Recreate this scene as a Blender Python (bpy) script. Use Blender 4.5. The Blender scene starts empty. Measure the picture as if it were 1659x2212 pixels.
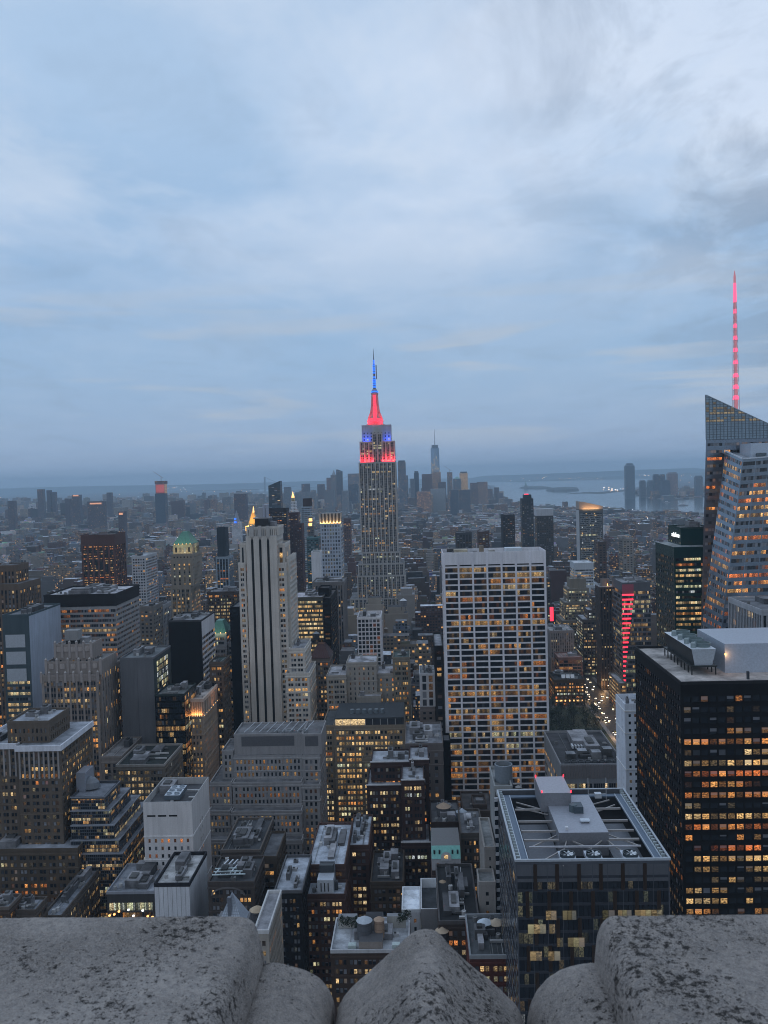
import bpy, math, random
from mathutils import Vector, Matrix
R = math.radians
rnd = random.Random(7)
C = bpy.context.scene.collection
sc = bpy.context.scene

# ------------------------------------------------------------------ camera
CAMZ = 260.0; FPX = 1850.0; PW = 1659.0; PH = 2212.0
YAW, PITCH, ROLL = R(2.18), R(-2.41), R(1.62)
fw_ = Vector((-math.sin(YAW)*math.cos(PITCH), math.cos(YAW)*math.cos(PITCH), math.sin(PITCH)))
r0 = fw_.cross(Vector((0,0,1))).normalized(); u0 = r0.cross(fw_)
RT = r0*math.cos(ROLL) - u0*math.sin(ROLL); UP = r0*math.sin(ROLL) + u0*math.cos(ROLL)
cam_d = bpy.data.cameras.new('camera'); cam = bpy.data.objects.new('camera', cam_d); C.objects.link(cam)
cam.matrix_world = Matrix(((RT.x,UP.x,-fw_.x,0),(RT.y,UP.y,-fw_.y,0),(RT.z,UP.z,-fw_.z,CAMZ),(0,0,0,1)))
cam_d.sensor_fit = 'VERTICAL'; cam_d.sensor_height = 36; cam_d.lens = 36*FPX/PH
cam_d.clip_start = 0.05; cam_d.clip_end = 90000
cam_d.dof.use_dof = True; cam_d.dof.focus_distance = 900; cam_d.dof.aperture_fstop = 13
sc.camera = cam

def at(px, py, Y):
    """world point on the plane y=Y seen at photo point (px,py) of the 1659 wide frame"""
    d = fw_ + RT*((px-PW/2)/FPX) - UP*((py-PH/2)/FPX)
    t = Y/d.y
    return Vector((d.x*t, Y, CAMZ+d.z*t))
def gnd(px, py, z=0.0):
    d = fw_ + RT*((px-PW/2)/FPX) - UP*((py-PH/2)/FPX)
    t = (z-CAMZ)/min(d.z,-1e-4)
    return Vector((d.x*t, d.y*t, z))
def proj(x, y, z):
    v = Vector((x,y,z-CAMZ)); k = v.dot(fw_)
    if k < .1: return None
    return (PW/2+FPX*v.dot(RT)/k, PH/2-FPX*v.dot(UP)/k)

# ------------------------------------------------------------------ world
W = bpy.data.worlds.new("World"); sc.world = W; W.use_nodes = True
nt = W.node_tree; N = nt.nodes; L = nt.links
for n in list(N): N.remove(n)
SUN_EL, SUN_AZ = R(14), R(215)
def node(nt, t, **k):
    n = nt.nodes.new(t)
    for a, b in k.items():
        if a == 'i':
            for q, v in b.items(): n.inputs[q].default_value = v
        else: setattr(n, a, b)
    return n
def mth(nt, op, a, b=None, c=None, clamp=False):
    n = nt.nodes.new('ShaderNodeMath'); n.operation = op; n.use_clamp = clamp
    for i, v in enumerate((a, b, c)):
        if v is None: continue
        if isinstance(v, (int, float)): n.inputs[i].default_value = v
        else: nt.links.new(v, n.inputs[i])
    return n.outputs[0]
def mixc(nt, f, a, b, mode='MIX'):
    n = nt.nodes.new('ShaderNodeMix'); n.data_type = 'RGBA'; n.blend_type = mode
    for s, v in ((n.inputs[0], f), (n.inputs[6], a), (n.inputs[7], b)):
        if isinstance(v, (int, float)): s.default_value = v
        elif isinstance(v, tuple): s.default_value = (*v[:3], 1)
        else: nt.links.new(v, s)
    return n.outputs[2]
def ramp(nt, f, pts, interp='LINEAR'):
    n = nt.nodes.new('ShaderNodeValToRGB'); cr = n.color_ramp; cr.interpolation = interp
    while len(cr.elements) < len(pts): cr.elements.new(.5)
    for e, (p, c) in zip(cr.elements, pts):
        e.position = p; e.color = (*c, 1) if isinstance(c, tuple) else (c, c, c, 1)
    nt.links.new(f, n.inputs[0]); return n.outputs[0]
tc = node(nt, 'ShaderNodeTexCoord')
sep = node(nt, 'ShaderNodeSeparateXYZ'); L.new(tc.outputs['Generated'], sep.inputs[0])
z = sep.outputs[2]
zz = mth(nt, 'ADD', mth(nt, 'MAXIMUM', z, 0.0), 0.10)
cx = mth(nt, 'DIVIDE', sep.outputs[0], zz); cy = mth(nt, 'DIVIDE', sep.outputs[1], zz)
comb = node(nt, 'ShaderNodeCombineXYZ'); L.new(cx, comb.inputs[0]); L.new(cy, comb.inputs[1])
def wn(scale, detail, rough, dist, loc=(0,0,0), sca=(1,1,1), rot=0):
    m = node(nt, 'ShaderNodeMapping'); L.new(comb.outputs[0], m.inputs[0])
    m.inputs[1].default_value = loc; m.inputs[3].default_value = sca; m.inputs[2].default_value = (0,0,rot)
    n = node(nt, 'ShaderNodeTexNoise', i={'Scale': scale, 'Detail': detail, 'Roughness': rough, 'Distortion': dist*.55})
    L.new(m.outputs[0], n.inputs[0]); return n.outputs[0]
base = ramp(nt, mth(nt, 'MAXIMUM', z, 0.0), [(0.0, (.30,.42,.62)), (.05, (.315,.455,.67)), (.13, (.305,.47,.70)), (.24, (.31,.48,.72)), (.40, (.42,.58,.80)), (1.0, (.36,.50,.70))])
n1 = wn(.85, 7, .54, .45, (2.3, .4, 0), (1, .85, 1), .3)
n2 = wn(2.3, 8, .60, .7, (7.1, 3.2, 0), (1, .75, 1), .2)
n3 = wn(2.0, 8, .62, 1.0, (4.7, 9.5, 0), (1, .62, 1), -.35)
hi = ramp(nt, z, [(.02, .10), (.16, .22), (.27, .85), (.36, 1.0), (.50, .85)])
bright = mth(nt, 'MULTIPLY', ramp(nt, n1, [(.36, 0.0), (.58, 1.0)]), mth(nt, 'MULTIPLY', hi, .95))
col = mixc(nt, bright, base, mixc(nt, ramp(nt, z, [(0.0, 0.0), (.30, 1.0)]), (.33,.42,.56), (.65,.75,.915)))
col = mixc(nt, mth(nt, 'MULTIPLY', mth(nt, 'MULTIPLY', ramp(nt, n2, [(.50, 0.0), (.66, 1.0)]), hi), .32), col, (.74,.81,.92))
col = mixc(nt, mth(nt, 'MULTIPLY', ramp(nt, n2, [(.34, 1.0), (.46, 0.0)]), .22), col, (.25,.35,.50))
right = ramp(nt, mth(nt, 'ADD', mth(nt, 'MULTIPLY', sep.outputs[0], 1.5), z), [(.45, .05), (.80, 1.0)])
col = mixc(nt, mth(nt, 'MULTIPLY', mth(nt, 'MULTIPLY', ramp(nt, n3, [(.44, 0.0), (.58, 1.0)]), right), .60), col, (.22,.29,.41))
# thin streaks close to the horizon
lowm = ramp(nt, z, [(.02, 0.0), (.06, 1.0), (.15, 1.0), (.24, 0.0)])
m4 = node(nt, 'ShaderNodeMapping'); L.new(tc.outputs['Generated'], m4.inputs[0]); m4.inputs[3].default_value = (2.2, 2.2, 26)
n4 = node(nt, 'ShaderNodeTexNoise', i={'Scale': 1.3, 'Detail': 5, 'Roughness': .5, 'Distortion': .4}); L.new(m4.outputs[0], n4.inputs[0])
col = mixc(nt, mth(nt, 'MULTIPLY', mth(nt, 'MULTIPLY', ramp(nt, n4.outputs[0], [(.52, 0.0), (.62, 1.0)]), lowm), .70), col, (.46,.53,.64))
# unseen sky behind the camera, dimmed and warmed to set the facade light
rear_tint = ramp(nt, mth(nt, 'ADD', mth(nt, 'MULTIPLY', sep.outputs[1], -.85), mth(nt, 'MULTIPLY', sep.outputs[0], .25)), [(0.0, 0.0), (.8, 1.0)])
col = mixc(nt, rear_tint, col, mixc(nt, 1.0, col, (.80,.75,.70), 'MULTIPLY'))
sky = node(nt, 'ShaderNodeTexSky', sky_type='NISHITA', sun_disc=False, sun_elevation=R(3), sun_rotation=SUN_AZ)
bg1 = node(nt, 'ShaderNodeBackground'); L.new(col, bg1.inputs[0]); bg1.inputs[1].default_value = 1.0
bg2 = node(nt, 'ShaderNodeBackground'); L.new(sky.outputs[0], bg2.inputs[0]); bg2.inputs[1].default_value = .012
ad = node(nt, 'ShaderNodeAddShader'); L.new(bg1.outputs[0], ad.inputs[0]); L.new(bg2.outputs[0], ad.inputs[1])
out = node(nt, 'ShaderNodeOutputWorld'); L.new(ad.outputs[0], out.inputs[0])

sun_d = bpy.data.lights.new('sun', 'SUN'); sun_d.energy = .06; sun_d.angle = R(50); sun_d.color = (1, .93, .86)
sun = bpy.data.objects.new('sun', sun_d); C.objects.link(sun)
sdir = Vector((.5, -.85, math.tan(R(28)))).normalized()      # from behind the camera, the bright part of the evening sky
sun.rotation_euler = sdir.to_track_quat('Z', 'Y').to_euler()
sc.view_settings.view_transform = 'Standard'; sc.view_settings.look = 'None'
sc.view_settings.exposure = 0.0; sc.view_settings.gamma = 1; sc.view_settings.use_curve_mapping = False
sc.cycles.max_bounces = 5; sc.cycles.diffuse_bounces = 3; sc.cycles.glossy_bounces = 3; sc.cycles.volume_bounces = 2
sc.cycles.transparent_max_bounces = 6; sc.cycles.caustics_reflective = False; sc.cycles.caustics_refractive = False
sc.cycles.sample_clamp_indirect = 3; sc.cycles.sample_clamp_direct = 12
sc.cycles.use_denoising = True; sc.cycles.filter_width = 1.05

# ------------------------------------------------------------------ materials
def newmat(name):
    m = bpy.data.materials.new(name); m.use_nodes = True
    nt = m.node_tree; p = nt.nodes['Principled BSDF']; return m, nt, p
def noise(nt, vec, scale, detail=4, rough=.55, sca=None):
    if sca:
        mp = node(nt, 'ShaderNodeMapping'); mp.inputs[3].default_value = sca; nt.links.new(vec, mp.inputs[0]); vec = mp.outputs[0]
    n = node(nt, 'ShaderNodeTexNoise', i={'Scale': scale, 'Detail': detail, 'Roughness': rough}); nt.links.new(vec, n.inputs[0]); return n.outputs[0]
def geo(nt):
    return node(nt, 'ShaderNodeNewGeometry')
def attr(nt, name):
    return node(nt, 'ShaderNodeAttribute', attribute_name=name)

def make_masonry():
    m, nt, p = newmat('masonry')
    g = geo(nt); a = attr(nt, 'col')
    v = mth(nt, 'ADD', mth(nt, 'MULTIPLY', noise(nt, g.outputs[0], .06, 4), .40), .80)
    v2 = mth(nt, 'ADD', mth(nt, 'MULTIPLY', noise(nt, g.outputs[0], 1.0, 5, .65, (.5, .5, .035)), .62), .69)
    v3 = mth(nt, 'ADD', mth(nt, 'MULTIPLY', noise(nt, g.outputs[0], 1.6, 3), .30), .85)
    vv = mth(nt, 'MULTIPLY', mth(nt, 'MULTIPLY', v, v2), v3)
    cm = node(nt, 'ShaderNodeVectorMath', operation='SCALE'); nt.links.new(a.outputs[0], cm.inputs[0]); nt.links.new(vv, cm.inputs[3])
    nt.links.new(cm.outputs[0], p.inputs['Base Color']); p.inputs['Roughness'].default_value = .85
    p.inputs['Specular IOR Level'].default_value = .25
    return m
def make_roof():
    m, nt, p = newmat('roofing')
    g = geo(nt); a = attr(nt, 'col')
    n1 = ramp(nt, noise(nt, g.outputs[0], .10, 6, .65), [(.34, .42), (.5, .95), (.64, 1.45)])
    n2 = mth(nt, 'ADD', mth(nt, 'MULTIPLY', noise(nt, g.outputs[0], 1.1, 4), .5), .75)
    cm = node(nt, 'ShaderNodeVectorMath', operation='SCALE'); nt.links.new(a.outputs[0], cm.inputs[0]); nt.links.new(mth(nt, 'MULTIPLY', n1, n2), cm.inputs[3])
    nt.links.new(cm.outputs[0], p.inputs['Base Color']); p.inputs['Roughness'].default_value = .8
    return m
def make_metal():
    m, nt, p = newmat('painted_metal')
    g = geo(nt); a = attr(nt, 'col')
    n2 = mth(nt, 'ADD', mth(nt, 'MULTIPLY', noise(nt, g.outputs[0], 1.3, 5, .6), .6), .7)
    cm = node(nt, 'ShaderNodeVectorMath', operation='SCALE'); nt.links.new(a.outputs[0], cm.inputs[0]); nt.links.new(n2, cm.inputs[3])
    nt.links.new(cm.outputs[0], p.inputs['Base Color']); p.inputs['Roughness'].default_value = .45; p.inputs['Metallic'].default_value = .25
    return m
HUES = [(0.0, (1.0,.25,.06)), (.25, (1.0,.42,.11)), (.5, (1.0,.60,.22)), (.72, (1.0,.76,.42)), (.88, (.86,.92,.55)), (1.0, (.88,.95,1.0))]
def make_glass():
    m, nt, p = newmat('window_glass')
    a = attr(nt, 'win'); s = node(nt, 'ShaderNodeSeparateColor'); nt.links.new(a.outputs[0], s.inputs[0])
    lit, hue, seed, tint = s.outputs[0], s.outputs[1], s.outputs[2], a.outputs['Alpha']
    uv = node(nt, 'ShaderNodeUVMap', uv_map='UVMap')
    off = node(nt, 'ShaderNodeVectorMath', operation='ADD'); nt.links.new(uv.outputs[0], off.inputs[0])
    sc_ = node(nt, 'ShaderNodeCombineXYZ'); nt.links.new(mth(nt, 'MULTIPLY', seed, 97.0), sc_.inputs[0]); nt.links.new(mth(nt, 'MULTIPLY', seed, 41.0), sc_.inputs[1]); nt.links.new(sc_.outputs[0], off.inputs[1])
    inn = noise(nt, off.outputs[0], 3.2, 3, .6, (1.0, 1.6, 1))
    pat = ramp(nt, inn, [(.36, .06), (.48, .45), (.60, 1.25)])
    su = node(nt, 'ShaderNodeSeparateXYZ'); nt.links.new(uv.outputs[0], su.inputs[0])
    ceil = mth(nt, 'ADD', mth(nt, 'MULTIPLY', mth(nt, 'FRACT', su.outputs[1]), .45), .72)
    smo = mth(nt, 'MULTIPLY', tint, 2.0, clamp=True); pat = mth(nt, 'ADD', mth(nt, 'MULTIPLY', pat, mth(nt, 'SUBTRACT', 1.0, smo)), mth(nt, 'MULTIPLY', smo, .75))
    e = mth(nt, 'MULTIPLY', mth(nt, 'MULTIPLY', pat, ceil), lit)
    ec = ramp(nt, hue, HUES)
    nt.links.new(ec, p.inputs['Emission Color']); nt.links.new(mth(nt, 'MULTIPLY', e, .95), p.inputs['Emission Strength'])
    bc = mixc(nt, tint, (.012,.016,.022), (.34,.36,.40))
    nt.links.new(bc, p.inputs['Base Color']); p.inputs['Roughness'].default_value = .12
    p.inputs['Specular IOR Level'].default_value = .5
    # slightly uneven panes
    bn = node(nt, 'ShaderNodeBump', i={'Strength': .25, 'Distance': .08}); g = geo(nt)
    nt.links.new(noise(nt, g.outputs[0], .35, 2), bn.inputs['Height']); nt.links.new(bn.outputs[0], p.inputs['Normal'])
    m.cycles.emission_sampling = 'NONE'
    return m
def make_curtain():
    m, nt, p = newmat('coated_glass')
    a = attr(nt, 'col'); g = geo(nt)
    v = mth(nt, 'ADD', mth(nt, 'MULTIPLY', noise(nt, g.outputs[0], .08, 4, .6, (1, 1, .35)), .8), .6)
    cm = node(nt, 'ShaderNodeVectorMath', operation='SCALE'); nt.links.new(a.outputs[0], cm.inputs[0]); nt.links.new(v, cm.inputs[3])
    nt.links.new(cm.outputs[0], p.inputs['Base Color']); p.inputs['Roughness'].default_value = .16; p.inputs['Metallic'].default_value = .55
    bn = node(nt, 'ShaderNodeBump', i={'Strength': .35, 'Distance': .15}); nt.links.new(noise(nt, g.outputs[0], .3, 2), bn.inputs['Height']); nt.links.new(bn.outputs[0], p.inputs['Normal'])
    return m
def make_block():
    """walls of plain city blocks: storeys of windows laid out in metres on the wall itself"""
    m, nt, p = newmat('block_wall')
    g = geo(nt); a = attr(nt, 'col'); b = attr(nt, 'win')
    sb = node(nt, 'ShaderNodeSeparateColor'); nt.links.new(b.outputs[0], sb.inputs[0])
    litp, seed, sty = sb.outputs[0], sb.outputs[1], sb.outputs[2]
    sp = node(nt, 'ShaderNodeSeparateXYZ'); nt.links.new(g.outputs[0], sp.inputs[0])
    sn = node(nt, 'ShaderNodeSeparateXYZ'); nt.links.new(g.outputs['True Normal'], sn.inputs[0])
    side = mth(nt, 'GREATER_THAN', mth(nt, 'ABSOLUTE', sn.outputs[0]), .5)
    up = mth(nt, 'GREATER_THAN', sn.outputs[2], .4)
    u = mth(nt, 'ADD', mth(nt, 'MULTIPLY', sp.outputs[1], side), mth(nt, 'MULTIPLY', sp.outputs[0], mth(nt, 'SUBTRACT', 1.0, side)))
    u = mth(nt, 'ADD', mth(nt, 'DIVIDE', u, mth(nt, 'ADD', mth(nt, 'MULTIPLY', sty, 1.8), 2.6)), mth(nt, 'MULTIPLY', seed, 13.0))
    v = mth(nt, 'DIVIDE', sp.outputs[2], 3.7)
    fu, fv = mth(nt, 'FRACT', u), mth(nt, 'FRACT', v)
    wide = mth(nt, 'ADD', mth(nt, 'MULTIPLY', sty, .18), .21)
    mu = mth(nt, 'LESS_THAN', mth(nt, 'ABSOLUTE', mth(nt, 'SUBTRACT', fu, .5)), wide)
    mv = mth(nt, 'LESS_THAN', mth(nt, 'ABSOLUTE', mth(nt, 'SUBTRACT', fv, .5)), .25)
    blank = mth(nt, 'GREATER_THAN', mth(nt, 'FRACT', mth(nt, 'ADD', mth(nt, 'MULTIPLY', seed, 7.3), mth(nt, 'MULTIPLY', side, .37))), .22)
    win = mth(nt, 'MULTIPLY', mth(nt, 'MULTIPLY', mth(nt, 'MULTIPLY', mu, mv), mth(nt, 'SUBTRACT', 1.0, up)), blank)
    cid = node(nt, 'ShaderNodeCombineXYZ'); nt.links.new(mth(nt, 'FLOOR', u), cid.inputs[0]); nt.links.new(mth(nt, 'FLOOR', v), cid.inputs[1]); nt.links.new(mth(nt, 'ADD', mth(nt, 'MULTIPLY', seed, 57.0), side), cid.inputs[2])
    wnz = node(nt, 'ShaderNodeTexWhiteNoise', noise_dimensions='3D'); nt.links.new(cid.outputs[0], wnz.inputs[0])
    isl = mth(nt, 'MULTIPLY', mth(nt, 'LESS_THAN', wnz.outputs[0], litp), win)
    sr = node(nt, 'ShaderNodeSeparateColor'); nt.links.new(wnz.outputs[1], sr.inputs[0])
    v1 = mth(nt, 'ADD', mth(nt, 'MULTIPLY', noise(nt, g.outputs[0], .08, 4), .6), .7)
    v2 = ramp(nt, noise(nt, g.outputs[0], .16, 5, .65), [(.36, .62), (.5, 1.0), (.64, 1.55)])
    vs = mth(nt, 'ADD', mth(nt, 'MULTIPLY', v1, mth(nt, 'SUBTRACT', 1.0, up)), mth(nt, 'MULTIPLY', v2, up))
    cm = node(nt, 'ShaderNodeVectorMath', operation='SCALE'); nt.links.new(a.outputs[0], cm.inputs[0]); nt.links.new(vs, cm.inputs[3])
    wallc = cm.outputs[0]
    glass = mixc(nt, mth(nt, 'MULTIPLY', mth(nt, 'GREATER_THAN', sr.outputs[1], .7), .6), (.02,.025,.032), (.2,.2,.22))
    nt.links.new(mixc(nt, win, wallc, glass), p.inputs['Base Color'])
    nt.links.new(mth(nt, 'SUBTRACT', .85, mth(nt, 'MULTIPLY', win, .65)), p.inputs['Roughness'])
    nt.links.new(ramp(nt, mth(nt, 'ADD', mth(nt, 'MULTIPLY', sr.outputs[0], .65), .33), HUES), p.inputs['Emission Color'])
    nt.links.new(mth(nt, 'MULTIPLY', isl, mth(nt, 'ADD', mth(nt, 'MULTIPLY', sr.outputs[2], .9), .2)), p.inputs['Emission Strength'])
    m.cycles.emission_sampling = 'NONE'
    return m
def glowmat(name, colr, s, sample=False):
    m, nt, p = newmat(name); p.inputs['Base Color'].default_value = (*[c*.3 for c in colr], 1)
    p.inputs['Emission Color'].default_value = (*colr, 1); p.inputs['Emission Strength'].default_value = s
    m.cycles.emission_sampling = 'AUTO' if sample else 'NONE'; return m
def flat(name, c, rough=.8, metal=0):
    m, nt, p = newmat(name); g = geo(nt)
    v = mth(nt, 'ADD', mth(nt, 'MULTIPLY', noise(nt, g.outputs[0], .5, 4), .5), .75)
    cm = node(nt, 'ShaderNodeVectorMath', operation='SCALE'); cm.inputs[0].default_value = c; nt.links.new(v, cm.inputs[3])
    nt.links.new(cm.outputs[0], p.inputs['Base Color']); p.inputs['Roughness'].default_value = rough; p.inputs['Metallic'].default_value = metal
    return m
MASON, ROOF, METAL, GLASS, CURT, BLOCK = make_masonry(), make_roof(), make_metal(), make_glass(), make_curtain(), make_block()
RED, BLUE, WARM, WHITE, PINK = glowmat('red_light', (1,.03,.06), 2.6), glowmat('blue_light', (.02,.14,1), 2.2), glowmat('warm_light', (1,.5,.16), 2.6), glowmat('white_light', (.95,.97,1), 2.0), glowmat('pink_light', (1,.10,.22), 1.6)

# ------------------------------------------------------------------ mesh builder
class MB:
    def __init__(s): s.v = []; s.f = []; s.m = []; s.c = []; s.w = []; s.uv = []
    def quad(s, a, b, c, d, m=0, col=(.3,.3,.3), w=(0,0,0,0), uv=None):
        i = len(s.v); s.v += [a, b, c, d]; s.f.append((i, i+1, i+2, i+3)); s.m.append(m); s.c.append(col); s.w.append(w)
        s.uv.append(uv or (0,0,1,0,1,1,0,1))
    def poly(s, pts, m=0, col=(.3,.3,.3), w=(0,0,0,0)):
        i = len(s.v); s.v += list(pts); s.f.append(tuple(range(i, i+len(pts)))); s.m.append(m); s.c.append(col); s.w.append(w); s.uv.append((0,0)*len(pts))
    def box(s, x0, x1, y0, y1, z0, z1, m=0, col=(.3,.3,.3), w=(0,0,0,0), bottom=False, topcol=None, topm=None):
        p = [(x0,y0,z0),(x1,y0,z0),(x1,y1,z0),(x0,y1,z0),(x0,y0,z1),(x1,y0,z1),(x1,y1,z1),(x0,y1,z1)]
        for a, b, c, d in ((0,1,5,4),(1,2,6,5),(2,3,7,6),(3,0,4,7)): s.quad(p[a], p[b], p[c], p[d], m, col, w)
        s.quad(p[4], p[5], p[6], p[7], m if topm is None else topm, topcol or col, w)
        if bottom: s.quad(p[3], p[2], p[1], p[0], m, col, w)
    def beam(s, a, b, r, m=0, col=(.3,.3,.3), n=4):
        a, b = Vector(a), Vector(b); d = (b-a).normalized(); q = d.cross(Vector((0,0,1)))
        if q.length < .01: q = Vector((1,0,0))
        q.normalize(); t = d.cross(q)
        A = []; B = []
        for k in range(n):
            an = 2*math.pi*(k+.5)/n; o = (q*math.cos(an)+t*math.sin(an))*r; A.append(tuple(a+o)); B.append(tuple(b+o))
        for k in range(n):
            j = (k+1) % n; s.quad(A[k], A[j], B[j], B[k], m, col)
        s.poly(A[::-1], m, col); s.poly(B, m, col)
    def lathe(s, x, y, prof, n=16, m=0, col=(.3,.3,.3), caps=True, sx=1, sy=1):
        rings = []
        for r, z in prof: rings.append([(x+sx*r*math.cos(2*math.pi*k/n), y+sy*r*math.sin(2*math.pi*k/n), z) for k in range(n)])
        for A, B in zip(rings, rings[1:]):
            for k in range(n):
                j = (k+1) % n; s.quad(A[k], A[j], B[j], B[k], m, col)
        if caps: s.poly(rings[-1], m, col); s.poly(rings[0][::-1], m, col)
    def build(s, name, mats, parent=None, org=(0,0,0), smooth=False):
        me = bpy.data.meshes.new(name)
        ox, oy, oz = org
        me.from_pydata([(p[0]-ox, p[1]-oy, p[2]-oz) for p in s.v], [], s.f)
        for m in (mats if isinstance(mats, (list, tuple)) else [mats]): me.materials.append(m)
        me.polygons.foreach_set('material_index', s.m)
        nl = [len(f) for f in s.f]
        ca = me.color_attributes.new('col', 'FLOAT_COLOR', 'CORNER'); wa = me.color_attributes.new('win', 'FLOAT_COLOR', 'CORNER')
        cc = []; ww = []
        def cv(x): return min(.72, .92*x*(max(x, .01)/.30)**.45)
        for k, c, w in zip(nl, s.c, s.w): t_ = (c[0]+c[1]+c[2])/3+1e-6; u_ = cv(t_)/t_; cc += [c[0]*u_, c[1]*u_, c[2]*u_, 1.0]*k; ww += list(w)*k
        ca.data.foreach_set('color', cc); wa.data.foreach_set('color', ww)
        ul = me.uv_layers.new(name='UVMap'); fl = []
        for u in s.uv: fl += u
        ul.data.foreach_set('uv', fl)
        if smooth: me.polygons.foreach_set('use_smooth', [True]*len(s.f))
        o = bpy.data.objects.new(name, me); C.objects.link(o)
        if parent is not None: o.parent = parent
        else: o.location = org
        return o
def empty(name, loc, label, cat, group=None):
    o = bpy.data.objects.new(name, None); C.objects.link(o); o.location = loc
    o['label'] = label; o['category'] = cat
    if group: o['group'] = group
    return o
def tag(o, label=None, cat=None, group=None, kind=None):
    for k, v in (('label', label), ('category', cat), ('group', group), ('kind', kind)):
        if v: o[k] = v
    return o

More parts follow.
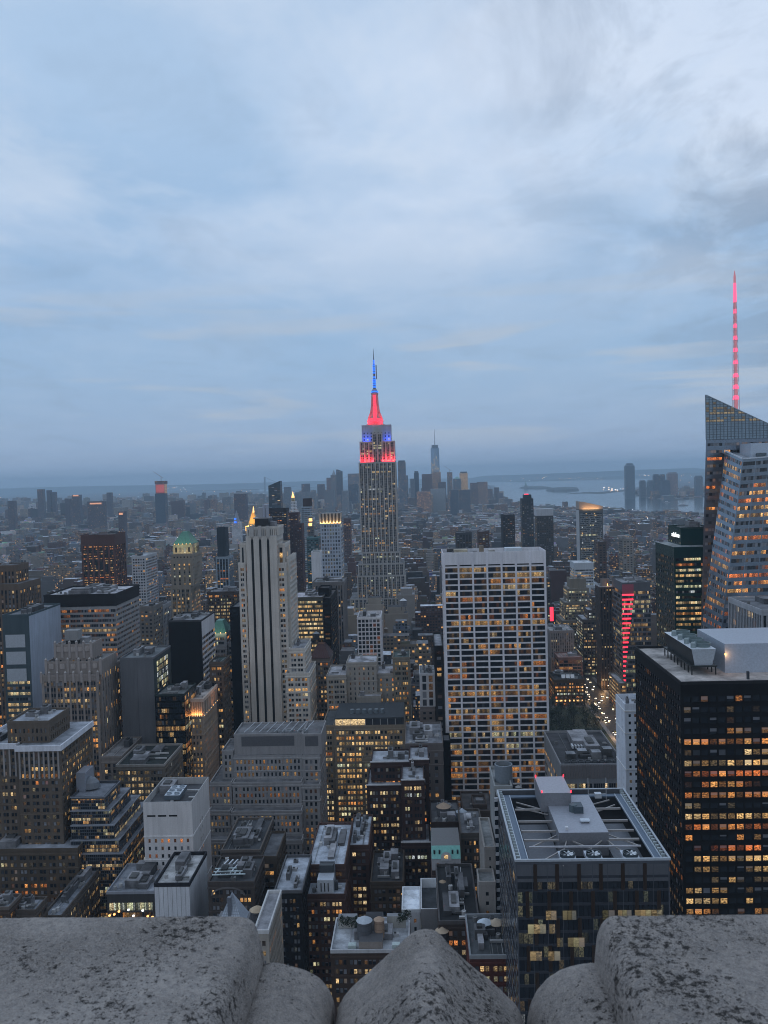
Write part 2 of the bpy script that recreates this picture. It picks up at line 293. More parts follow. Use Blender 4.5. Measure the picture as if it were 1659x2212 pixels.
# ------------------------------------------------------------------ facades
def V3(a): return Vector(a)
def facade(wb, wins, a, b, c, d, st, Y, seedr):
    """a,b bottom left/right, c,d top right/left (seen from outside). Adds wall faces to wb, windows (lists of quads) to wins."""
    a, b, c, d = map(Vector, (a, b, c, d))
    Wd = ((b-a).length+(c-d).length)/2; H = ((d-a).length+(c-b).length)/2
    n = (b-a).cross(d-a).normalized()
    S = dict(DEF); S.update(st)
    def P(u, v, o=0.0): return tuple((a*(1-u)+b*u)*(1-v)+(d*(1-u)+c*u)*v + n*o)
    wc = S['c']; mi = S.get('wm', 0)
    if S['t'] == 'blank' or Wd < 2*S['mg']+1.5 or H < S['top']+S['bot']+2:
        k = S.get('seam', 0)
        if k and Wd > k:
            q = max(1, round(Wd/k))
            for i in range(q):
                g = .08/Wd
                wb.quad(P(i/q+g,0), P((i+1)/q-g,0), P((i+1)/q-g,1), P(i/q+g,1), mi, wc)
                wb.quad(P(i/q-g,0,-.05), P(i/q+g,0,-.05), P(i/q+g,1,-.05), P(i/q-g,1,-.05), mi, tuple(x*.5 for x in wc))
        else: wb.quad(P(0,0), P(1,0), P(1,1), P(0,1), mi, wc)
        return
    g = S['g']; mg = S['mg']; usable = Wd-2*mg
    nc = max(1, round(usable/(S['p']*g))); cell = usable/nc; wwid = cell*S['fw']
    cols = []
    for i in range(nc):
        x0 = mg+cell*i+(cell-wwid)/2
        if g == 1: cols.append((x0, x0+wwid))
        else:
            gap = wwid*.10; w1 = (wwid-gap*(g-1))/g
            for k in range(g): cols.append((x0+k*(w1+gap), x0+k*(w1+gap)+w1))
    hh = H-S['top']-S['bot']; nr = max(1, round(hh/S['fl'])); rh = hh/nr; wh = rh*S['fh']
    rows = [(S['bot']+rh*j+(rh-wh)*.5, S['bot']+rh*j+(rh-wh)*.5+wh) for j in range(nr)]
    cols = [(x/Wd, y/Wd) for x, y in cols]; rows = [(x/H, y/H) for x, y in rows]
    rec = S['rec'] if Y < 1000 else 0
    strip = S['t'] == 'strip'
    sd = -S['rec']*.7 if strip else 0.0
    scol = S['sc'] or wc
    smi = S.get('sm', mi)
    prev = 0
    for (x0, x1) in cols:
        pc = scol if S['t'] == 'ribbon' and S.get('pc') else wc
        wb.quad(P(prev,0), P(x0,0), P(x0,1), P(prev,1), mi, pc); prev = x1
    wb.quad(P(prev,0), P(1,0), P(1,1), P(prev,1), mi, wc)
    vtop = 1-S['top']/H
    moods = [max(0, min(.97, S['lit']*math.exp(seedr.gauss(0, S['mood'])))) for _ in rows]
    if strip:
        for (x0, x1) in cols:
            wb.quad(P(x0,0,sd), P(x1,0,sd), P(x1,vtop,sd), P(x0,vtop,sd), smi, scol)
            wb.quad(P(x0,vtop), P(x1,vtop), P(x1,1), P(x0,1), mi, wc)
            wb.quad(P(x0,0), P(x0,0,sd), P(x0,vtop,sd), P(x0,vtop), mi, wc); wb.quad(P(x1,0,sd), P(x1,0), P(x1,vtop), P(x1,vtop,sd), mi, wc)
            wb.quad(P(x0,vtop,sd), P(x1,vtop,sd), P(x1,vtop), P(x0,vtop), mi, wc)
    else:
        for (x0, x1) in cols:
            pv = 0
            for j, (y0, y1) in enumerate(rows):
                cc = scol if j else wc
                wb.quad(P(x0,pv), P(x1,pv), P(x1,y0), P(x0,y0), smi if j else mi, cc); pv = y1
            wb.quad(P(x0,pv), P(x1,pv), P(x1,1), P(x0,1), mi, wc)
    for j, (y0, y1) in enumerate(rows):
        state = seedr.random() < moods[j]; hue = min(1, max(0, S['hue']+.04+seedr.gauss(0, .17)))
        for ci, (x0, x1) in enumerate(cols):
            if strip: po = sd+.04
            else:
                po = -rec if rec else .03
                if rec and Y < 700:
                    wb.quad(P(x0,y0), P(x0,y0,-rec), P(x0,y1,-rec), P(x0,y1), mi, wc); wb.quad(P(x1,y0,-rec), P(x1,y0), P(x1,y1), P(x1,y1,-rec), mi, wc)
                    wb.quad(P(x0,y0), P(x1,y0), P(x1,y0,-rec), P(x0,y0,-rec), mi, wc); wb.quad(P(x0,y1,-rec), P(x1,y1,-rec), P(x1,y1), P(x0,y1), mi, wc)
            q = []; ns = S['sub']; mul = .06/(Wd*(x1-x0)) if ns > 1 else 0
            if seedr.random() < .55: state = seedr.random() < moods[j]
            for k in range(ns):
                if ns > 1 and seedr.random() < .3: state = seedr.random() < moods[j]
                u0_ = x0+(x1-x0)*(k/ns+(mul if k else 0)); u1_ = x0+(x1-x0)*((k+1)/ns-(mul if k < ns-1 else 0))
                if state: w = (S['br']*(.12+1.5*seedr.random()**1.7), min(1, max(0, hue+seedr.gauss(0, .07))), seedr.random(), 0)
                else: w = (0 if seedr.random() < .8 else seedr.uniform(.02, .12), hue, seedr.random(), seedr.random()*.8 if seedr.random() < S['bl'] else seedr.uniform(0, .025))
                us = max(1, round((u1_-u0_)*Wd/3.0, 1)) if S['t'] == 'ribbon' else 1
                q.append((P(u0_,y0,po), P(u1_,y0,po), P(u1_,y1,po), P(u0_,y1,po), w, us))
                if ns > 1 and k:
                    um = x0+(x1-x0)*k/ns; ml = mul*(x1-x0)
                    wb.quad(P(um-ml,y0,po+.05), P(um+ml,y0,po+.05), P(um+ml,y1,po+.05), P(um-ml,y1,po+.05), smi, S.get('mc', scol))
                    if S['half'] and seedr.random() < .3: state = not state
            if S['half'] and q and q[0][4][3] < .1 and seedr.random() < .30:      # a half drawn blind
                a0, b0, c0, d0, w0, us = q[0]; t = seedr.uniform(.35, .7)
                m1 = tuple(Vector(a0).lerp(Vector(d0), t)); m2 = tuple(Vector(b0).lerp(Vector(c0), t))
                q = [(a0, b0, m2, m1, w0, us), (m1, m2, c0, d0, (w0[0]*.75, w0[1], w0[2], .5), us)]
            wins.append(q)
DEF = dict(c=(.3,.29,.27), t='punch', p=2.6, fl=3.7, fw=.5, fh=.5, g=1, sub=1, rec=.3, sc=None, lit=.2, hue=.45, bl=.3, top=3.0, bot=0.0, mg=1.0, mood=.7, br=.85, half=False)
def pane_mesh(q, mb, mi=0):
    for (a, b, c, d, w, us) in q: mb.quad(a, b, c, d, mi, (.02,.02,.02), w, (0,0,us,0,us,1,0,1))

OCC = []        # screen rectangles of the modelled buildings, nearer first: (xl, xr, ytop, Y)
FOOT = []       # their footprints
def clutter(root, org, x0, x1, y0, y1, z, n, r, tone=.3):
    w, d = x1-x0, y1-y0
    if w < 6 or d < 6: return
    for k in range(n):
        bw, bd, bh = r.uniform(.12, .34)*w, r.uniform(.15, .4)*d, r.uniform(1.5, 4.5)
        bx, by = x0+1+r.random()*(w-bw-2), y0+1+r.random()*(d-bd-2)
        t = tone*r.uniform(.5, 1.5); mb = MB(); mb.box(bx, bx+bw, by, by+bd, z, z+bh+.013*k, 0, (t, t, t*1.05), topcol=(t*1.3, t*1.3, t*1.38))
        if r.random() < .5: mb.box(bx+bw*.2, bx+bw*.7, by+bd*.2, by+bd*.7, z+bh+.013*k, z+bh+.9, 0, (t*.6,)*3)
        mb.build('bulkhead', ROOF, root, org)
    for k in range(2*n):
        mb = MB(); bx, by = x0+1.5+r.random()*(w-3), y0+1.5+r.random()*(d-3); kind = r.random(); t = r.uniform(.15, .55)
        if kind < .4: mb.lathe(bx, by, [(.9, z), (.9, z+1.7), (.6, z+1.75), (.6, z+1.5)], 10, 0, (t,)*3); nm = 'exhaust_fan'
        elif kind < .75:
            L_ = r.uniform(.2, .5)*w; mb.box(bx, min(bx+L_, x1-1), by, by+.8, z+.5, z+1.3, 0, (t,)*3, bottom=True); nm = 'duct'
        elif kind < .88: mb.beam((bx, y0+.6, z+.35), (bx+.3, y1-.6, z+.36+.01*k), .12, 0, (t,)*3); nm = 'pipe'
        else: mb.box(bx, bx+2.2, by, by+1.6, z, z+1.4, 0, (t,)*3); mb.box(bx+.3, bx+1.2, by+.3, by+1.2, z+1.4, z+1.7, 0, (.05,)*3); nm = 'cooling_unit'
        mb.build(nm, METAL, root, org)

def make(name, label, cat, vols, st=None, group=None, roofc=(.17,.175,.19), cl=3, pw=None, parapet=1.1, extra=None):
    """vols: (xl, xr, ytop, Yfront, Yback, opts) in photo points at the roof's front edge; opts: z index of the volume below, st style, par rim colour"""
    st = st or {}; r = random.Random(hash((round(vols[0][0]), round(vols[0][2]))) & 0xffff)
    g = []
    for v in vols:
        xl, xr, yt, Yf, Yb = v[:5]; o = v[5] if len(v) > 5 else {}
        xa = at(xl, yt, Yf).x; xb = at(xr, yt, Yf).x; zt = at((xl+xr)/2, yt, Yf).z
        if 'h' in o: zt = o['h']
        g.append([xa, xb, Yf, Yb, zt, o])
        OCC.append((xl, xr, yt, Yf)); FOOT.append((xa, xb, Yf, Yb))
    x0 = (min(q[0] for q in g)+max(q[1] for q in g))/2; org = (x0, g[0][2], 0)
    root = empty(name, org, label, cat, group)
    wins = []; tops = []
    for i, (xa, xb, Yf, Yb, zt, o) in enumerate(g):
        z0 = g[o['z']][4] if 'z' in o else 0.0
        if 'zb' in o: z0 = o['zb']
        s = dict(st); s.update(o.get('st', {})); wb = MB()
        lo = max(z0, 0)
        if z0 == 0 and g[i][4] > 30: lo = max(0, zt-(zt//1)) if False else 0
        wcol = s.get('c', DEF['c'])
        sf = dict(s); sf.update(s.get('front', {})); sd = dict(s); sd.update(s.get('side', {}))
        facade(wb, wins, (xa,Yf,lo), (xb,Yf,lo), (xb,Yf,zt), (xa,Yf,zt), sf, Yf, r)
        W2 = []
        tgt = wins
        if xb < 60: facade(wb, tgt, (xb,Yf,lo), (xb,Yb,lo), (xb,Yb,zt), (xb,Yf,zt), sd, Yf, r)
        else: wb.quad((xb,Yf,lo), (xb,Yb,lo), (xb,Yb,zt), (xb,Yf,zt), 0, wcol)
        if xa > -60: facade(wb, tgt, (xa,Yb,lo), (xa,Yf,lo), (xa,Yf,zt), (xa,Yb,zt), sd, Yf, r)
        else: wb.quad((xa,Yb,lo), (xa,Yf,lo), (xa,Yf,zt), (xa,Yb,zt), 0, wcol)
        wb.quad((xb,Yb,lo), (xa,Yb,lo), (xa,Yb,zt), (xb,Yb,zt), 0, wcol)
        small = False
        mats = [MASON, GLASS, CURT, METAL]
        if s.get('metal'): mats[0] = METAL
        g[i].append((wb, s, mats))
        if s.get('t', 'punch') == 'punch' and s.get('wm', 0) == 0 and Yf < 720 and zt-lo > 40 and xb-xa > 9 and sum(wcol) > .2:
            pr = .24+.013*i; cc = tuple(min(.6, x*1.18) for x in wcol)
            for dz, hh_ in ((3.0, .7), (3.0+s.get('fl', 3.7)*r.choice((2, 3)), .45), (3.0+s.get('fl', 3.7)*r.choice((8, 9, 11)), .5)):
                zc = zt-dz-(s.get('top', 3)-3); q_ = MB(); q_.box(xa-pr, xb+pr, Yf-pr, Yf, zc, zc+hh_, 0, cc, bottom=True)
                if xb < 60: q_.box(xb, xb+pr, Yf, Yb, zc, zc+hh_, 0, cc, bottom=True)
                if xa > -60: q_.box(xa-pr, xa, Yf, Yb, zc, zc+hh_, 0, cc, bottom=True)
                q_.build('cornice', MASON, root, org)
        has_on = any(q[5].get('z') == i for q in g)
        rf = MB(); pc = o.get('par') or s.get('par') or tuple(x*1.05 for x in wcol)
        rc = o.get('roof', roofc)
        if has_on or o.get('flat'):
            rf.quad((xa,Yf,zt), (xb,Yf,zt), (xb,Yb,zt), (xa,Yb,zt), 0, rc)
        else:
            t = .45; zr = zt-parapet
            rf.quad((xa+t,Yf+t,zr), (xb-t,Yf+t,zr), (xb-t,Yb-t,zr), (xa+t,Yb-t,zr), 0, rc)
            pb = MB(); k = .12 if parapet < 2 else -.03
            for (p, q, a_, b_) in ((xa-k, xb+k, Yf-k, Yf+t), (xa-k, xb+k, Yb-t, Yb+k)): pb.box(p, q, a_, b_, zr-.1, zt+.15, 0, pc, bottom=True)
            for (p, q) in ((xa-k, xa+t), (xb-t, xb+k)): pb.box(p, q, Yf+t, Yb-t, zr-.1, zt+.15, 0, pc, bottom=True)
            pb.build('parapet', MASON, root, org)
            if not o.get('nocl'): tops.append((xa+1, xb-1, Yf+1, Yb-1, zr))
        rf.build('roof', ROOF, root, org)
    # windows: the largest as parts, the small ones stay in the wall
    Y0 = min(q[2] for q in g)
    def scr(q):
        a, b, c, d = q[0][0], q[-1][1], q[-1][2], q[0][3]
        p1, p2 = proj(*a), proj(*c)
        if not p1 or not p2: return 0, 0
        return abs((p2[0]-p1[0])*(p2[1]-p1[1]))/4.67, (p1[1]+p2[1])/2
    lim = 5.5
    big = []
    rest = []
    for q in wins:
        ar, py = scr(q)
        p1 = proj(*q[0][0])
        vis = p1 and -20 < p1[0] < 1680 and not any(xl < p1[0] < xr and p1[1] > yt+4 and Y < Y0-3 for (xl, xr, yt, Y) in OCC)
        if ar >= lim and vis: big.append((py, q))
        else: rest.append(q)
    big.sort(key=lambda t: t[0])
    extra_w = [q for _, q in big[100:]]; big = big[:100]
    for _, q in big:
        mb = MB(); pane_mesh(q, mb); mb.build('window', GLASS, root, org)
    if extra_w:
        mb = MB()
        for q in extra_w: pane_mesh(q, mb)
        tag(mb.build('window', GLASS, root, org), kind='stuff')
    wb0 = g[0][6][0]
    for q in rest: pane_mesh(q, wb0, 1)
    for q in g: q[6][0].build('wall', q[6][2], root, org)
    for t in tops:
        if cl: clutter(root, org, *t, cl, r, tone=.19)
    if extra: extra(root, org, g)
    return root, org, g
# ------------------------------------------------------------------ the towers one can name apart
TAN, BEI, GRY, DKB, BRK = (.30,.255,.205), (.35,.325,.29), (.30,.30,.31), (.085,.07,.065), (.13,.075,.06)

def area_light(name, loc, target, size, sizey, energy, colr, parent=None, org=None):
    d = bpy.data.lights.new(name, 'AREA'); d.shape = 'RECTANGLE'; d.size = size; d.size_y = sizey; d.energy = energy; d.color = colr
    o = bpy.data.objects.new(name, d); C.objects.link(o)
    v = Vector(target)-Vector(loc); o.rotation_euler = v.to_track_quat('-Z', 'Y').to_euler(); o.location = loc
    if parent is not None: o.parent = parent; o.location = Vector(loc)-Vector(org)
    return o
def point_light(name, loc, energy, colr, rad, parent, org):
    d = bpy.data.lights.new(name, 'POINT'); d.energy = energy; d.color = colr; d.shadow_soft_size = rad
    o = bpy.data.objects.new(name, d); C.objects.link(o); o.parent = parent; o.location = Vector(loc)-Vector(org); return o

# --- the tall limestone tower with the lit mast
EST = dict(c=(.40,.385,.37), sc=(.20,.185,.18), t='strip', p=3.1, g=2, fl=3.75, fw=.66, fh=.52, rec=.5, lit=.20, hue=.64, bl=.15, top=2.0, mg=.9, mood=.9, br=.70)
def est_extra(root, org, g):
    Y = 1290; cxm = at(809.5, 905, Y).x; yc = Y+20
    zd = g[7][4]
    mb = MB()
    for k, (r_, h) in enumerate(((13.5, 2.5), (11.5, 5.0))): mb.box(cxm-r_, cxm+r_, yc-9+k, yc+9-k, zd-1+k*2.5, zd-1+k*2.5+h-.0, 0, (.32,.32,.33))
    mb.build('observation_deck', MASON, root, org)
    zb = at(808, 907, Y).z; zm = at(808, 846, Y).z
    sh = MB(); prof = [(9.4, zb-3), (8.6, zb+4), (7.1, zb+9), (5.9, zb+16), (5.1, zb+26), (4.7, zm-3), (5.5, zm-2.5), (5.5, zm), (4.3, zm+.5), (4.2, zm+4), (2.6, zm+6)]
    sh.lathe(cxm, yc, prof, 16, 0, (.36,.35,.35)); sh.build('mast', MASON, root, org)
    for sgn in (-1, 1):
        fb = MB()
        pts = [(5.1, zm-4), (5.7, zb+24), (7.4, zb+13), (10.6, zb+5), (12.6, zb-2)]
        for (ra, za), (rb, zb_) in zip(pts, pts[1:]):
            fb.quad((cxm+sgn*ra, yc-3.2, za), (cxm+sgn*3.4, yc-3.4, za), (cxm+sgn*3.4, yc-5.4, zb_), (cxm+sgn*rb, yc-5.0, zb_), 0, (.34,.33,.33))
            fb.quad((cxm+sgn*ra, yc-3.2, za), (cxm+sgn*rb, yc-5.0, zb_), (cxm+sgn*rb, yc+4, zb_), (cxm+sgn*ra, yc+3, za), 0, (.34,.33,.33))
        fb.build('mast_wing', MASON, root, org)
    st = MB()                                              # the glazed shaft, lit from inside
    zs = [zm-4-(zm-4-zb)*k/12 for k in range(13)]
    for za, zc in zip(zs, zs[1:]): st.box(cxm-2.3, cxm+2.3, yc-10.2, yc-8.2, zc+.25, za-.25, 0, (.5,.1,.1), bottom=True)
    st.box(cxm-10, cxm+10, yc-12.5, yc-11.3, zb-1.4, zb+.6, 0, (.5,.1,.1)); st.box(cxm-7.5, cxm+7.5, yc-11.2, yc-10.4, zb+1.4, zb+3.0, 0, (.5,.1,.1))
    st.build('lit_window_column', RED, root, org)
    cr = MB(); cr.lathe(cxm, yc, [(5.6, zm+1.0), (5.6, zm+2.6)], 16, 0); cr.build('lit_ring', BLUE, root, org)
    zt = at(807, 749, Y).z
    an = MB(); an.lathe(cxm, yc, [(2.2, zm+5), (1.9, zm+22), (1.5, zm+22.5), (1.3, zm+44), (.8, zm+45), (.45, zt-8), (.15, zt)], 8, 0, (.16,.19,.25)); an.build('antenna', METAL, root, org)
    k = 0; zz = zm+8
    while zz < zt-14:
        rr = 2.5 if zz < zm+22 else (1.9 if zz < zm+44 else 1.1)
        if k % 7 != 5:
            b = MB(); b.lathe(cxm, yc, [(rr, zz), (rr, zz+2.1)], 8, 0); b.build('antenna_lamp', BLUE, root, org)
        zz += 3.6; k += 1
    b = MB(); b.box(cxm+2.6, cxm+4.2, yc-.8, yc+.8, zm+21, zm+42, 0, (.2,.25,.32), bottom=True); b.build('antenna_panel', METAL, root, org)
    # floodlights standing on the setbacks
    zr = g[4][4]; zl = g[5][4]; xl, xr = g[4][0], g[4][1]
    for xa, xb in ((g[5][0]+1, g[6][0]+1), (g[6][1]-1, g[5][1]-1)):
        fl = MB(); fl.box(xa, xb, 1290-.6, 1290-.1, zr+.2, zr+.8, 0, (.5,.1,.1)); fl.build('floodlight', RED, root, org)
        area_light('floodlight_beam', ((xa+xb)/2, 1290-.2, zr+.9), ((xa+xb)/2, 1293.6, zr+9), xb-xa, .6, 12000, (1,.02,.04), root, org)
        area_light('floodlight_beam', ((xa+xb)/2, 1290+.6, zl+.6), ((xa+xb)/2, 1290+6, zl+10), (xb-xa)*.5, .6, 2600, (.02,.08,1), root, org)
    for sx in (-1, 1): area_light('mast_beam', (cxm+sx*12, yc-16, zb-3), (cxm+sx*2, yc-3, zb+18), 3, 3, 9000, (1,.02,.05), root, org)
make('landmark_tower', 'tallest limestone skyscraper at the middle, red and blue floodlit crown and blue antenna', 'skyscraper', [
    (756,892,1292,1274,1345,{'flat':1}), (771,876,1243,1278,1335,{}), (773,873,1217,1282,1332,{'z':1}),
    (781,864,1192,1286,1331,{'z':2}), (774.5,855,998,1288,1330,{'z':3}), (776.5,852.5,953,1293,1328,{'z':4,'flat':1}),
    (803,826,935,1291,1300,{'z':4,'flat':1}), (781,844.5,918,1297,1325,{'z':5,'st':{'t':'punch','g':1,'p':5.5,'fw':.35,'fh':.5,'fl':5,'lit':.05,'sc':None,'top':10}})],
    EST, roofc=(.2,.2,.21), cl=0, extra=est_extra)

# --- pale tower with three black stripes
def five_extra(root, org, g):
    Y = 628
    wall = g[0]; z1 = wall[4]
    for px in (544.7, 561.8, 579.0):
        xm = at(px, 1172, Y).x; mb = MB(); zt = at(px, 1168, Y).z
        mb.box(xm-.85, xm+.85, Y-.16, Y+.5, 60, zt, 0, (.012,.013,.018)); mb.poly([(xm-.85,Y-.16,zt), (xm+.85,Y-.16,zt), (xm,Y-.16,zt+2.5)], 0, (.012,.013,.018))
        for k in range(38): 
            zz = 62+k*3.8
            mb.box(xm-.8, xm+.8, Y-.2, Y-.14, zz, zz+.5, 0, (.03,.03,.035), bottom=True)
        mb.build('dark_window_strip', METAL, root, org)
        fin = MB(); fin.box(xm-1.3, xm+1.3, Y-.5, Y+.4, zt+2.6, zt+11, 0, (.42,.41,.39), bottom=True); fin.build('finial', MASON, root, org)
    x0, x1 = at(547, 1130, Y).x, at(577, 1130, Y).x
    cb = MB(); zt = g[1][4]; cb.box(x0, x1, Y+6, Y+16, zt-1, zt+6, 0, (.06,.065,.07)); cb.build('cooling_tower', METAL, root, org)
    cb = MB(); cb.box(x0-1, x1+1, Y+5.4, Y+16.6, zt+6, zt+6.8, 0, (.35,.36,.38), bottom=True); cb.box(x0+2, x1-1, Y+8, Y+15, zt+6.8, zt+14, 0, (.34,.36,.40)); cb.build('equipment_platform', METAL, root, org)
    for k in range(2):
        cb = MB(); cb.lathe(x1-1-k*2.4, Y+8, [(1, zt+7), (1, zt+16), (.7, zt+16.3)], 10, 0, (.35,.38,.45)); cb.build('tank', METAL, root, org)
PUN = dict(t='punch', p=2.25, g=2, fw=.72, fh=.55, fl=3.8, rec=.35, lit=.28, hue=.40, bl=.35, br=.85, top=3)
FH = dict(PUN, c=(.50,.475,.435))
make('slab_tower', 'pale stone tower with three black vertical stripes down its front', 'skyscraper', [
    (530.5,597,1158,628,660,{'st':{'t':'blank','side':dict(FH)},'flat':1}), (532,601,1138,631,656,{'z':0,'st':{'t':'strip','g':1,'p':1.4,'fw':.3,'fh':.9,'lit':0,'sc':(.28,.28,.28),'top':2}}),
    (517,530.3,1174,634,658,{'st':{'t':'strip','g':1,'p':4,'fw':.5,'fh':.9,'lit':.2,'sc':(.06,.06,.06),'bot':0}}), (514.5,530.4,1216,630,668,{}),
    (597.2,615.5,1174,634,660,{'st':{'t':'strip','g':1,'p':4,'fw':.5,'fh':.9,'lit':.2,'sc':(.06,.06,.06)}}), (597.1,617.5,1216,630,670,{}),
    (623.5,658,1401,626,664,{}), (617,668,1454,622,662,{}), (618.5,624.5,1204,634,672,{})],
    FH, roofc=(.32,.33,.36), cl=1, extra=five_extra)

# --- white gridded slab
GR = dict(c=(.70,.70,.73), t='ribbon', p=9.75, fw=.90, fh=.75, fl=3.92, sub=5, lit=.22, hue=.36, bl=.01, rec=.35, top=9.6, mg=.9, side={'lit':.05}, sc=(.70,.70,.73), mc=(.03,.03,.03), mood=1.1, br=.42)
def grace_extra(root, org, g):
    xa, xb, Yf, Yb, zt = g[0][:5]
    for i in range(8):
        mb = MB(); x = xa+.9+(xb-xa-1.8)*i/7
        if i < 7: sl = MB(); sl.box(x+.8, x+(xb-xa-1.8)/7-.8, Yf-.06, Yf+.1, zt-8.9, zt-8.1, 0, (.012,)*3, bottom=True); sl.build('louvre_slot', MASON, root, org)
        mb.box(x-.60, x+.60, Yf-.45, Yf+.02, 0, zt-.4, 0, (.66,.66,.70)); mb.build('pier', MASON, root, org)
    for (a, b, c, d, h, nm, t, m) in ((8,17,10,17,4,'bulkhead',(.42,.37,.28),ROOF), (25,28,12,16,6,'water_tank_house',(.25,.2,.15),ROOF), (43,54,18,27,3.6,'cooling_tower',(.5,.55,.6),METAL), (20,24,22,26,2.2,'bulkhead',(.4,.4,.42),ROOF), (32,36,20,24,2.6,'bulkhead',(.5,.48,.45),ROOF)):
        q = MB(); q.box(xa+a, xa+b, Yf+c, Yf+d, zt-3, zt-3+h, 0, t); q.build(nm, m, root, org)
make('slab_tower', 'broad white grid slab with seven bays of dark ribbon windows', 'office tower', [(955.5,1179,1192,560,588,{'par':(.62,.62,.66)})], GR, roofc=(.38,.37,.35), cl=2, parapet=3, extra=grace_extra)

# --- black tower on the right
BK = dict(c=(.022,.023,.027), t='punch', p=3.15, fw=.80, fh=.52, fl=4.08, rec=.25, lit=.48, hue=.34, bl=.04, top=4.5, mg=.8, mood=.8, br=.78, bot=0, half=True, wm=0, side={'lit':.22,'br':.28,'half':False})
def black_extra(root, org, g):
    xa, xb, Yf, Yb, zt = g[0][:5]; zr = zt-.9
    c = empty('rooftop_chiller', (0,0,0), '', ''); del c['label'], c['category']; c.parent = root
    x0, x1, y0, y1 = xa+8.5, xa+18.5, Yf+14, Yf+52; zb = zr+3.2
    mb = MB(); mb.box(x0, x1, y0, y1, zb, zb+.5, 0, (.05,.06,.06), bottom=True)
    for k in range(9):
        y = y0+.8+(y1-y0-1.6)*k/8
        for x in (x0+.4, x1-.4): mb.box(x-.2, x+.2, y-.2, y+.2, zr, zb, 0, (.05,.05,.05))
    mb.build('steel_frame', METAL, c, org)
    b = MB(); i0 = 1.6
    b.quad((x0+i0,y0+1,zb+.5), (x1-i0,y0+1,zb+.5), (x1-.3,y0+.4,zb+7), (x0+.3,y0+.4,zb+7), 0, (.42,.47,.52)); b.quad((x0+i0,y1-1,zb+.5), (x0+i0,y0+1,zb+.5), (x0+.3,y0+.4,zb+7), (x0+.3,y1-.4,zb+7), 0, (.05,.06,.065))
    b.quad((x1-i0,y0+1,zb+.5), (x1-i0,y1-1,zb+.5), (x1-.3,y1-.4,zb+7), (x1-.3,y0+.4,zb+7), 0, (.3,.33,.36)); b.quad((x1-i0,y1-1,zb+.5), (x0+i0,y1-1,zb+.5), (x0+.3,y1-.4,zb+7), (x1-.3,y1-.4,zb+7), 0, (.3,.33,.36))
    b.quad((x0+.3,y0+.4,zb+7), (x1-.3,y0+.4,zb+7), (x1-.3,y1-.4,zb+7), (x0+.3,y1-.4,zb+7), 0, (.58,.62,.66)); b.build('casing', METAL, c, org)
    for k in range(4):
        yy = y0+6+k*(y1-y0-11)/3.2
        f = MB(); f.lathe((x0+x1)/2+1.3, yy, [(3.0, zb+7), (3.1, zb+8.6), (2.8, zb+8.6), (2.7, zb+7.6), (.5, zb+7.5)], 24, 0, (.20,.27,.28), caps=True); f.build('fan_ring', METAL, c, org)
        f = MB(); f.lathe(x0+1.9, yy-2.5, [(1.0, zb+7), (1.0, zb+8.8), (.7, zb+9.2)], 12, 0, (.30,.37,.38)); f.build('motor_housing', METAL, c, org)
    hx, hy = at(1497, 1475, 372).x+10, Yf+30
    x2 = at(1552, 1447, 1).x*0+xa+22.5
    m = MB(); m.box(x2, x2+45, Yf+17, Yf+50, zr, zr+11.5, 0, (.40,.46,.54), topcol=(.42,.46,.52)); m.build('penthouse', METAL, root, org)
    for q in (x2+.1, x2+24): 
        l = MB(); l.box(q-.25, q+.25, Yf+16.5, Yf+17, zr+7.2, zr+7.8, 0, bottom=True); l.build('wall_lamp', WARM, root, org)
        point_light('wall_lamp_glow', (q, Yf+15.6, zr+7.2), 260, (1,.5,.2), .4, root, org)
    d = MB(); d.box(x2+24.8, x2+26.6, Yf+16.6, Yf+17, zr, zr+3.6, 0, (.07,.08,.1)); d.build('door', METAL, root, org)
    v = MB(); v.box(xa+27, xa+27.8, Yf+6, Yf+7, zr, zr+3, 0, (.08,.09,.11)); v.build('vent_stack', METAL, root, org)
make('black_tower', 'black steel office tower with rows of lit square windows, nearest on the right side', 'office tower', [(1470,1760,1471,322,389,{'par':(.05,.05,.055)})],
     BK, roofc=(.42,.39,.37), cl=0, parapet=.9, extra=black_extra)

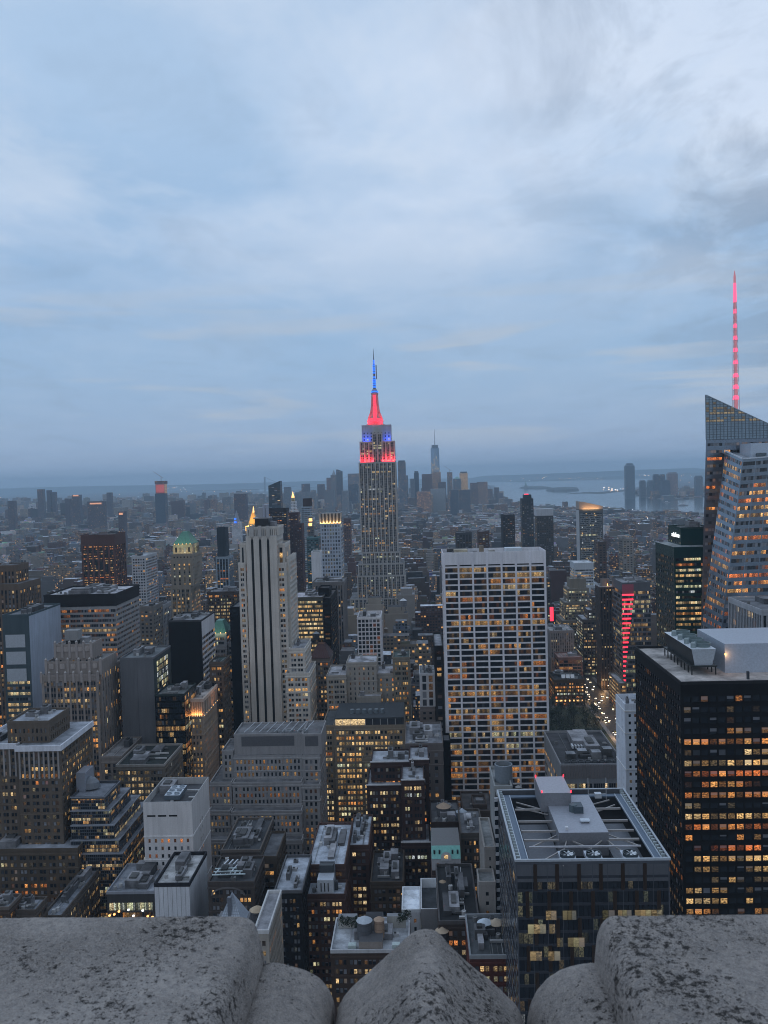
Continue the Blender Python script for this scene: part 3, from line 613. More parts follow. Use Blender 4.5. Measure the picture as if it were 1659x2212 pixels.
# --- glass tower with the open roof and fans
FANW = dict(c=(.20,.215,.25), wm=2, sm=2, t='ribbon', p=4.4, fw=.97, fh=.80, fl=4.1, sub=3, sc=(.12,.13,.155), mc=(.05,.05,.06), lit=.01, hue=.80, bl=0, rec=.12, top=1, mg=.3, mood=.4, br=.55)
def fan_extra(root, org, g):
    xa, xb, Yf, Yb, zt = g[0][:5]; zr = zt-6.5; wx = xb-xa; dy = Yb-Yf
    # light metal rim
    r_ = MB(); k = .35
    for (a, b, c, d) in ((xa-k,xb+k,Yf-k,Yf+.25), (xa-k,xb+k,Yb-.25,Yb+k), (xa-k,xa+.25,Yf+.25,Yb-.25), (xb-.25,xb+k,Yf+.25,Yb-.25)): r_.box(a, b, c, d, zt-.3, zt+.35, 0, (.42,.46,.50), bottom=True)
    r_.build('rim', METAL, root, org)
    for (x0, x1) in ((xa+1.6, xa+4.0), (xb-4.0, xb-1.6)):     # window cleaning track
        t = MB(); t.box(x0, x1, Yf+.6, Yb-3.2, zt-1.3, zt-.9, 0, (.16,.22,.30), bottom=True); t.box(x0, x0+.25, Yf+.6, Yb-3.2, zt-.9, zt-.4, 0, (.45,.5,.56)); t.box(x1-.25, x1, Yf+.6, Yb-3.2, zt-.9, zt-.4, 0, (.45,.5,.56)); t.build('cradle_track', METAL, root, org)
    t = MB(); t.box(xa+1.6, xb-1.6, Yb-4.2, Yb-2, zt-1.31, zt-.88, 0, (.16,.22,.30), bottom=True); t.build('cradle_track', METAL, root, org)
    for i in range(26):                                       # brackets along both sides
        y = Yf+1+(dy-2)*i/25
        for sx, x in ((1, xa), (-1, xb)):
            b = MB(); b.box(min(x+.3*sx, x+1.5*sx), max(x+.3*sx, x+1.5*sx), y-.18, y+.18, zt-1.1, zt+.1, 0, (.45,.52,.54), bottom=True); b.build('bracket', METAL, root, org)
    # central block in two heights
    bx0, bx1 = xa+.345*wx, xa+.69*wx; by0 = Yf+.30*dy
    b = MB(); b.box(bx0, bx1, by0, Yf+.86*dy, zr-2, zt+1.0, 0, (.27,.28,.31), topcol=(.36,.38,.43), topm=0); b.build('lift_house', METAL, root, org)
    b = MB(); b.box(xa+.27*wx+1, xa+.52*wx, Yf+.69*dy, Yb-1.5, zt-1, zt+5.5, 0, (.27,.28,.31), topcol=(.40,.39,.43)); b.build('machine_room', METAL, root, org)
    for (px_, py_) in ((.29, .70), (.51, .70), (.29, .97), (.51, .97)):
        l = MB(); l.lathe(xa+(px_+.01)*wx, Yf+py_*dy-.2, [(.22, zt+5.5), (.22, zt+6.2), (.1, zt+6.3)], 8, 0); l.build('beacon', RED, root, org)
    q = MB(); q.box(bx0+7.6, bx0+10.6, by0+15, by0+19.5, zt+1, zt+3.2, 0, (.10,.14,.17)); q.lathe(bx0+7.5, by0+17, [(1.3, zt+1), (1.3, zt+3.4)], 12, 0, (.13,.18,.2)); q.build('air_handler', METAL, root, org)
    q = MB(); q.box(bx0+8.2, bx0+11.2, by0+7, by0+9, zt+1.4, zt+1.9, 0, (.5,.55,.6), bottom=True); q.box(bx0+8.5, bx0+10.9, by0+7.2, by0+8.8, zt+1, zt+1.4, 0, (.1,.1,.12)); q.build('vent', METAL, root, org)
    q = MB(); q.box(bx0+2.4, bx0+3.3, by0+2, by0+3, zt+1, zt+1.9, 0, (.8,.82,.85)); q.build('hatch', METAL, root, org)
    def beam(ax, ay, bx, by, z=zt-1.0, w=.42, c=(.40,.38,.37)):
        m = MB(); m.beam((xa+ax*wx, Yf+ay*dy, z), (xa+bx*wx, Yf+by*dy, z+.004), w, 0, c); m.build('steel_beam', METAL, root, org)
    for yy in (.30, .42, .56, .74): beam(.10, yy, .345, yy, zt-1.3); beam(.69, yy, .9, yy, zt-1.3)
    beam(.12, .20, .88, .20, zt-1.0, .35, (.45,.45,.48))
    for (a, b, c, d) in ((.14,.02,.36,.20),(.36,.20,.40,.31),(.31,.0,.36,.20),(.54,.20,.42,.32),(.54,.20,.66,.32),(.54,.20,.58,.01),(.72,.20,.84,.02),(.72,.20,.68,.31),(.13,.22,.345,.38),(.88,.23,.69,.40),(.12,.80,.34,.68),(.13,.88,.34,.74),(.88,.82,.69,.70),(.86,.90,.69,.82)): beam(a, b, c, d, zt-1.7-.02*(a*10 % 3), .26)
    for x0, x1 in ((.12, .33), (.70, .90)):
        for y0, y1 in ((.22, .45), (.47, .68)):
            f = MB(); f.box(xa+x0*wx, xa+x1*wx, Yf+y0*dy, Yf+y1*dy, zr, zr+1.4, 0, (.20,.215,.245)); f.build('roof_slab', METAL, root, org)
    for i, fx in enumerate((.36, .535, .78)):
        cx_, cy_ = xa+fx*wx, Yf+.105*dy; fan = MB()
        fan.box(cx_-2.4, cx_+2.4, cy_-3.4, cy_+3.6, zt-2.6, zt-1.5, 0, (.50,.54,.60)); fz = zt-1.5
        fr = fan.build('fan_unit', METAL, root, org)
        s = MB(); s.lathe(cx_, cy_, [(2.25, fz), (2.3, fz+1.0), (2.05, fz+1.0), (2.0, fz+.1), (.3, fz+.05)], 28, 0, (.10,.13,.15)); s.build('shroud', METAL, fr)
        s.v = s.v
        bl = MB()
        for k in range(7):
            an = 2*math.pi*k/7+i*.4; an2 = an+.42; zt_ = fz+.78
            bl.quad((cx_+.35*math.cos(an), cy_+.35*math.sin(an), zt_), (cx_+1.9*math.cos(an), cy_+1.9*math.sin(an), zt_-.12), (cx_+1.9*math.cos(an2), cy_+1.9*math.sin(an2), zt_+.16), (cx_+.4*math.cos(an2+.2), cy_+.4*math.sin(an2+.2), zt_+.08), 0, (.72,.76,.80))
        bl.lathe(cx_, cy_, [(.45, fz+.5), (.45, fz+1.0), (.2, fz+1.1)], 10, 0, (.3,.33,.36)); bl.build('fan_blade_wheel', METAL, fr)
        for ch in fr.children: ch.location = -Vector(org)
    m = MB(); yb_ = Yb-5
    for x in (.70, .84): m.beam((xa+x*wx, yb_, zt-2), (xa+x*wx, yb_, zt+6), .12, 0, (.5,.52,.55))
    m.beam((xa+.70*wx, yb_, zt+.2), (xa+.84*wx, yb_, zt+.2), .15, 0, (.5,.52,.55)); m.box(xa+.75*wx, xa+.80*wx, yb_-1, yb_+1, zt-1, zt+.6, 0, (.5,.53,.57)); m.build('cleaning_cradle', METAL, root, org)
    # bronze piers behind the glass, two storeys tall and staggered
    nb = 7
    for row in range(8):
        z1 = zt-1.2-row*8.2; z0 = z1-8.0
        for i in range(nb):
            x = xa+wx*(i+.5+(.0 if row % 2 else .38))/(nb)
            if x > xb-1.2: continue
            p = MB(); p.box(x-.55, x+.55, Yf-.05, Yf+.10, z0, z1, 0, (.085,.05,.032), bottom=True); p.build('bronze_pier', METAL, root, org)
    # a few lit conference rooms
    R2 = random.Random(4)
    for (a, b, row, br) in ((.19,.26,4,.9),(.30,.39,4,.35),(.66,.75,4,.4),(.77,.95,4,.55),(.07,.19,5,.9),(.21,.25,5,.5),(.26,.30,6,.3),(.33,.44,6,.6),(.08,.16,7,.7),(.20,.28,7,.6),(.56,.64,4,.3)):
        z1 = zt-1.0-(row+.15)*4.1; q = MB()
        npn = max(2, round((b-a)*wx/1.6))
        for kk in range(npn):
            u_, v_ = a+(b-a)*kk/npn, a+(b-a)*(kk+1)/npn-.0018; q.quad((xa+u_*wx, Yf-.14, z1), (xa+v_*wx, Yf-.14, z1), (xa+v_*wx, Yf-.14, z1+2.8), (xa+u_*wx, Yf-.14, z1+2.8), 0, (0,0,0), (br*R2.uniform(.22, .50), R2.uniform(.66, .80), R2.random(), R2.choice((.1,.3,.4))), (0,0,.5,0,.5,1,0,1)); q.build('lit_window', GLASS, root, org)
make('glass_tower', 'dark glass tower with an open steel roof, three big fans and a flat lift house', 'office tower', [(1114,1446,1857,250,306,{'par':(.14,.15,.17)})],
     FANW, roofc=(.03,.03,.035), cl=0, parapet=6.5, extra=fan_extra)
# --- crystal glass tower with spire (right edge)
def quad_tower(name, label, cat, faces, roofs, st, Y, group=None):
    pass
def crystal():
    Ya, Yb = 588.0, 640.0
    org = (at(1590, 1200, Ya).x, Ya, 0); root = empty('crystal_tower', org, 'faceted pale glass skyscraper with sloping top and pink lit lattice spire', 'skyscraper')
    r = random.Random(5); gl = dict(c=(.22,.27,.33), wm=0, t='ribbon', p=8.6, fw=.93, fh=.50, fl=4.85, sub=5, sc=(.20,.245,.30), mc=(.12,.14,.17), lit=.42, hue=.20, bl=.55, rec=.15, top=1, mg=.4, mood=.9, br=.95)
    z0 = at(1514, 1500, Ya).z
    def A(px, py, Y): return at(px, py, Y)
    wins = []
    # rear volume
    TL = A(1525, 950, Ya); TR = A(1712, 945, Ya); BR = A(1712, 1560, Ya); BL = A(1508.5, 1560, Ya); BR.z = BL.z; TR.z = TL.z
    def face(nm, a, b, c, d, st, mats=(CURT, GLASS)):
        wb = MB(); ws = []; facade(wb, ws, a, b, c, d, st, Ya, r); return nm, wb, ws
    S1 = dict(gl, lit=.12, bl=.85, fh=.40, sc=(.25,.30,.36), c=(.25,.30,.36), fw=.86, p=11)
    parts = [face('rear_facet', BL, BR, TR, TL, S1)]
    BLb = BL.copy(); BLb.y = Yb; TLb = TL.copy(); TLb.y = Yb; BLb.x *= Yb/Ya*1.01; TLb.x *= Yb/Ya*1.01
    parts.append(face('side_facet', BLb, BL, TL, TLb, dict(S1, lit=.15)))
    # front volume
    T1 = A(1567, 974, 578); T2 = A(1604.5, 991, 552); T3 = A(1800, 960, 552); T3.z = T2.z+3
    B1 = A(1509, 1430, 574); B2 = A(1549, 1432, 541); B3 = A(1800, 1432, 541); B1.z = B2.z = B3.z = A(1549, 1432, 541).z
    T1.z = A(1567, 974, 578).z
    parts.append(face('left_facet', B1, B2, T2, T1, dict(gl, p=6, lit=.38, br=.7, c=(.24,.30,.36), sc=(.22,.28,.345))))
    parts.append(face('front_facet', B2, B3, T3, T2, gl))
    allw = []
    for nm, wb, ws in parts:
        allw += ws; wb.build(nm, [CURT, GLASS], root, org)
    base = MB()
    for (a, b) in ((B1, B2), (B2, B3), (BL, BR)):
        base.quad((a.x,a.y,0), (b.x,b.y,0), (b.x,b.y,b.z), (a.x,a.y,a.z), 0, (.25,.30,.35))
    base.quad((BLb.x,BLb.y,0), (BL.x,BL.y,0), (BL.x,BL.y,BL.z), (BLb.x,BLb.y,BLb.z), 0, (.25,.3,.35)); base.build('lower_wall', CURT, root, org)
    rf = MB(); zr = min(T1.z, T2.z)-1
    rf.poly([(T1.x,T1.y,T1.z-1), (T2.x,T2.y,T2.z-1), (T3.x,T3.y,T3.z-1), (T3.x,Ya,T3.z-1), (T1.x,Ya,T1.z-1)], 0, (.3,.33,.37)); rf.build('terrace', ROOF, root, org)
    pr = MB()
    for a, b in ((T1, T2), (T2, T3)): pr.beam(a, b, .55, 0, (.55,.60,.66))
    pr.build('terrace_rail', METAL, root, org)
    for (xa, xb, ya, yb, h, c) in ((1622, 1700, 566, 585, 11, (.45,.52,.60)), (1640, 1656, 560, 565, 4.5, (.16,.20,.22)), (1657, 1690, 557, 562, 2.8, (.40,.46,.52))):
        q = MB(); q.box(A(xa,980,ya).x, A(xb,980,ya).x, ya, yb, T2.z-1, T2.z-1+h, 0, c); q.build('roof_room', METAL, root, org)
    # the glass screen of the sloping top
    SL = A(1525, 853, Ya); SR = A(1712, 939, Ya); n = 18; m_ = 24; scn = MB(); lw = []
    for i in range(m_):
        u0_, u1_ = i/m_, (i+1)/m_
        xa, xb = TL.x+(TR.x-TL.x)*u0_, TL.x+(TR.x-TL.x)*u1_
        ta, tb = SL.z+(SR.z-SL.z)*u0_, SL.z+(SR.z-SL.z)*u1_
        for j in range(n):
            za = TL.z+(SL.z-TL.z)*j/n; zb = TL.z+(SL.z-TL.z)*(j+1)/n
            a0, b0 = min(za, ta), min(za, tb); a1, b1 = min(zb, ta), min(zb, tb)
            if a1-a0 < .05 and b1-b0 < .05: continue
            if zb > (SL.z+TL.z)/2+14 and j > n-1: continue
            l = .28 if j in (7, 10) and r.random() < .75 else (.14 if j in (8, 11, 12, 14) and r.random() < .5 else .0)
            scn.quad((xa+.18,Ya-.1,a0+.25), (xb-.18,Ya-.1,b0+.25), (xb-.18,Ya-.1,max(b1-.12, b0+.26)), (xa+.18,Ya-.1,max(a1-.12, a0+.26)), 1 if l else 0, (.30,.38,.44), (l*r.uniform(.8,1.6), .72, r.random(), .1) )
        scn.box(xa-.16, xa+.16, Ya-.3, Ya+.2, TL.z, ta, 2, (.16,.20,.23))
    for j in range(n+1):
        zz = TL.z+(SL.z-TL.z)*j/n; xe = TL.x+(TR.x-TL.x)*min(1, max(0, (SL.z-zz)/(SL.z-SR.z)))
        if xe-TL.x > .5: scn.box(TL.x, xe, Ya-.25, Ya+.15, zz-.14, zz+.14, 2, (.16,.20,.23), bottom=True)
    scn.beam(SL, SR, .35, 2, (.35,.40,.44)); scn.build('sloping_screen', [CURT, GLASS, METAL], root, org)
    scb = MB(); scb.quad((TL.x,Ya+.6,TL.z), (TR.x,Ya+.6,TR.z), (SR.x,Ya+.6,SR.z), (SL.x,Ya+.6,SL.z), 0, (.20,.25,.29)); scb.build('screen_back', CURT, root, org)
    # spire
    xc = A(1590, 884, Ya+12).x; yc = Ya+12; zb = A(1590, 888, yc).z-6; zt = A(1583, 585, yc).z; zq = A(1584.5, 650, yc).z
    sp = MB(); sp.lathe(xc, yc, [(1.35, zb), (1.2, zb+(zq-zb)*.5), (.85, zq), (.8, zt-4), (.2, zt)], 10, 0, (.40,.34,.37)); sp.build('spire_core', glowmat('led_washed_steel', (.9,.34,.42), .42), root, org)  # LED light falling on the steel is put in as weak pink emission
    H = zq-zb; lat = MB()
    def rad(z): return 2.6-1.5*(z-zb)/H
    nn = 12
    for k in range(4):
        an = math.pi/4+k*math.pi/2
        lat.beam((xc+math.cos(an)*rad(zb), yc+math.sin(an)*rad(zb), zb), (xc+math.cos(an)*rad(zq), yc+math.sin(an)*rad(zq), zq), .13, 0, (.55,.40,.44))
    for j in range(nn):
        za, zc = zb+H*j/nn, zb+H*(j+1)/nn
        for k in range(4):
            a1, a2 = math.pi/4+k*math.pi/2, math.pi/4+(k+1)*math.pi/2
            lat.beam((xc+math.cos(a1)*rad(za), yc+math.sin(a1)*rad(za), za), (xc+math.cos(a2)*rad(zc), yc+math.sin(a2)*rad(zc), zc), .09, 0, (.55,.40,.44))
            lat.beam((xc+math.cos(a1)*rad(zc), yc+math.sin(a1)*rad(zc), zc), (xc+math.cos(a2)*rad(zc), yc+math.sin(a2)*rad(zc), zc), .12, 0, (.5,.35,.4))
    lat.build('spire_lattice', METAL, root, org)
    for pz in (861, 838, 813, 784, 758, 732, 706, 675): 
        zl = A(1589, pz, yc).z; q = MB(); q.lathe(xc, yc, [(rad(zl)*.92, zl-.6), (rad(zl)*.80, zl+1.0), (.8, zl+3.2)], 12, 0); q.build('spire_lamp', PINK, root, org)
        q = MB(); q.lathe(xc, yc, [(1.40, zl-.5), (1.28, zl+7)], 8, 0); 
    q = MB(); q.lathe(xc, yc, [(1.25, zq-1), (.95, zq+12)], 10, 0); q.build('spire_lamp', PINK, root, org)
    q = MB(); q.lathe(xc, yc, [(2.5, zb+5), (2.4, zb+6.4)], 12, 0); q.build('spire_lamp', PINK, root, org)
    allw = [w for w in allw]
    def ok(q):
        p = proj(*q[0][0]); return p and 1500 < p[0] < 1665 and 940 < p[1] < 1385
    vis = [q for q in allw if ok(q)]; hid = [q for q in allw if not ok(q)]
    vis.sort(key=lambda q: -q[0][0][2])
    for q in vis[:100]:
        mb = MB(); pane_mesh(q, mb); mb.build('window', GLASS, root, org)
    mb = MB()
    for q in vis[100:]+hid: pane_mesh(q, mb)
    tag(mb.build('window', GLASS, root, org), kind='stuff')
    OCC.append((1515, 1700, 960, 541)); FOOT.append((B1.x, 400, 541, 640))
crystal()

# --- text as real letters
def letters(txt, size, loc, rot, mat, parent, name='sign_lettering', sp=1.0, depth=.12):
    cu = bpy.data.curves.new('t', 'FONT'); cu.body = txt; cu.size = size; cu.extrude = depth; cu.align_x = 'CENTER'; cu.space_character = sp; cu.offset = .02
    to = bpy.data.objects.new('t', cu); C.objects.link(to); dg = bpy.context.evaluated_depsgraph_get(); dg.update()
    me = bpy.data.meshes.new_from_object(to.evaluated_get(dg)); bpy.data.objects.remove(to); bpy.data.curves.remove(cu)
    me.materials.clear(); me.materials.append(mat); o = bpy.data.objects.new(name, me); C.objects.link(o); o.rotation_euler = rot; o.location = loc
    o.parent = parent; return o

# --- dark green glass tower with the lit sign
GRN = dict(c=(.04,.14,.125), wm=2, sm=2, t='ribbon', p=4.5, fw=.95, fh=.46, fl=3.95, sub=3, sc=(.04,.14,.125), mc=(.015,.05,.045), lit=.75, hue=.56, bl=.05, rec=.2, top=7, mg=.8, mood=.7, br=.9, side={'lit':.16,'br':.35,'t':'ribbon','sc':(.03,.10,.09)})
def green_extra(root, org, g):
    xa, xb, Yf, Yb, zt = g[1][:5]
    for i, ch in enumerate('x'): pass
    y0 = 642.0; zc = at(1461, 1160, y0).z
    xs = xa-.35
    letters('salesforce', 4.6, Vector((xs, y0+2.5, zc))-Vector(org), (R(90), 0, R(-90)), WHITE, root)
make('green_glass_tower', 'dark green glass office tower with a white lit sign near its top', 'office tower', [
    (1456,1530,1181,620,668,{'par':(.03,.10,.09),'nocl':1}), (1470,1540,1139,633,664,{'z':0,'st':{'t':'blank','wm':2},'par':(.05,.10,.09)})], GRN, roofc=(.34,.37,.38), cl=2, extra=green_extra)

# --- left half
OFF = dict(PUN, c=TAN)
make('office_tower', 'wide tan banded slab with dark bands round its flat roof, top left', 'office tower', [(94,250,1284,650,706,{'st':{'top':0,'bot':20,'t':'blank','c':(.05,.045,.045),'seam':0},'zb':at(170,1310,650).z}), (94.2,249.8,1311,650.3,706,{'flat':1})],
    dict(c=(.34,.33,.33), t='ribbon', p=5, fw=.99, fh=.55, fl=3.85, sub=4, sc=(.33,.32,.32), mc=(.26,.25,.25), lit=.50, hue=.30, bl=.25, rec=.12, top=1.5, mg=.2, br=.6, mood=.5, side={'lit':.04,'bl':.6,'fh':.45}), roofc=(.42,.42,.45), cl=5)
def blue_extra(root, org, g):
    xa, xb, Yf, Yb, zt = g[0][:5]
    for k, zz in enumerate((14, 26, 38)):
        q = MB(); q.box(xa+1.6, xa+15.5, Yf-.12, Yf+.1, zt-zz-9, zt-zz, 0, (.40,.44,.48), bottom=True); q.build('metal_panel', METAL, root, org)
make('blue_office_tower', 'pale blue-grey tower with a blank side wall and dark glass front, left edge', 'office tower', [(4.5,62,1328,585,638,{'st':{'side':{'t':'punch','p':9,'fw':.10,'fh':.5,'fl':9,'lit':0,'c':(.36,.41,.49),'mg':24,'bl':0,'g':1,'sub':1,'sc':None,'wm':0}}})],
    dict(c=(.10,.14,.16), t='ribbon', p=7, fw=.92, fh=.55, fl=3.9, sub=4, sc=(.10,.14,.16), lit=.38, hue=.55, bl=.1, rec=.15, top=46, mg=1, br=.75, mood=1.2), roofc=(.2,.21,.23), cl=3, extra=blue_extra)
ART = dict(t='strip', c=(.31,.27,.245), sc=(.20,.175,.16), p=2.2, g=2, fw=.70, fh=.60, fl=3.75, rec=.4, lit=.36, hue=.45, bl=.3, top=4, br=.85)
def deco_extra(root, org, g):
    for i in (0, 1, 2):
        xa, xb, Yf, Yb, zt = g[i][:5]; n = 5 if i < 2 else 7
        for k in range(n+1):
            x = xa+(xb-xa)*k/n; q = MB(); q.box(x-.75, x+.75, Yf-.45, Yf+.3, zt-9 if i < 2 else zt-5, zt+1.6, 0, (.36,.32,.30), bottom=True); q.lathe(x, Yf, [(.85, zt+1.6), (.2, zt+2.6)], 8, 0, (.42,.40,.38)); q.build('finial', MASON, root, org)
        if i < 2:
            for k in range(n):
                x = xa+(xb-xa)*(k+.5)/n; q = MB()
                q.lathe(x, Yf-.2, [(1.5, zt-4.6), (1.7, zt-3), (1.5, zt-1.4)], 10, 0, (.38,.335,.31), sy=.3); q.build('medallion', MASON, root, org)
    xa, xb, Yf, Yb, zt = g[0][:5]
    q = MB(); q.box(xa+4, xa+13, Yf+6, Yf+13, zt+1.5, zt+8, 0, (.30,.30,.30), bottom=True); q.box(xa+4.5, xa+12.5, Yf+6.5, Yf+12.5, zt-1, zt+1.5, 0, (.06,.06,.06)); q.build('water_tank_house', MASON, root, org)
make('art_deco_tower', 'stepped brownish art deco tower with a scalloped crown, left of centre', 'office tower', [
    (119,196,1392,546,566,{'st':{'top':10,'g':1,'p':4.6,'fw':.3,'lit':.05,'fh':.85}}), (99,217,1429,542,572,{'st':{'top':9,'g':1,'p':4.6,'fw':.3,'lit':.15,'fh':.85}}), (89,211,1458,539,580,{}),
    (219,262,1634,520,560,{'st':{'t':'punch'}}), (259,292,1676,510,556,{'st':{'t':'punch'}})], ART, roofc=(.24,.23,.23), cl=1, extra=deco_extra)
make('grey_slab_tower', 'blank grey concrete slab tower with a glazed lit corner beside the art deco tower', 'office tower', [(259,331,1421,560,600,{'st':{'seam':9,'side':{'t':'ribbon','p':4,'fw':.95,'fh':.8,'fl':3.9,'sub':2,'lit':.8,'hue':.80,'br':1.0,'c':(.10,.12,.12),'sc':(.12,.13,.13),'mc':(.05,.06,.06),'mg':7,'top':4}}})],
    dict(t='blank', c=(.185,.19,.205)), roofc=(.2,.22,.23), cl=3)
make('faceted_glass_building', 'dark green faceted glass block with scattered golden windows', 'office building', [(334,398,1500,545,575,{'par':(.05,.07,.07)})],
    dict(c=(.035,.05,.05), wm=2, t='ribbon', p=4, fw=.94, fh=.7, fl=3.9, sub=3, sc=(.04,.055,.055), mc=(.02,.03,.03), lit=.20, hue=.5, bl=.03, rec=.12, top=1, mg=.3, br=.6, mood=1.1), roofc=(.16,.17,.17), cl=3)
def hip(name, root, org, xa, xb, ya, yb, z0, h, colr, ins=.3, lights=None):
    q = MB(); a, b = (xb-xa)*ins, (yb-ya)*ins; e = .8
    P0 = [(xa-e,ya-e,z0), (xb+e,ya-e,z0), (xb+e,yb+e,z0), (xa-e,yb+e,z0)]; P1 = [(xa+a,ya+b,z0+h), (xb-a,ya+b,z0+h), (xb-a,yb-b,z0+h), (xa+a,yb-b,z0+h)]
    for i in range(4):
        j = (i+1) % 4; A_, B_, C_, D_ = map(Vector, (P0[i], P0[j], P1[j], P1[i])); n = 9
        for k in range(n):
            u, v = k/n, (k+1)/n; g_ = .012
            q.quad(tuple(A_.lerp(B_,u+g_)), tuple(A_.lerp(B_,v-g_)), tuple(D_.lerp(C_,v-g_)), tuple(D_.lerp(C_,u+g_)), 0, colr)
            q.beam(A_.lerp(B_,v), D_.lerp(C_,v), .14, 0, tuple(c*.8 for c in colr))
    q.poly(P1, 0, colr); q.poly([(x,y,z-.3) for x, y, z in P0[::-1]], 0, colr); return q.build(name, METAL, root, org)
GREEN = (.13,.33,.26)
def green_roof_extra(root, org, g):
    xa, xb, Yf, Yb, zt = g[0][:5]
    hip('green_roof', root, org, xa+1.2, xb-1.2, Yf+1.2, Yb-1.2, zt+.2, 11.5, GREEN, .36)
    for i in range(5):
        x = xa+(xb-xa)*(i+.5)/5
        l = MB(); l.lathe(x, Yf-.2, [(.3, zt+.1), (.3, zt+.7)], 8, 0); l.build('roof_lamp', WARM, root, org)
    area_light('roof_floodlight', ((xa+xb)/2, Yf-6, zt-.5), ((xa+xb)/2, Yf+4, zt+6), xb-xa, 1.5, 600, (.75,1,.55), root, org)
    area_light('roof_floodlight', (xb+6, (Yf+Yb)/2, zt-.5), (xb-3, (Yf+Yb)/2, zt+6), 1.5, Yb-Yf, 300, (.75,1,.55), root, org)
    zl = g[1][4]
    area_light('crown_floodlight', ((xa+xb)/2, g[1][2]-1.5, zl+.8), ((xa+xb)/2, Yf+.5, zl+8), g[1][1]-g[1][0], .8, 800, (1,.82,.42), root, org)
    area_light('crown_floodlight', (g[1][1]+.8, (Yf+Yb)/2, zl+.8), (xb, (Yf+Yb)/2, zl+8), .8, 16, 600, (1,.82,.42), root, org)
make('green_roofed_tower', 'tan tower with a floodlit green hipped roof and yellow lit crown', 'office tower', [
    (373,415,1176,803,829,{'flat':1,'z':1,'st':{'t':'punch','g':1,'p':4,'fw':.45,'fh':.75,'fl':9,'top':2,'lit':.2}}), (370,418,1197,801,831,{'z':2,'st':{'t':'punch','g':1,'p':3,'fw':.4,'fh':.4,'fl':4,'top':1,'lit':.5}}),
    (368.5,416,1209,799,833,{'z':3,'st':{'t':'punch','g':1,'p':4.5,'fw':.3,'fh':.45,'lit':.35}}), (368.5,412,1266,799,834,{})],
    dict(t='strip', c=(.30,.265,.22), sc=(.20,.175,.145), p=2.3, g=2, fw=.6, fh=.55, fl=3.7, lit=.30, hue=.55, bl=.2, top=3), roofc=(.2,.2,.18), cl=0, extra=green_roof_extra)
make('black_slab_tower', 'flat black windowless slab with white striped edge in front of the green roofed tower', 'office tower', [
    (363,435,1340,620,660,{'par':(.10,.10,.11),'st':{'t':'ribbon','p':40,'fw':.16,'fh':.42,'fl':3.9,'mg':28,'sub':2,'lit':.25,'hue':.55,'bl':.2,'rec':.1,'top':14,'sc':None,'side':{'t':'ribbon','p':5,'fw':.98,'fh':.55,'mg':.3,'c':(.55,.56,.60),'sc':(.55,.56,.60),'lit':.05,'top':12,'mc':(.3,.3,.3)}}})],
    dict(c=(.026,.028,.033), wm=0), roofc=(.26,.27,.29), cl=3)
def green2(root, org, g):
    xa, xb, Yf, Yb, zt = g[0][:5]; hip('green_roof', root, org, xa+1, xb-1, Yf+1, Yb-1, zt+.2, 9.5, GREEN, .28)
    for px_ in (0.04, .33, .66, .97):
        l = MB(); l.lathe(xa+(xb-xa)*px_, Yf-.6, [(.35, zt+.1), (.35, zt+.8)], 8, 0); l.build('roof_lamp', WARM, root, org)
    area_light('roof_floodlight', ((xa+xb)/2, Yf-4, zt-.5), ((xa+xb)/2, Yf+4, zt+5), xb-xa, 1.0, 350, (.8,1,.6), root, org)
make('green_roofed_building', 'smaller stepped grey building with a green hipped roof behind the black slab', 'office building', [
    (453,489,1368,715,738,{'flat':1,'z':1,'st':{'t':'ribbon','p':12,'fw':.8,'fh':.6,'sub':4,'c':(.34,.35,.36)}}), (449,490,1395,713,745,{}), (490.3,508,1388,716,748,{'st':{'lit':.15}})],
    dict(PUN, c=(.33,.32,.32), lit=.4), roofc=(.25,.25,.25), cl=0, extra=green2)
make('brown_office_tower', 'narrow dark brown block between the black slab and the pale striped tower', 'office building', [(452,482,1430,600,622,{})], dict(PUN, c=(.15,.125,.105), lit=.38), roofc=(.05,.09,.08), cl=1)
make('dark_office_tower', 'plain black tower edge directly behind the pale striped tower', 'office tower', [(496,517,1311,690,740,{})], dict(t='blank', c=(.03,.033,.04)), cl=0)
def orange_extra(root, org, g):
    xa, xb, Yf, Yb, zt = g[0][:5]; zl = zt-11.2
    for (a, b, c, d) in ((xa-.9, xb+.9, Yf-.9, Yf+.2), (xb-.2, xb+.9, Yf+.2, Yb)):
        q = MB(); q.box(a, b, c, d, zt-1.6, zt+.6, 0, (.50,.42,.36), bottom=True); q.build('cornice', MASON, root, org)
        q = MB(); q.box(a, b, c, d, zl-.6, zl, 0, (.45,.38,.32), bottom=True); q.build('ledge', MASON, root, org)
    for k in range(9):
        x = xa+.7+(xb-xa-1.4)*k/8; q = MB(); q.lathe(x, Yf-.35, [(.34, zl), (.3, zt-1.6)], 8, 0, (.45,.38,.32)); q.build('column', MASON, root, org)
        l = MB(); l.box(x-.18, x+.18, Yf-.85, Yf-.6, zl+.02, zl+.35, 0); l.build('cornice_lamp', WARM, root, org)
    for k in range(9):
        y = Yf+1+(Yb-Yf-2)*k/8; q = MB(); q.lathe(xb+.35, y, [(.34, zl), (.3, zt-1.6)], 8, 0, (.45,.38,.32)); q.build('column', MASON, root, org)
        l = MB(); l.box(xb+.6, xb+.85, y-.18, y+.18, zl+.02, zl+.35, 0); l.build('cornice_lamp', WARM, root, org)
    area_light('cornice_glow', ((xa+xb)/2, Yf-1.3, zl+.5), ((xa+xb)/2, Yf+.3, zt-3), xb-xa, .3, 1900, (1,.42,.13), root, org)
    area_light('cornice_glow', (xb+1.3, (Yf+Yb)/2, zl+.5), (xb-.3, (Yf+Yb)/2, zt-3), .3, Yb-Yf, 1900, (1,.42,.13), root, org)
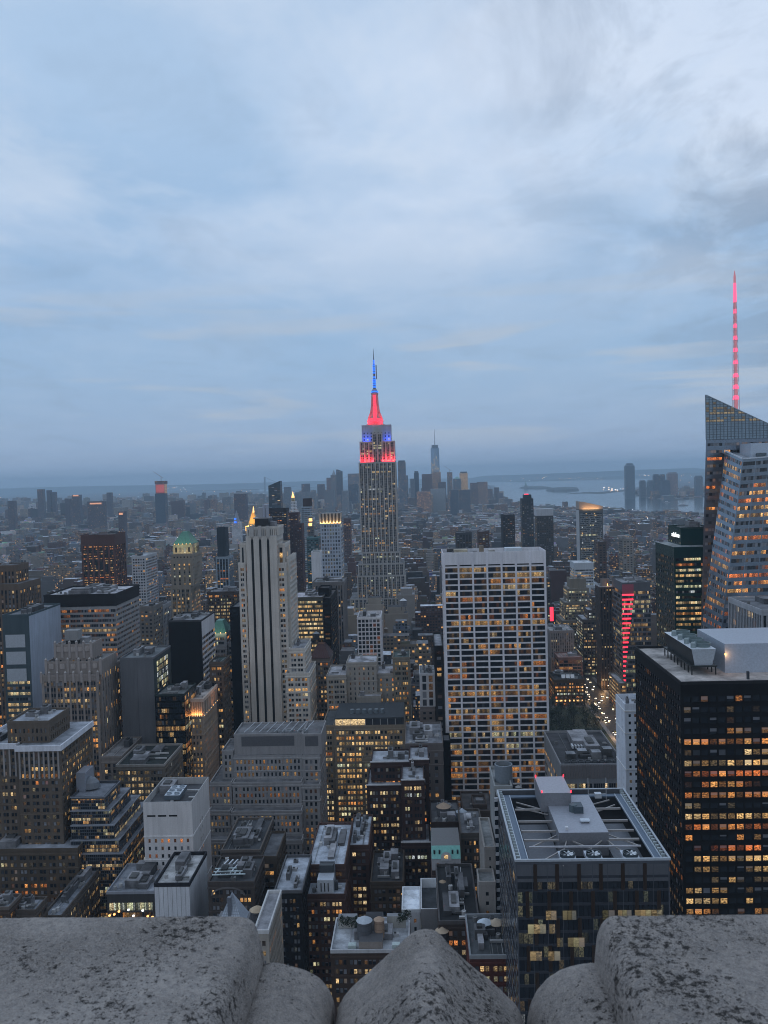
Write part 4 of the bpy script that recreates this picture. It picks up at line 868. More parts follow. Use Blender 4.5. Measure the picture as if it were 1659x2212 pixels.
make('lit_cornice_building', 'tan tower with orange uplights glowing under its columned cornice', 'office tower', [(394.5,437.5,1511,560,612,{'st':{'top':12.5,'side':{'top':12.5}}})], dict(PUN, c=(.36,.29,.235), g=1, p=2.3, fw=.5, lit=.45), roofc=(.42,.38,.36), cl=4, extra=orange_extra)
def white_cornice(root, org, g):
    for i in (1, 2):
        xa, xb, Yf, Yb, zt = g[i][:5]
        q = MB(); q.box(xa-1.0, xb+(1.0 if i == 1 else 0), Yf-1.0-.02*i, Yf-.13, zt-2.4+.03*i, zt+.5, 0, (.60,.62,.67), bottom=True)
        if i == 1: q.box(xb+.13, xb+1.0, Yf-.13, Yb, zt-2.4, zt+.45, 0, (.60,.62,.67), bottom=True)
        q.build('white_cornice', MASON, root, org)
        n = 9 if i == 1 else 8
        for k in range(n):
            x = xa+1+(xb-xa-2)*k/(n-1); q = MB(); q.box(x-.45, x+.45, Yf-.35, Yf+.02, zt-17, zt-2.4, 0, (.34,.32,.31)); q.build('pilaster', MASON, root, org)
make('office_tower', 'large tan stone block with a white cornice and darker lower floors, bottom left', 'office building', [
    (15,106,1558,436,462,{'z':1,'st':{'t':'punch','g':1,'fw':.4,'lit':.1}}), (37,129,1612,430,474,{'par':(.62,.64,.70),'cor':1,'st':{'top':3}}), (-60,36.6,1608,433,474,{'par':(.62,.64,.70)}), (-70,168,1834,422,478,{'st':{'c':(.15,.118,.088)}})],
    dict(PUN, c=(.185,.148,.115), p=2.4, fw=.66, lit=.24, fl=3.65), roofc=(.30,.32,.36), cl=2, extra=white_cornice)
SG = dict(c=(.12,.13,.15), t='ribbon', p=5.4, fw=.985, fh=.86, fl=1.7, sub=5, sc=(.13,.15,.18), mc=(.16,.18,.21), lit=.10, hue=.55, bl=.03, rec=.1, top=.4, mg=.2, br=.55, mood=1.3, side={'lit':.2})
def steps_extra(root, org, g):
    for i in range(5):
        xa, xb, Yf, Yb, zt = g[i][:5]; q = MB(); q.box(xa-.3, xb+.3, Yf-.3, Yf+.1, zt-.4, zt+.15, 0, (.30,.33,.38), bottom=True); q.box(xb-.1, xb+.3, Yf+.1, Yb, zt-.4, zt+.15, 0, (.30,.33,.38), bottom=True); q.build('ledge', METAL, root, org)
    xa, xb, Yf, Yb, zt = g[0][:5]; q = MB(); q.lathe(xa+5, Yf+14, [(4.2, zt), (3.6, zt+3), (2.2, zt+5), (.3, zt+6)], 14, 0, (.22,.24,.27), sx=1.3); q.build('dome_cover', METAL, root, org)
    q = MB(); q.box(xa-1, xa+4, Yf+10, Yf+22, zt-1, zt+9, 0, (.33,.36,.42)); q.build('penthouse', METAL, root, org)
make('stepped_glass_building', 'dark glass ziggurat with five stepped tiers and light ledges', 'office building', [
    (153,226,1721,433,456,{'z':1}), (153,236,1751,431.4,464,{'z':2}), (153,246,1783,429.8,472,{'z':3}), (153,257,1815,428.2,480,{'z':4}), (153,264,1844,426.6,488,{})], SG, roofc=(.24,.26,.30), cl=0, extra=steps_extra)
def beige_extra(root, org, g):
    xa, xb, Yf, Yb, zt = g[0][:5]
    for k in range(3):
        x = xa+2+k*5.6; q = MB(); q.box(x, x+4.2, Yf-.12, Yf+.1, zt-7.4, zt-6.6, 0, (.03,.03,.03), bottom=True); q.build('louvre_slot', MASON, root, org)
    for k in range(3):
        q = MB(); y = Yf+7+k*5; q.box(xa+9, xa+17, y, y+4.4, zt-1.5, zt+.9, 0, (.16,.20,.24), topcol=(.55,.60,.66)); q.build('cooling_unit', METAL, root, org)
        for t in range(2):
            f = MB(); f.lathe(xa+11+t*4, y+2.2, [(1.4, zt+.9), (1.4, zt+1.5), (1.1, zt+1.5), (1.0, zt+1.1)], 12, 0, (.3,.35,.4)); f.build('exhaust_fan', METAL, root, org)
make('beige_blank_building', 'pale concrete block with blank upper walls and a sunken roof plant', 'office building', [
    (308.5,414,1733,425,461,{'par':(.42,.42,.42),'st':{'side':{'t':'punch','p':3.2,'fl':5,'fw':.35,'fh':.5,'lit':.08,'mg':14,'top':14}}})],
    dict(c=(.53,.52,.52), t='punch', p=3.15, g=1, fw=.36, fh=.50, fl=4.0, lit=.30, hue=.15, bl=.25, top=18, mg=1, rec=.3, br=.6), roofc=(.13,.13,.14), cl=2, parapet=3.5, extra=beige_extra)
make('white_panel_building', 'low white panelled box with sunken roof courtyard just above the parapet', 'building', [(333,409,1908,372,404,{'par':(.05,.05,.06)})],
    dict(c=(.52,.54,.57), t='blank', seam=1.9), roofc=(.42,.42,.42), cl=3, parapet=1.5)
def stone_extra(root, org, g):
    for (k, px0, px1, py) in ((0, 524, 645, 1586),):
        xa, xb, Yf, Yb, zt = g[0][:5]; q = MB(); q.box(xa+4.5, xb-5, Yf-.1, Yf+.2, zt-7.5, zt-1.5, 0, (.16,.165,.18), bottom=True); q.build('louvre_panel', METAL, root, org)
        q = MB(); x2, x3 = g[1][0]+1.5, g[1][1]-2; q.box(x2, x3, g[1][2]-.1, g[1][2]+.2, g[1][4]-7.5, g[1][4]-1.5, 0, (.16,.165,.18), bottom=True); q.build('louvre_panel', METAL, root, org)
    for k in range(9):
        x = g[0][0]+6+k*4.6; q = MB(); q.beam((x, g[0][2]+2, zt+.6), (x+3, g[0][3]-2, zt+.9+k*.01), .2, 0, (.5,.53,.57)); q.build('roof_beam', METAL, root, org)
    for k in range(5):
        x = g[0][0]+24+k*4.6; q = MB(); q.lathe(x, g[0][2]+5, [(1.9, zt-1), (1.9, zt+.8), (1.6, zt+.8), (1.5, zt)], 16, 0, (.3,.32,.34)); q.build('exhaust_fan', METAL, root, org)
LIM = dict(c=(.31,.305,.31), t='punch', p=2.36, g=1, fw=.48, fh=.62, fl=3.8, lit=.34, hue=.36, bl=.2, top=2.2, mg=1, rec=.35, br=.30, mood=.5)
make('stone_office_building', 'wide grey limestone block stepping down in three window tiers, lower centre', 'office building', [
    (505,653,1585,506,530,{'z':2,'st':{'t':'blank'}}), (653,694,1585,505,532,{'z':3,'st':{'t':'blank'}}), (504.5,652.6,1631,505,534,{'flat':1}), (652.8,691,1631,504,536,{'flat':1,'st':{'p':3.2,'g':1}}),
    (502,651,1690,497,505,{}), (499,651,1752,489,497,{}), (498,652,1816,481,489,{}), (479,504,1621,507,530,{}), (453,500,1690,499,530,{}), (450,497,1752,491,499,{}), (448,497,1814,483,491,{}), (652.5,690,1695,497,504,{'st':{'p':3.2}})],
    LIM, roofc=(.20,.20,.21), cl=0, parapet=.8, extra=stone_extra)
# --- centre
def litroof(root, org, g):
    xa, xb, Yf, Yb, zt = g[0][:5]; n = 9; q = MB(); z0 = zt
    for k in range(n):
        a = xa+1+(xb-xa-2)*k/n; b = a+(xb-xa-2)/n; l = MB(); l.quad((a+.15,Yf+.8,z0+.1), (b-.15,Yf+.8,z0+.1), (b-.15,Yf+.8,z0+4.2), (a+.15,Yf+.8,z0+4.2), 0, (0,0,0), ((1.1 if k < 4 else .0), .66, k*.1, .1), (0,0,1,0,1,1,0,1)); l.build('penthouse_window', GLASS, root, org)
        q.box(a-.12, a+.12, Yf+.55, Yf+1.0, z0-.5, z0+4.4, 0, (.6,.6,.6))
    q.box(xa+.8, xb-.8, Yf+1.01, Yb-3, z0-.5, z0+4.3, 0, (.2,.2,.2)); q.box(xa+.4, xb-.4, Yf+.3, Yb-2.6, z0+4.4, z0+5.2, 0, (.10,.11,.12), bottom=True); q.build('penthouse', MASON, root, org)
    for k in range(6):
        f = MB(); x = xa+12+k*4.2; f.lathe(x, Yf+12, [(1.5, z0+5.2), (1.5, z0+8), (1.1, z0+8.2)], 12, 0, (.22,.26,.29)); f.build('cooling_unit', METAL, root, org)
LTN = dict(PUN, c=(.30,.25,.19), p=2.3, g=3, fw=.80, fh=.58, lit=.66, hue=.50, bl=.3, mood=.5, br=1.0, fl=3.75)
make('lit_tan_building', 'tan office block with most windows brightly lit and a glazed roof pavilion', 'office building', [(721,873.5,1567,578,620,{'nocl':1}), (696,720.6,1567,580,622,{'st':{'lit':.45}}), (782,873,1637,573,578,{'h':at(830,1637,573).z,'st':{'lit':.5}})],
    LTN, roofc=(.13,.14,.15), cl=2, extra=litroof)
make('pale_stone_building', 'pale stone building with a blank central wall rising behind the lit tan block', 'office building', [
    (748,813,1431,640,668,{'st':{'t':'punch','mg':1,'p':3.4,'g':1,'fw':.28,'lit':.1}}), (705,747.6,1459,636,672,{}), (813.3,858,1455,644,674,{'st':{'fw':.3,'g':1,'p':4}}), (771,823,1504,630,640,{'st':{'t':'blank'}})],
    dict(PUN, c=(.355,.33,.295), lit=.35), roofc=(.42,.42,.45), cl=1)
make('golden_glass_building', 'curved office block glowing with golden ribbon windows beside the striped tower', 'office building', [(627,697,1290,730,770,{})],
    dict(c=(.17,.16,.13), t='ribbon', p=7.5, fw=.97, fh=.50, fl=3.75, sub=6, sc=(.18,.165,.13), mc=(.1,.09,.07), lit=.86, hue=.60, bl=.02, rec=.2, top=2.5, mg=.3, mood=.25, br=1.15, side={'t':'blank','c':(.03,.028,.03)}), roofc=(.44,.42,.46), cl=2)
make('dark_slab_tower', 'blackish brown slab joined to the right of the golden lit office block', 'office tower', [(697.4,714,1292,728,790,{}), (687,711,1270,745,765,{'h':at(700,1270,745).z})], dict(c=(.032,.027,.028), t='punch', p=4, fw=.7, fh=.4, fl=3.75, lit=.10, hue=.4, bl=0, mg=.5), roofc=(.10,.09,.09), cl=0)
make('grey_stone_tower', 'grey stone building with tall pilasters under the crowned silver tower', 'office tower', [(674,742,1257,900,940,{})], dict(c=(.22,.205,.20), t='strip', sc=(.09,.08,.08), p=2.6, g=1, fw=.55, fh=.6, fl=3.9, lit=.12, top=4), roofc=(.25,.26,.27), cl=3)
def crown_extra(root, org, g):
    xa, xb, Yf, Yb, zt = g[0][:5]; n = 6; h = 14
    for k in range(n+1):
        x = xa+(xb-xa)*k/n; q = MB(); xo = x+(k-n/2)*.35
        q.poly([(x-.9,Yf,zt), (x+.9,Yf,zt), (xo+1.1,Yf-1.5,zt+h), (xo-1.1,Yf-1.5,zt+h)], 0, (.45,.42,.38)); q.poly([(x+.9,Yf,zt), (x+.9,Yf+2,zt), (xo+1.1,Yf+2,zt+h), (xo+1.1,Yf-1.5,zt+h)], 0, (.45,.42,.38)); q.build('crown_fin', METAL, root, org)
    q = MB(); q.box(xa+1, xb-1, Yf+2.2, Yb-1, zt-1, zt+h-.5, 0, (.16,.14,.13)); q.build('crown_core', METAL, root, org)
    for k in range(n):
        x = xa+(xb-xa)*(k+.5)/n; l = MB(); l.box(x-1.2, x+1.2, Yf+.2, Yf+.8, zt+.1, zt+1.0, 0); l.build('crown_lamp', WARM, root, org)
    area_light('crown_glow', ((xa+xb)/2, Yf-1.2, zt+.5), ((xa+xb)/2, Yf+2, zt+h-3), xb-xa, .6, 3500, (1,.62,.25), root, org)
make('crowned_silver_tower', 'slim silver gridded tower with a flared lit crown, left of the tallest skyscraper', 'skyscraper', [(692,735.5,1131,1150,1185,{'flat':1})],
    dict(c=(.36,.41,.48), t='punch', p=3.9, fw=.62, fh=.62, fl=5.0, lit=.04, bl=.85, hue=.7, top=1, mg=.8), cl=0, extra=crown_extra)
make('white_blank_tower', 'narrow white windowless slab beside the silver tower', 'apartment tower', [(672,691.5,1192,1080,1100,{'st':{'t':'punch','p':3.2,'fw':.35,'fh':.4,'mg':8,'lit':0,'fl':4}})], dict(c=(.52,.53,.55), t='blank'), roofc=(.06,.09,.07), cl=0)
make('teal_glass_tower', 'teal glass tower behind the white windowless slab', 'apartment tower', [(662,688,1161,1320,1350,{})], dict(c=(.13,.27,.29), wm=2, t='ribbon', p=5, fw=.9, fh=.5, fl=3.4, sub=2, lit=.08, sc=(.15,.3,.31)), cl=1)
make('white_grid_building', 'slim white gridded tower with dark square windows below the tallest skyscraper', 'office tower', [(771,822,1333,690,722,{'par':(.55,.54,.56)})], dict(c=(.56,.55,.57), t='punch', p=3.25, fw=.74, fh=.74, fl=3.55, lit=.05, hue=.05, bl=.05, rec=.35, top=1.4, mg=.5, br=.5), roofc=(.38,.36,.36), cl=2, parapet=2)
def dormer_extra(root, org, g):
    xa, xb, Yf, Yb, zt = g[0][:5]; hip('hipped_roof', root, org, xa+.5, xb-.5, Yf+.5, Yb-.5, zt, 10, (.16,.07,.065), .32)
make('red_roofed_building', 'grey block with a dark red hipped roof, left of the white grid tower', 'office building', [(670,712,1422,690,716,{'flat':1})], dict(PUN, c=(.25,.22,.20), lit=.3), cl=0, extra=dormer_extra)
make('ornate_narrow_building', 'narrow stone and brick building with a dark shingled roof and arched top', 'office building', [(848,885,1420,640,668,{})], dict(PUN, c=(.27,.24,.19), g=3, p=1.9, lit=.4), roofc=(.09,.13,.12), cl=2)
make('arcaded_building', 'narrow building with a white arcaded top storey and brown brick below', 'office building', [(906,940,1455,600,626,{'z':1,'st':{'t':'punch','c':(.46,.47,.49),'p':4.2,'g':1,'fw':.6,'fh':.8,'fl':6,'lit':.03,'top':1}}), (907,939.5,1526,600.5,626,{'flat':1})], dict(c=(.24,.21,.20), t='punch', p=3.6, fw=.42, fh=.45, fl=3.8, lit=.06, mg=1), roofc=(.3,.32,.34), cl=3)
make('dark_brick_building', 'almost black brick wall building squeezed left of the white grid slab', 'office building', [(938,957,1395,590,640,{'h':at(945,1395,590).z})], dict(PUN, c=(.05,.045,.045), lit=.14, g=1, p=4), roofc=(.3,.3,.32), cl=1)
def brick_extra(root, org, g):
    for i in range(len(g)):
        xa, xb, Yf, Yb, zt = g[i][:5]; q = MB(); q.box(xa-.3, xb+.3, Yf-.3, Yf+.15, zt-.35, zt+.3, 0, (.52,.53,.55), bottom=True); q.build('white_coping', MASON, root, org)
DBR = dict(PUN, c=(.105,.062,.055), g=3, p=2.1, fw=.74, lit=.24, bl=.4, fl=3.7, hue=.55)
make('dark_red_brick_tower', 'dark red brick setback building with white copings, centre of the lower city', 'apartment tower', [
    (801,884,1645,478,500,{}), (867,916,1684,455,486,{}), (884.3,926,1640,476,500,{}), (792,866.5,1695,472,500,{'h':at(830,1695,472).z}), (867.3,929,1819,450,490,{}), (868,931,1924,446,490,{}), (786,867,1840,468,500,{})],
    DBR, roofc=(.34,.36,.40), cl=2, parapet=.9, extra=brick_extra)
make('stone_tower_with_cornice', 'grey classical tower with a heavy cornice beside the dark gap of the white slab', 'office building', [(875,957,1606,515,560,{'st':{'top':5}})], dict(c=(.22,.195,.185), t='punch', p=4.4, fw=.4, fh=.55, fl=4.2, lit=.12, mg=2, top=5), roofc=(.26,.27,.30), cl=6)
make('black_gap_building', 'sheer black wall between the classical tower and the white slab', 'office building', [(957.5,973,1600,540,556,{})], dict(t='blank', c=(.012,.012,.016)), cl=0)
def mansard_extra(root, org, g):
    xa, xb, Yf, Yb, zt = g[0][:5]
    q = MB(); q.quad((xa,Yf-.3,zt), (xb,Yf-.3,zt), (xb,Yf+2.6,zt+5.2), (xa,Yf+2.6,zt+5.2), 0, (.22,.52,.47)); q.quad((xa,Yf+2.6,zt+5.2), (xb,Yf+2.6,zt+5.2), (xb,Yb,zt+5.2), (xa,Yb,zt+5.2), 0, (.2,.2,.2)); q.poly([(xa,Yf-.3,zt), (xa,Yf+2.6,zt+5.2), (xa,Yb,zt+5.2), (xa,Yb,zt)][::-1], 0, (.2,.45,.4)); q.poly([(xb,Yf-.3,zt), (xb,Yf+2.6,zt+5.2), (xb,Yb,zt+5.2), (xb,Yb,zt)], 0, (.2,.45,.4)); q.build('copper_mansard', METAL, root, org)
    xm = (xa+xb)/2; q = MB(); n = 10; pts = [(xm-2.4,Yf-.9,zt-.5), (xm+2.4,Yf-.9,zt-.5)]+[(xm+2.4*math.cos(math.pi*k/n), Yf-.9, zt+1.2+2.4*math.sin(math.pi*k/n)) for k in range(n+1)]; q.poly(pts, 0, (.5,.51,.52)); q.build('arched_gable', MASON, root, org)
    l = MB(); l.box(xm-.9, xm+.9, Yf-1.0, Yf-.92, zt+.4, zt+2.2, 0, (0,0,0), (1,.6,.2,0), bottom=True); l.build('arched_window', GLASS, root, org)
    for k in (-3.4, -1.9, 1.9, 3.4):
        q = MB(); q.box(xm+k*1.6-.4, xm+k*1.6+.4, Yf+.6, Yf+1.6, zt+2, zt+3.6, 0, (.05,.06,.07)); q.build('dormer', METAL, root, org)
make('copper_roofed_townhouse', 'small ornate building with a turquoise copper mansard and white arched top', 'building', [(932.5,995,1855,395,418,{'flat':1,'st':{'c':(.46,.46,.48),'lit':.2,'p':4,'g':1,'top':1},'zb':at(960,1880,395).z}), (933,994.5,1880,395.6,418,{'flat':1})], dict(PUN, c=(.15,.10,.085), g=1, p=3.4, fw=.3, lit=.04), cl=0, extra=mansard_extra)
make('gabled_brown_building', 'brown block with a curved gable wall next to the copper roofed townhouse', 'building', [(996,1045,1800,415,446,{})], dict(PUN, c=(.135,.115,.10), g=3, p=1.9, lit=.35), cl=3)
make('dark_brown_building', 'low dark brown building crowded with rooftop tanks behind the copper roof', 'building', [(931,995,1776,440,470,{'nocl':0})], dict(t='blank', c=(.085,.06,.05)), roofc=(.14,.14,.15), cl=6)
make('brown_arched_building', 'brown block with a small lit arched penthouse in front of the white slab', 'building', [(1000,1066,1752,470,500,{'st':{'t':'blank'}}), (1022,1052,1745,475,490,{'h':at(1037,1742,475).z+1})], dict(PUN, c=(.13,.095,.08), lit=.3), roofc=(.12,.11,.11), cl=1)
# --- round ended tower with the ring tank
def ring_extra(root, org, g):
    Y = 345; xc = at(1088.5, 1700, Y+12).x; zt = at(1088.5, 1650, Y+12).z; q = MB()
    q.lathe(xc, Y+12, [(3.75, zt-10.5), (3.75, zt), (3.35, zt+.1), (3.3, zt-2.6)], 28, 0, (.24,.28,.32), caps=False); q.build('ring_wall', METAL, root, org, )
    q = MB(); q.lathe(xc, Y+12, [(3.2, zt-3.2), (2.4, zt-2.2), (.2, zt-1.0)], 20, 0, (.44,.33,.24)); q.build('conical_cap', MASON, root, org)
    # curved banded bay
    x0 = at(1072, 1900, 332).x; z1 = at(1080, 1712, 338).z; n = 10; 
    for k in range(24):
        za = z1-k*3.6; b = MB(); d = MB()
        pa = [(x0+5.2*math.sin(math.pi/2*i/n)*1.0, 332+7*(1-math.cos(math.pi/2*i/n))) for i in range(n+1)]
        for (xa, ya), (xb, yb) in zip(pa, pa[1:]):
            b.quad((xa,ya-.25,za-1.3), (xb,yb-.25,za-1.3), (xb,yb-.25,za), (xa,ya-.25,za), 0, (.42,.43,.45)); b.quad((xa,ya-.25,za), (xb,yb-.25,za), (xb,yb+1,za), (xa,ya+1,za), 0, (.42,.43,.45)); b.quad((xb,yb-.25,za-1.3), (xa,ya-.25,za-1.3), (xa,ya+1,za-1.3), (xb,yb+1,za-1.3), 0, (.42,.43,.45))
            d.quad((xa,ya,za-3.6), (xb,yb,za-3.6), (xb,yb,za-1.2), (xa,ya,za-1.2), 0, (.01,)*3, (0,0,k*.1,0))
        b.build('balcony_band', MASON, root, org); d.build('window', GLASS, root, org)
make('round_ended_tower', 'slim pale tower with curved dark and white bands and an open ring on its roof', 'apartment tower', [
    (1046,1070,1830,342,372,{'st':{'c':(.33,.31,.29)}}), (1068,1106,1698,348,372,{'st':{'t':'blank','c':(.30,.31,.31)}}), (1034,1070,1905,330,341,{}), (1073,1106,1720,341,347,{'st':{'t':'blank','c':(.03,.03,.035)},'flat':1})],
    dict(c=(.34,.32,.30), t='punch', p=4.2, fw=.26, fh=.42, fl=3.7, lit=.05, bl=.1, mg=1), roofc=(.3,.31,.31), cl=2, extra=ring_extra)
# --- right side
make('finned_grey_building', 'grey office block with close vertical fins cut by the right edge', 'office tower', [(1645,1800,1316,452,500,{})], dict(c=(.36,.37,.39), t='strip', sc=(.04,.04,.045), p=2.2, fw=.70, fh=.7, fl=4, lit=.05, rec=.6, top=3, mg=.6), roofc=(.2,.21,.23), cl=3)
make('white_thin_tower', 'thin white painted building wedged left of the black tower', 'apartment building', [(1349.5,1395,1521,430,450,{'par':(.62,.66,.72),'st':{'side':{'t':'punch','p':9,'fw':.06,'lit':0}}})], dict(c=(.56,.60,.66), t='punch', p=3.3, fw=.42, fh=.42, fl=3.7, lit=.02, bl=.05, mg=1, top=4), roofc=(.4,.42,.46), cl=1, parapet=2)
def redbar_extra(root, org, g):
    xa, xb, Yf, Yb, zt = g[0][:5]
    for k in range(20):
        z = zt-14.5-k*5.35; wd = 13*max(.18, 1-k/19.0); q = MB(); q.box(xa+.1, xa+.1+wd, Yf-.35, Yf-.05, z, z+1.7, 0, bottom=True); q.build('red_light_bar', RED, root, org)
    q = MB(); q.box(xa+.2, xa+13, Yf-.12, Yf-.02, zt-13, zt-2, 0, (.45,.10,.14), bottom=True); q.build('tinted_screen', METAL, root, org)
make('red_lit_building', 'grey glass building with a stack of glowing red horizontal bars down its corner', 'office tower', [(1343,1405,1258,960,1008,{})],
    dict(c=(.15,.155,.17), t='ribbon', p=5, fw=.96, fh=.62, fl=5.3, sub=3, sc=(.17,.175,.19), mc=(.12,.12,.13), lit=.35, hue=.55, bl=.25, rec=.1, top=9, mg=.3, br=.55, mood=.9, side={'lit':.15,'bl':.2}), roofc=(.30,.31,.33), cl=4, extra=redbar_extra)
def oct_extra(root, org, g):
    xa, xb, Yf, Yb, zt = g[0][:5]; q = MB(); cxx = (xa+xb)/2+1.2; q.lathe(cxx, Yf+11, [(5.2, zt-1), (5.2, zt+7.4), (4.7, zt+7.4), (4.6, zt+5)], 8, 0, (.26,.22,.20)); q.build('octagonal_crown', MASON, root, org)
    point_light('crown_lamp_glow', (cxx+1.5, Yf-1.5, zt+2), 500, (1,.5,.2), .6, root, org)
    l = MB(); l.lathe(cxx+1.5, Yf+3, [(.5, zt), (.5, zt+2.5)], 8, 0); l.build('crown_lamp', WARM, root, org)
make('brown_ribbed_tower', 'slim dark brown ribbed tower with an octagonal crown left of the red lit building', 'apartment tower', [(1295,1322,1266,1010,1035,{'par':(.40,.42,.45)})], dict(c=(.115,.09,.08), t='strip', sc=(.05,.04,.04), p=3.4, fw=.4, fh=.5, fl=3.5, lit=.04, mg=.6, top=3), cl=0, extra=oct_extra)
make('tan_setback_building', 'tan wedding cake building with rows of small lit windows behind the pale deco block', 'office building', [(1231,1266,1250,1190,1215,{'z':1,'st':{'t':'blank'}}), (1226,1272,1271,1186,1220,{'z':2}), (1220,1277,1301,1182,1226,{'z':3}), (1214,1282,1340,1178,1232,{})], dict(PUN, c=(.27,.24,.19), lit=.32, hue=.65), roofc=(.27,.26,.24), cl=1)
make('brown_setback_building', 'dark brown stepped building full of lit windows left of the slim brown tower', 'office building', [(1279,1296,1290,1098,1115,{}), (1270,1296,1318,1092,1122,{}), (1258,1295,1338,1086,1130,{})], dict(PUN, c=(.14,.115,.105), lit=.34, hue=.68), roofc=(.36,.38,.42), cl=0)
make('pale_deco_building', 'pale ribbed art deco block beside the right edge of the white slab', 'office building', [(1188,1239,1362,1066,1110,{}), (1190,1252,1420,1060,1112,{'h':at(1220,1420,1060).z})], dict(c=(.31,.29,.29), t='strip', sc=(.20,.19,.19), p=2.6, g=1, fw=.42, fh=.55, fl=3.8, lit=.03, top=3), roofc=(.33,.33,.33), cl=2)
make('grey_modern_building', 'light grey modern block with bands of bright glazing far behind the pale deco block', 'office building', [(1241,1282,1216,1300,1340,{'st':{'t':'ribbon'}}), (1232,1300,1266,1294,1344,{})], dict(c=(.42,.46,.50), t='ribbon', p=6, fw=.95, fh=.5, fl=4.2, sub=4, sc=(.40,.43,.47), lit=.35, hue=.75, bl=.4, top=9, br=.6), roofc=(.5,.53,.56), cl=0)
def mans2(root, org, g):
    xa, xb, Yf, Yb, zt = g[0][:5]
    for k in range(3): q = MB(); q.quad((xa+9+k*5,Yf+1.5,zt+1.3), (xa+13.2+k*5,Yf+1.5,zt+1.3), (xa+13.2+k*5,Yf+3.5,zt+5), (xa+9+k*5,Yf+3.5,zt+5), 0, (.7,.74,.78)); q.build('skylight', METAL, root, org)
    for k in range(7):
        l = MB(); x = xa+3+k*(xb-xa-6)/6; l.lathe(x, Yf-.8, [(.6, zt-24), (.7, zt-23), (.3, zt-22.4)], 8, 0); l.build('wall_lamp', WARM, root, org)
make('lamp_lit_building', 'dark mansion block with warm wall lamps and skylights above the park trees', 'building', [(1196,1263,1468,945,982,{})], dict(PUN, c=(.14,.10,.07), lit=.55, hue=.35, br=1.1, mood=.6), roofc=(.05,.05,.055), cl=4, extra=mans2)
make('construction_frame', 'unfinished building with bare orange concrete floors behind the lamp lit block', 'building', [(1206,1258,1420,1000,1030,{})], dict(c=(.30,.17,.14), t='ribbon', p=5, fw=.9, fh=.7, fl=4, sub=1, sc=(.34,.20,.16), lit=.25, hue=.2, bl=0, br=.5), roofc=(.35,.22,.19), cl=3)
make('avenue_glass_building', 'golden lit glass block lining the avenue left of the thin white tower', 'office building', [(1338,1353.5,1476,905,955,{'st':{'side':{'lit':.8,'t':'ribbon','p':3,'sub':2}}}), (1353.8,1396,1530,895,955,{'h':at(1370,1530,895).z})], dict(c=(.20,.18,.15), t='ribbon', p=4, fw=.9, fh=.6, fl=4, sub=3, sc=(.16,.14,.12), lit=.7, hue=.42, bl=.05, br=.8, top=2), roofc=(.3,.32,.34), cl=1)
def plant_extra(root, org, g):
    xa, xb, Yf, Yb, zt = g[0][:5]
    n = 40; q = MB()
    for k in range(n):
        x = xa+(xb-xa)*k/n; q.box(x+.1, x+(xb-xa)/n-.15, Yf-.3, Yf+.05, zt-8, zt-.6, 0, (.24,.22,.215), bottom=True)
    q.build('louvre_screen', MASON, root, org)
    for k in range(8):
        x = xa+4+(xb-xa-8)*k/7; f = MB(); f.lathe(x, Yf+3, [(1.7, zt-1), (1.7, zt+.9), (1.45, zt+.9), (1.3, zt)], 14, 0, (.14,.15,.16)); f.build('exhaust_fan', METAL, root, org)
    for k in range(5):
        q = MB(); a = xa+5+k*7; q.box(a, a+5, Yf+10+k % 2*4, Yf+15+k % 2*4, zt-1, zt+2.2+k*.4, 0, (.13+.05*(k % 3),)*3, topcol=(.35,.37,.4)); q.build('bulkhead', ROOF, root, org)
    for k in range(8):
        q = MB(); a = xa+11+k*1.7; q.box(a, a+.9, Yf+26, Yf+31, zt, zt+1.5, 0, (.6,.63,.66)); q.build('duct', METAL, root, org)
make('plant_roof_building', 'low wide building crammed with roof machinery between the white slab and thin white tower', 'building', [(1211,1350,1650,460,520,{'par':(.3,.3,.31)})],
    dict(c=(.24,.25,.26), t='ribbon', p=9, fw=.88, fh=.42, fl=6.3, sub=6, sc=(.30,.30,.30), lit=.85, hue=.55, bl=0, top=9, rec=.4, mood=.2, br=1.1), roofc=(.10,.10,.11), cl=4, extra=plant_extra)
# --- far left
make('brown_deco_tower', 'brown art deco tower with pointed buttresses at the far left edge', 'office tower', [(-40,33,1222,700,724,{'z':1}), (-50,42,1262,695,735,{})], dict(c=(.20,.15,.115), t='strip', sc=(.09,.07,.06), p=3, fw=.5, fh=.6, fl=3.9, lit=.22, top=5), cl=1)
make('brown_ribbed_block', 'tall dark red-brown tower with vertical ribs above the tan banded slab', 'office tower', [(174,247,1155,1300,1350,{'flat':0})], dict(c=(.165,.075,.058), t='strip', sc=(.035,.022,.02), p=8.2, fw=.62, fh=.45, fl=3.7, sub=4, lit=.33, hue=.32, bl=0, top=17, mg=1.5, rec=1.2), roofc=(.12,.08,.07), cl=2)
make('white_glazed_tower', 'pale gridded tower with bluish windows right of the red-brown ribbed tower', 'office building', [(284,314,1201,1100,1150,{})], dict(c=(.40,.41,.43), t='punch', p=3.4, fw=.66, fh=.55, fl=3.8, lit=.10, hue=.3, bl=.2, top=3), roofc=(.34,.37,.40), cl=1)
make('small_white_building', 'small white building left of the tan banded slab', 'building', [(66,88,1338,760,790,{})], dict(PUN, c=(.52,.55,.58), g=1, lit=.2), roofc=(.4,.4,.42), cl=1)
make('green_mansard_building', 'stone building with a dark green mansard and lit dormers right of the art deco tower', 'building', [(250,355,1652,500,540,{'par':(.33,.31,.29)})], dict(PUN, c=(.21,.18,.15), g=2, p=2.1, lit=.5, hue=.6), roofc=(.045,.06,.055), cl=4)
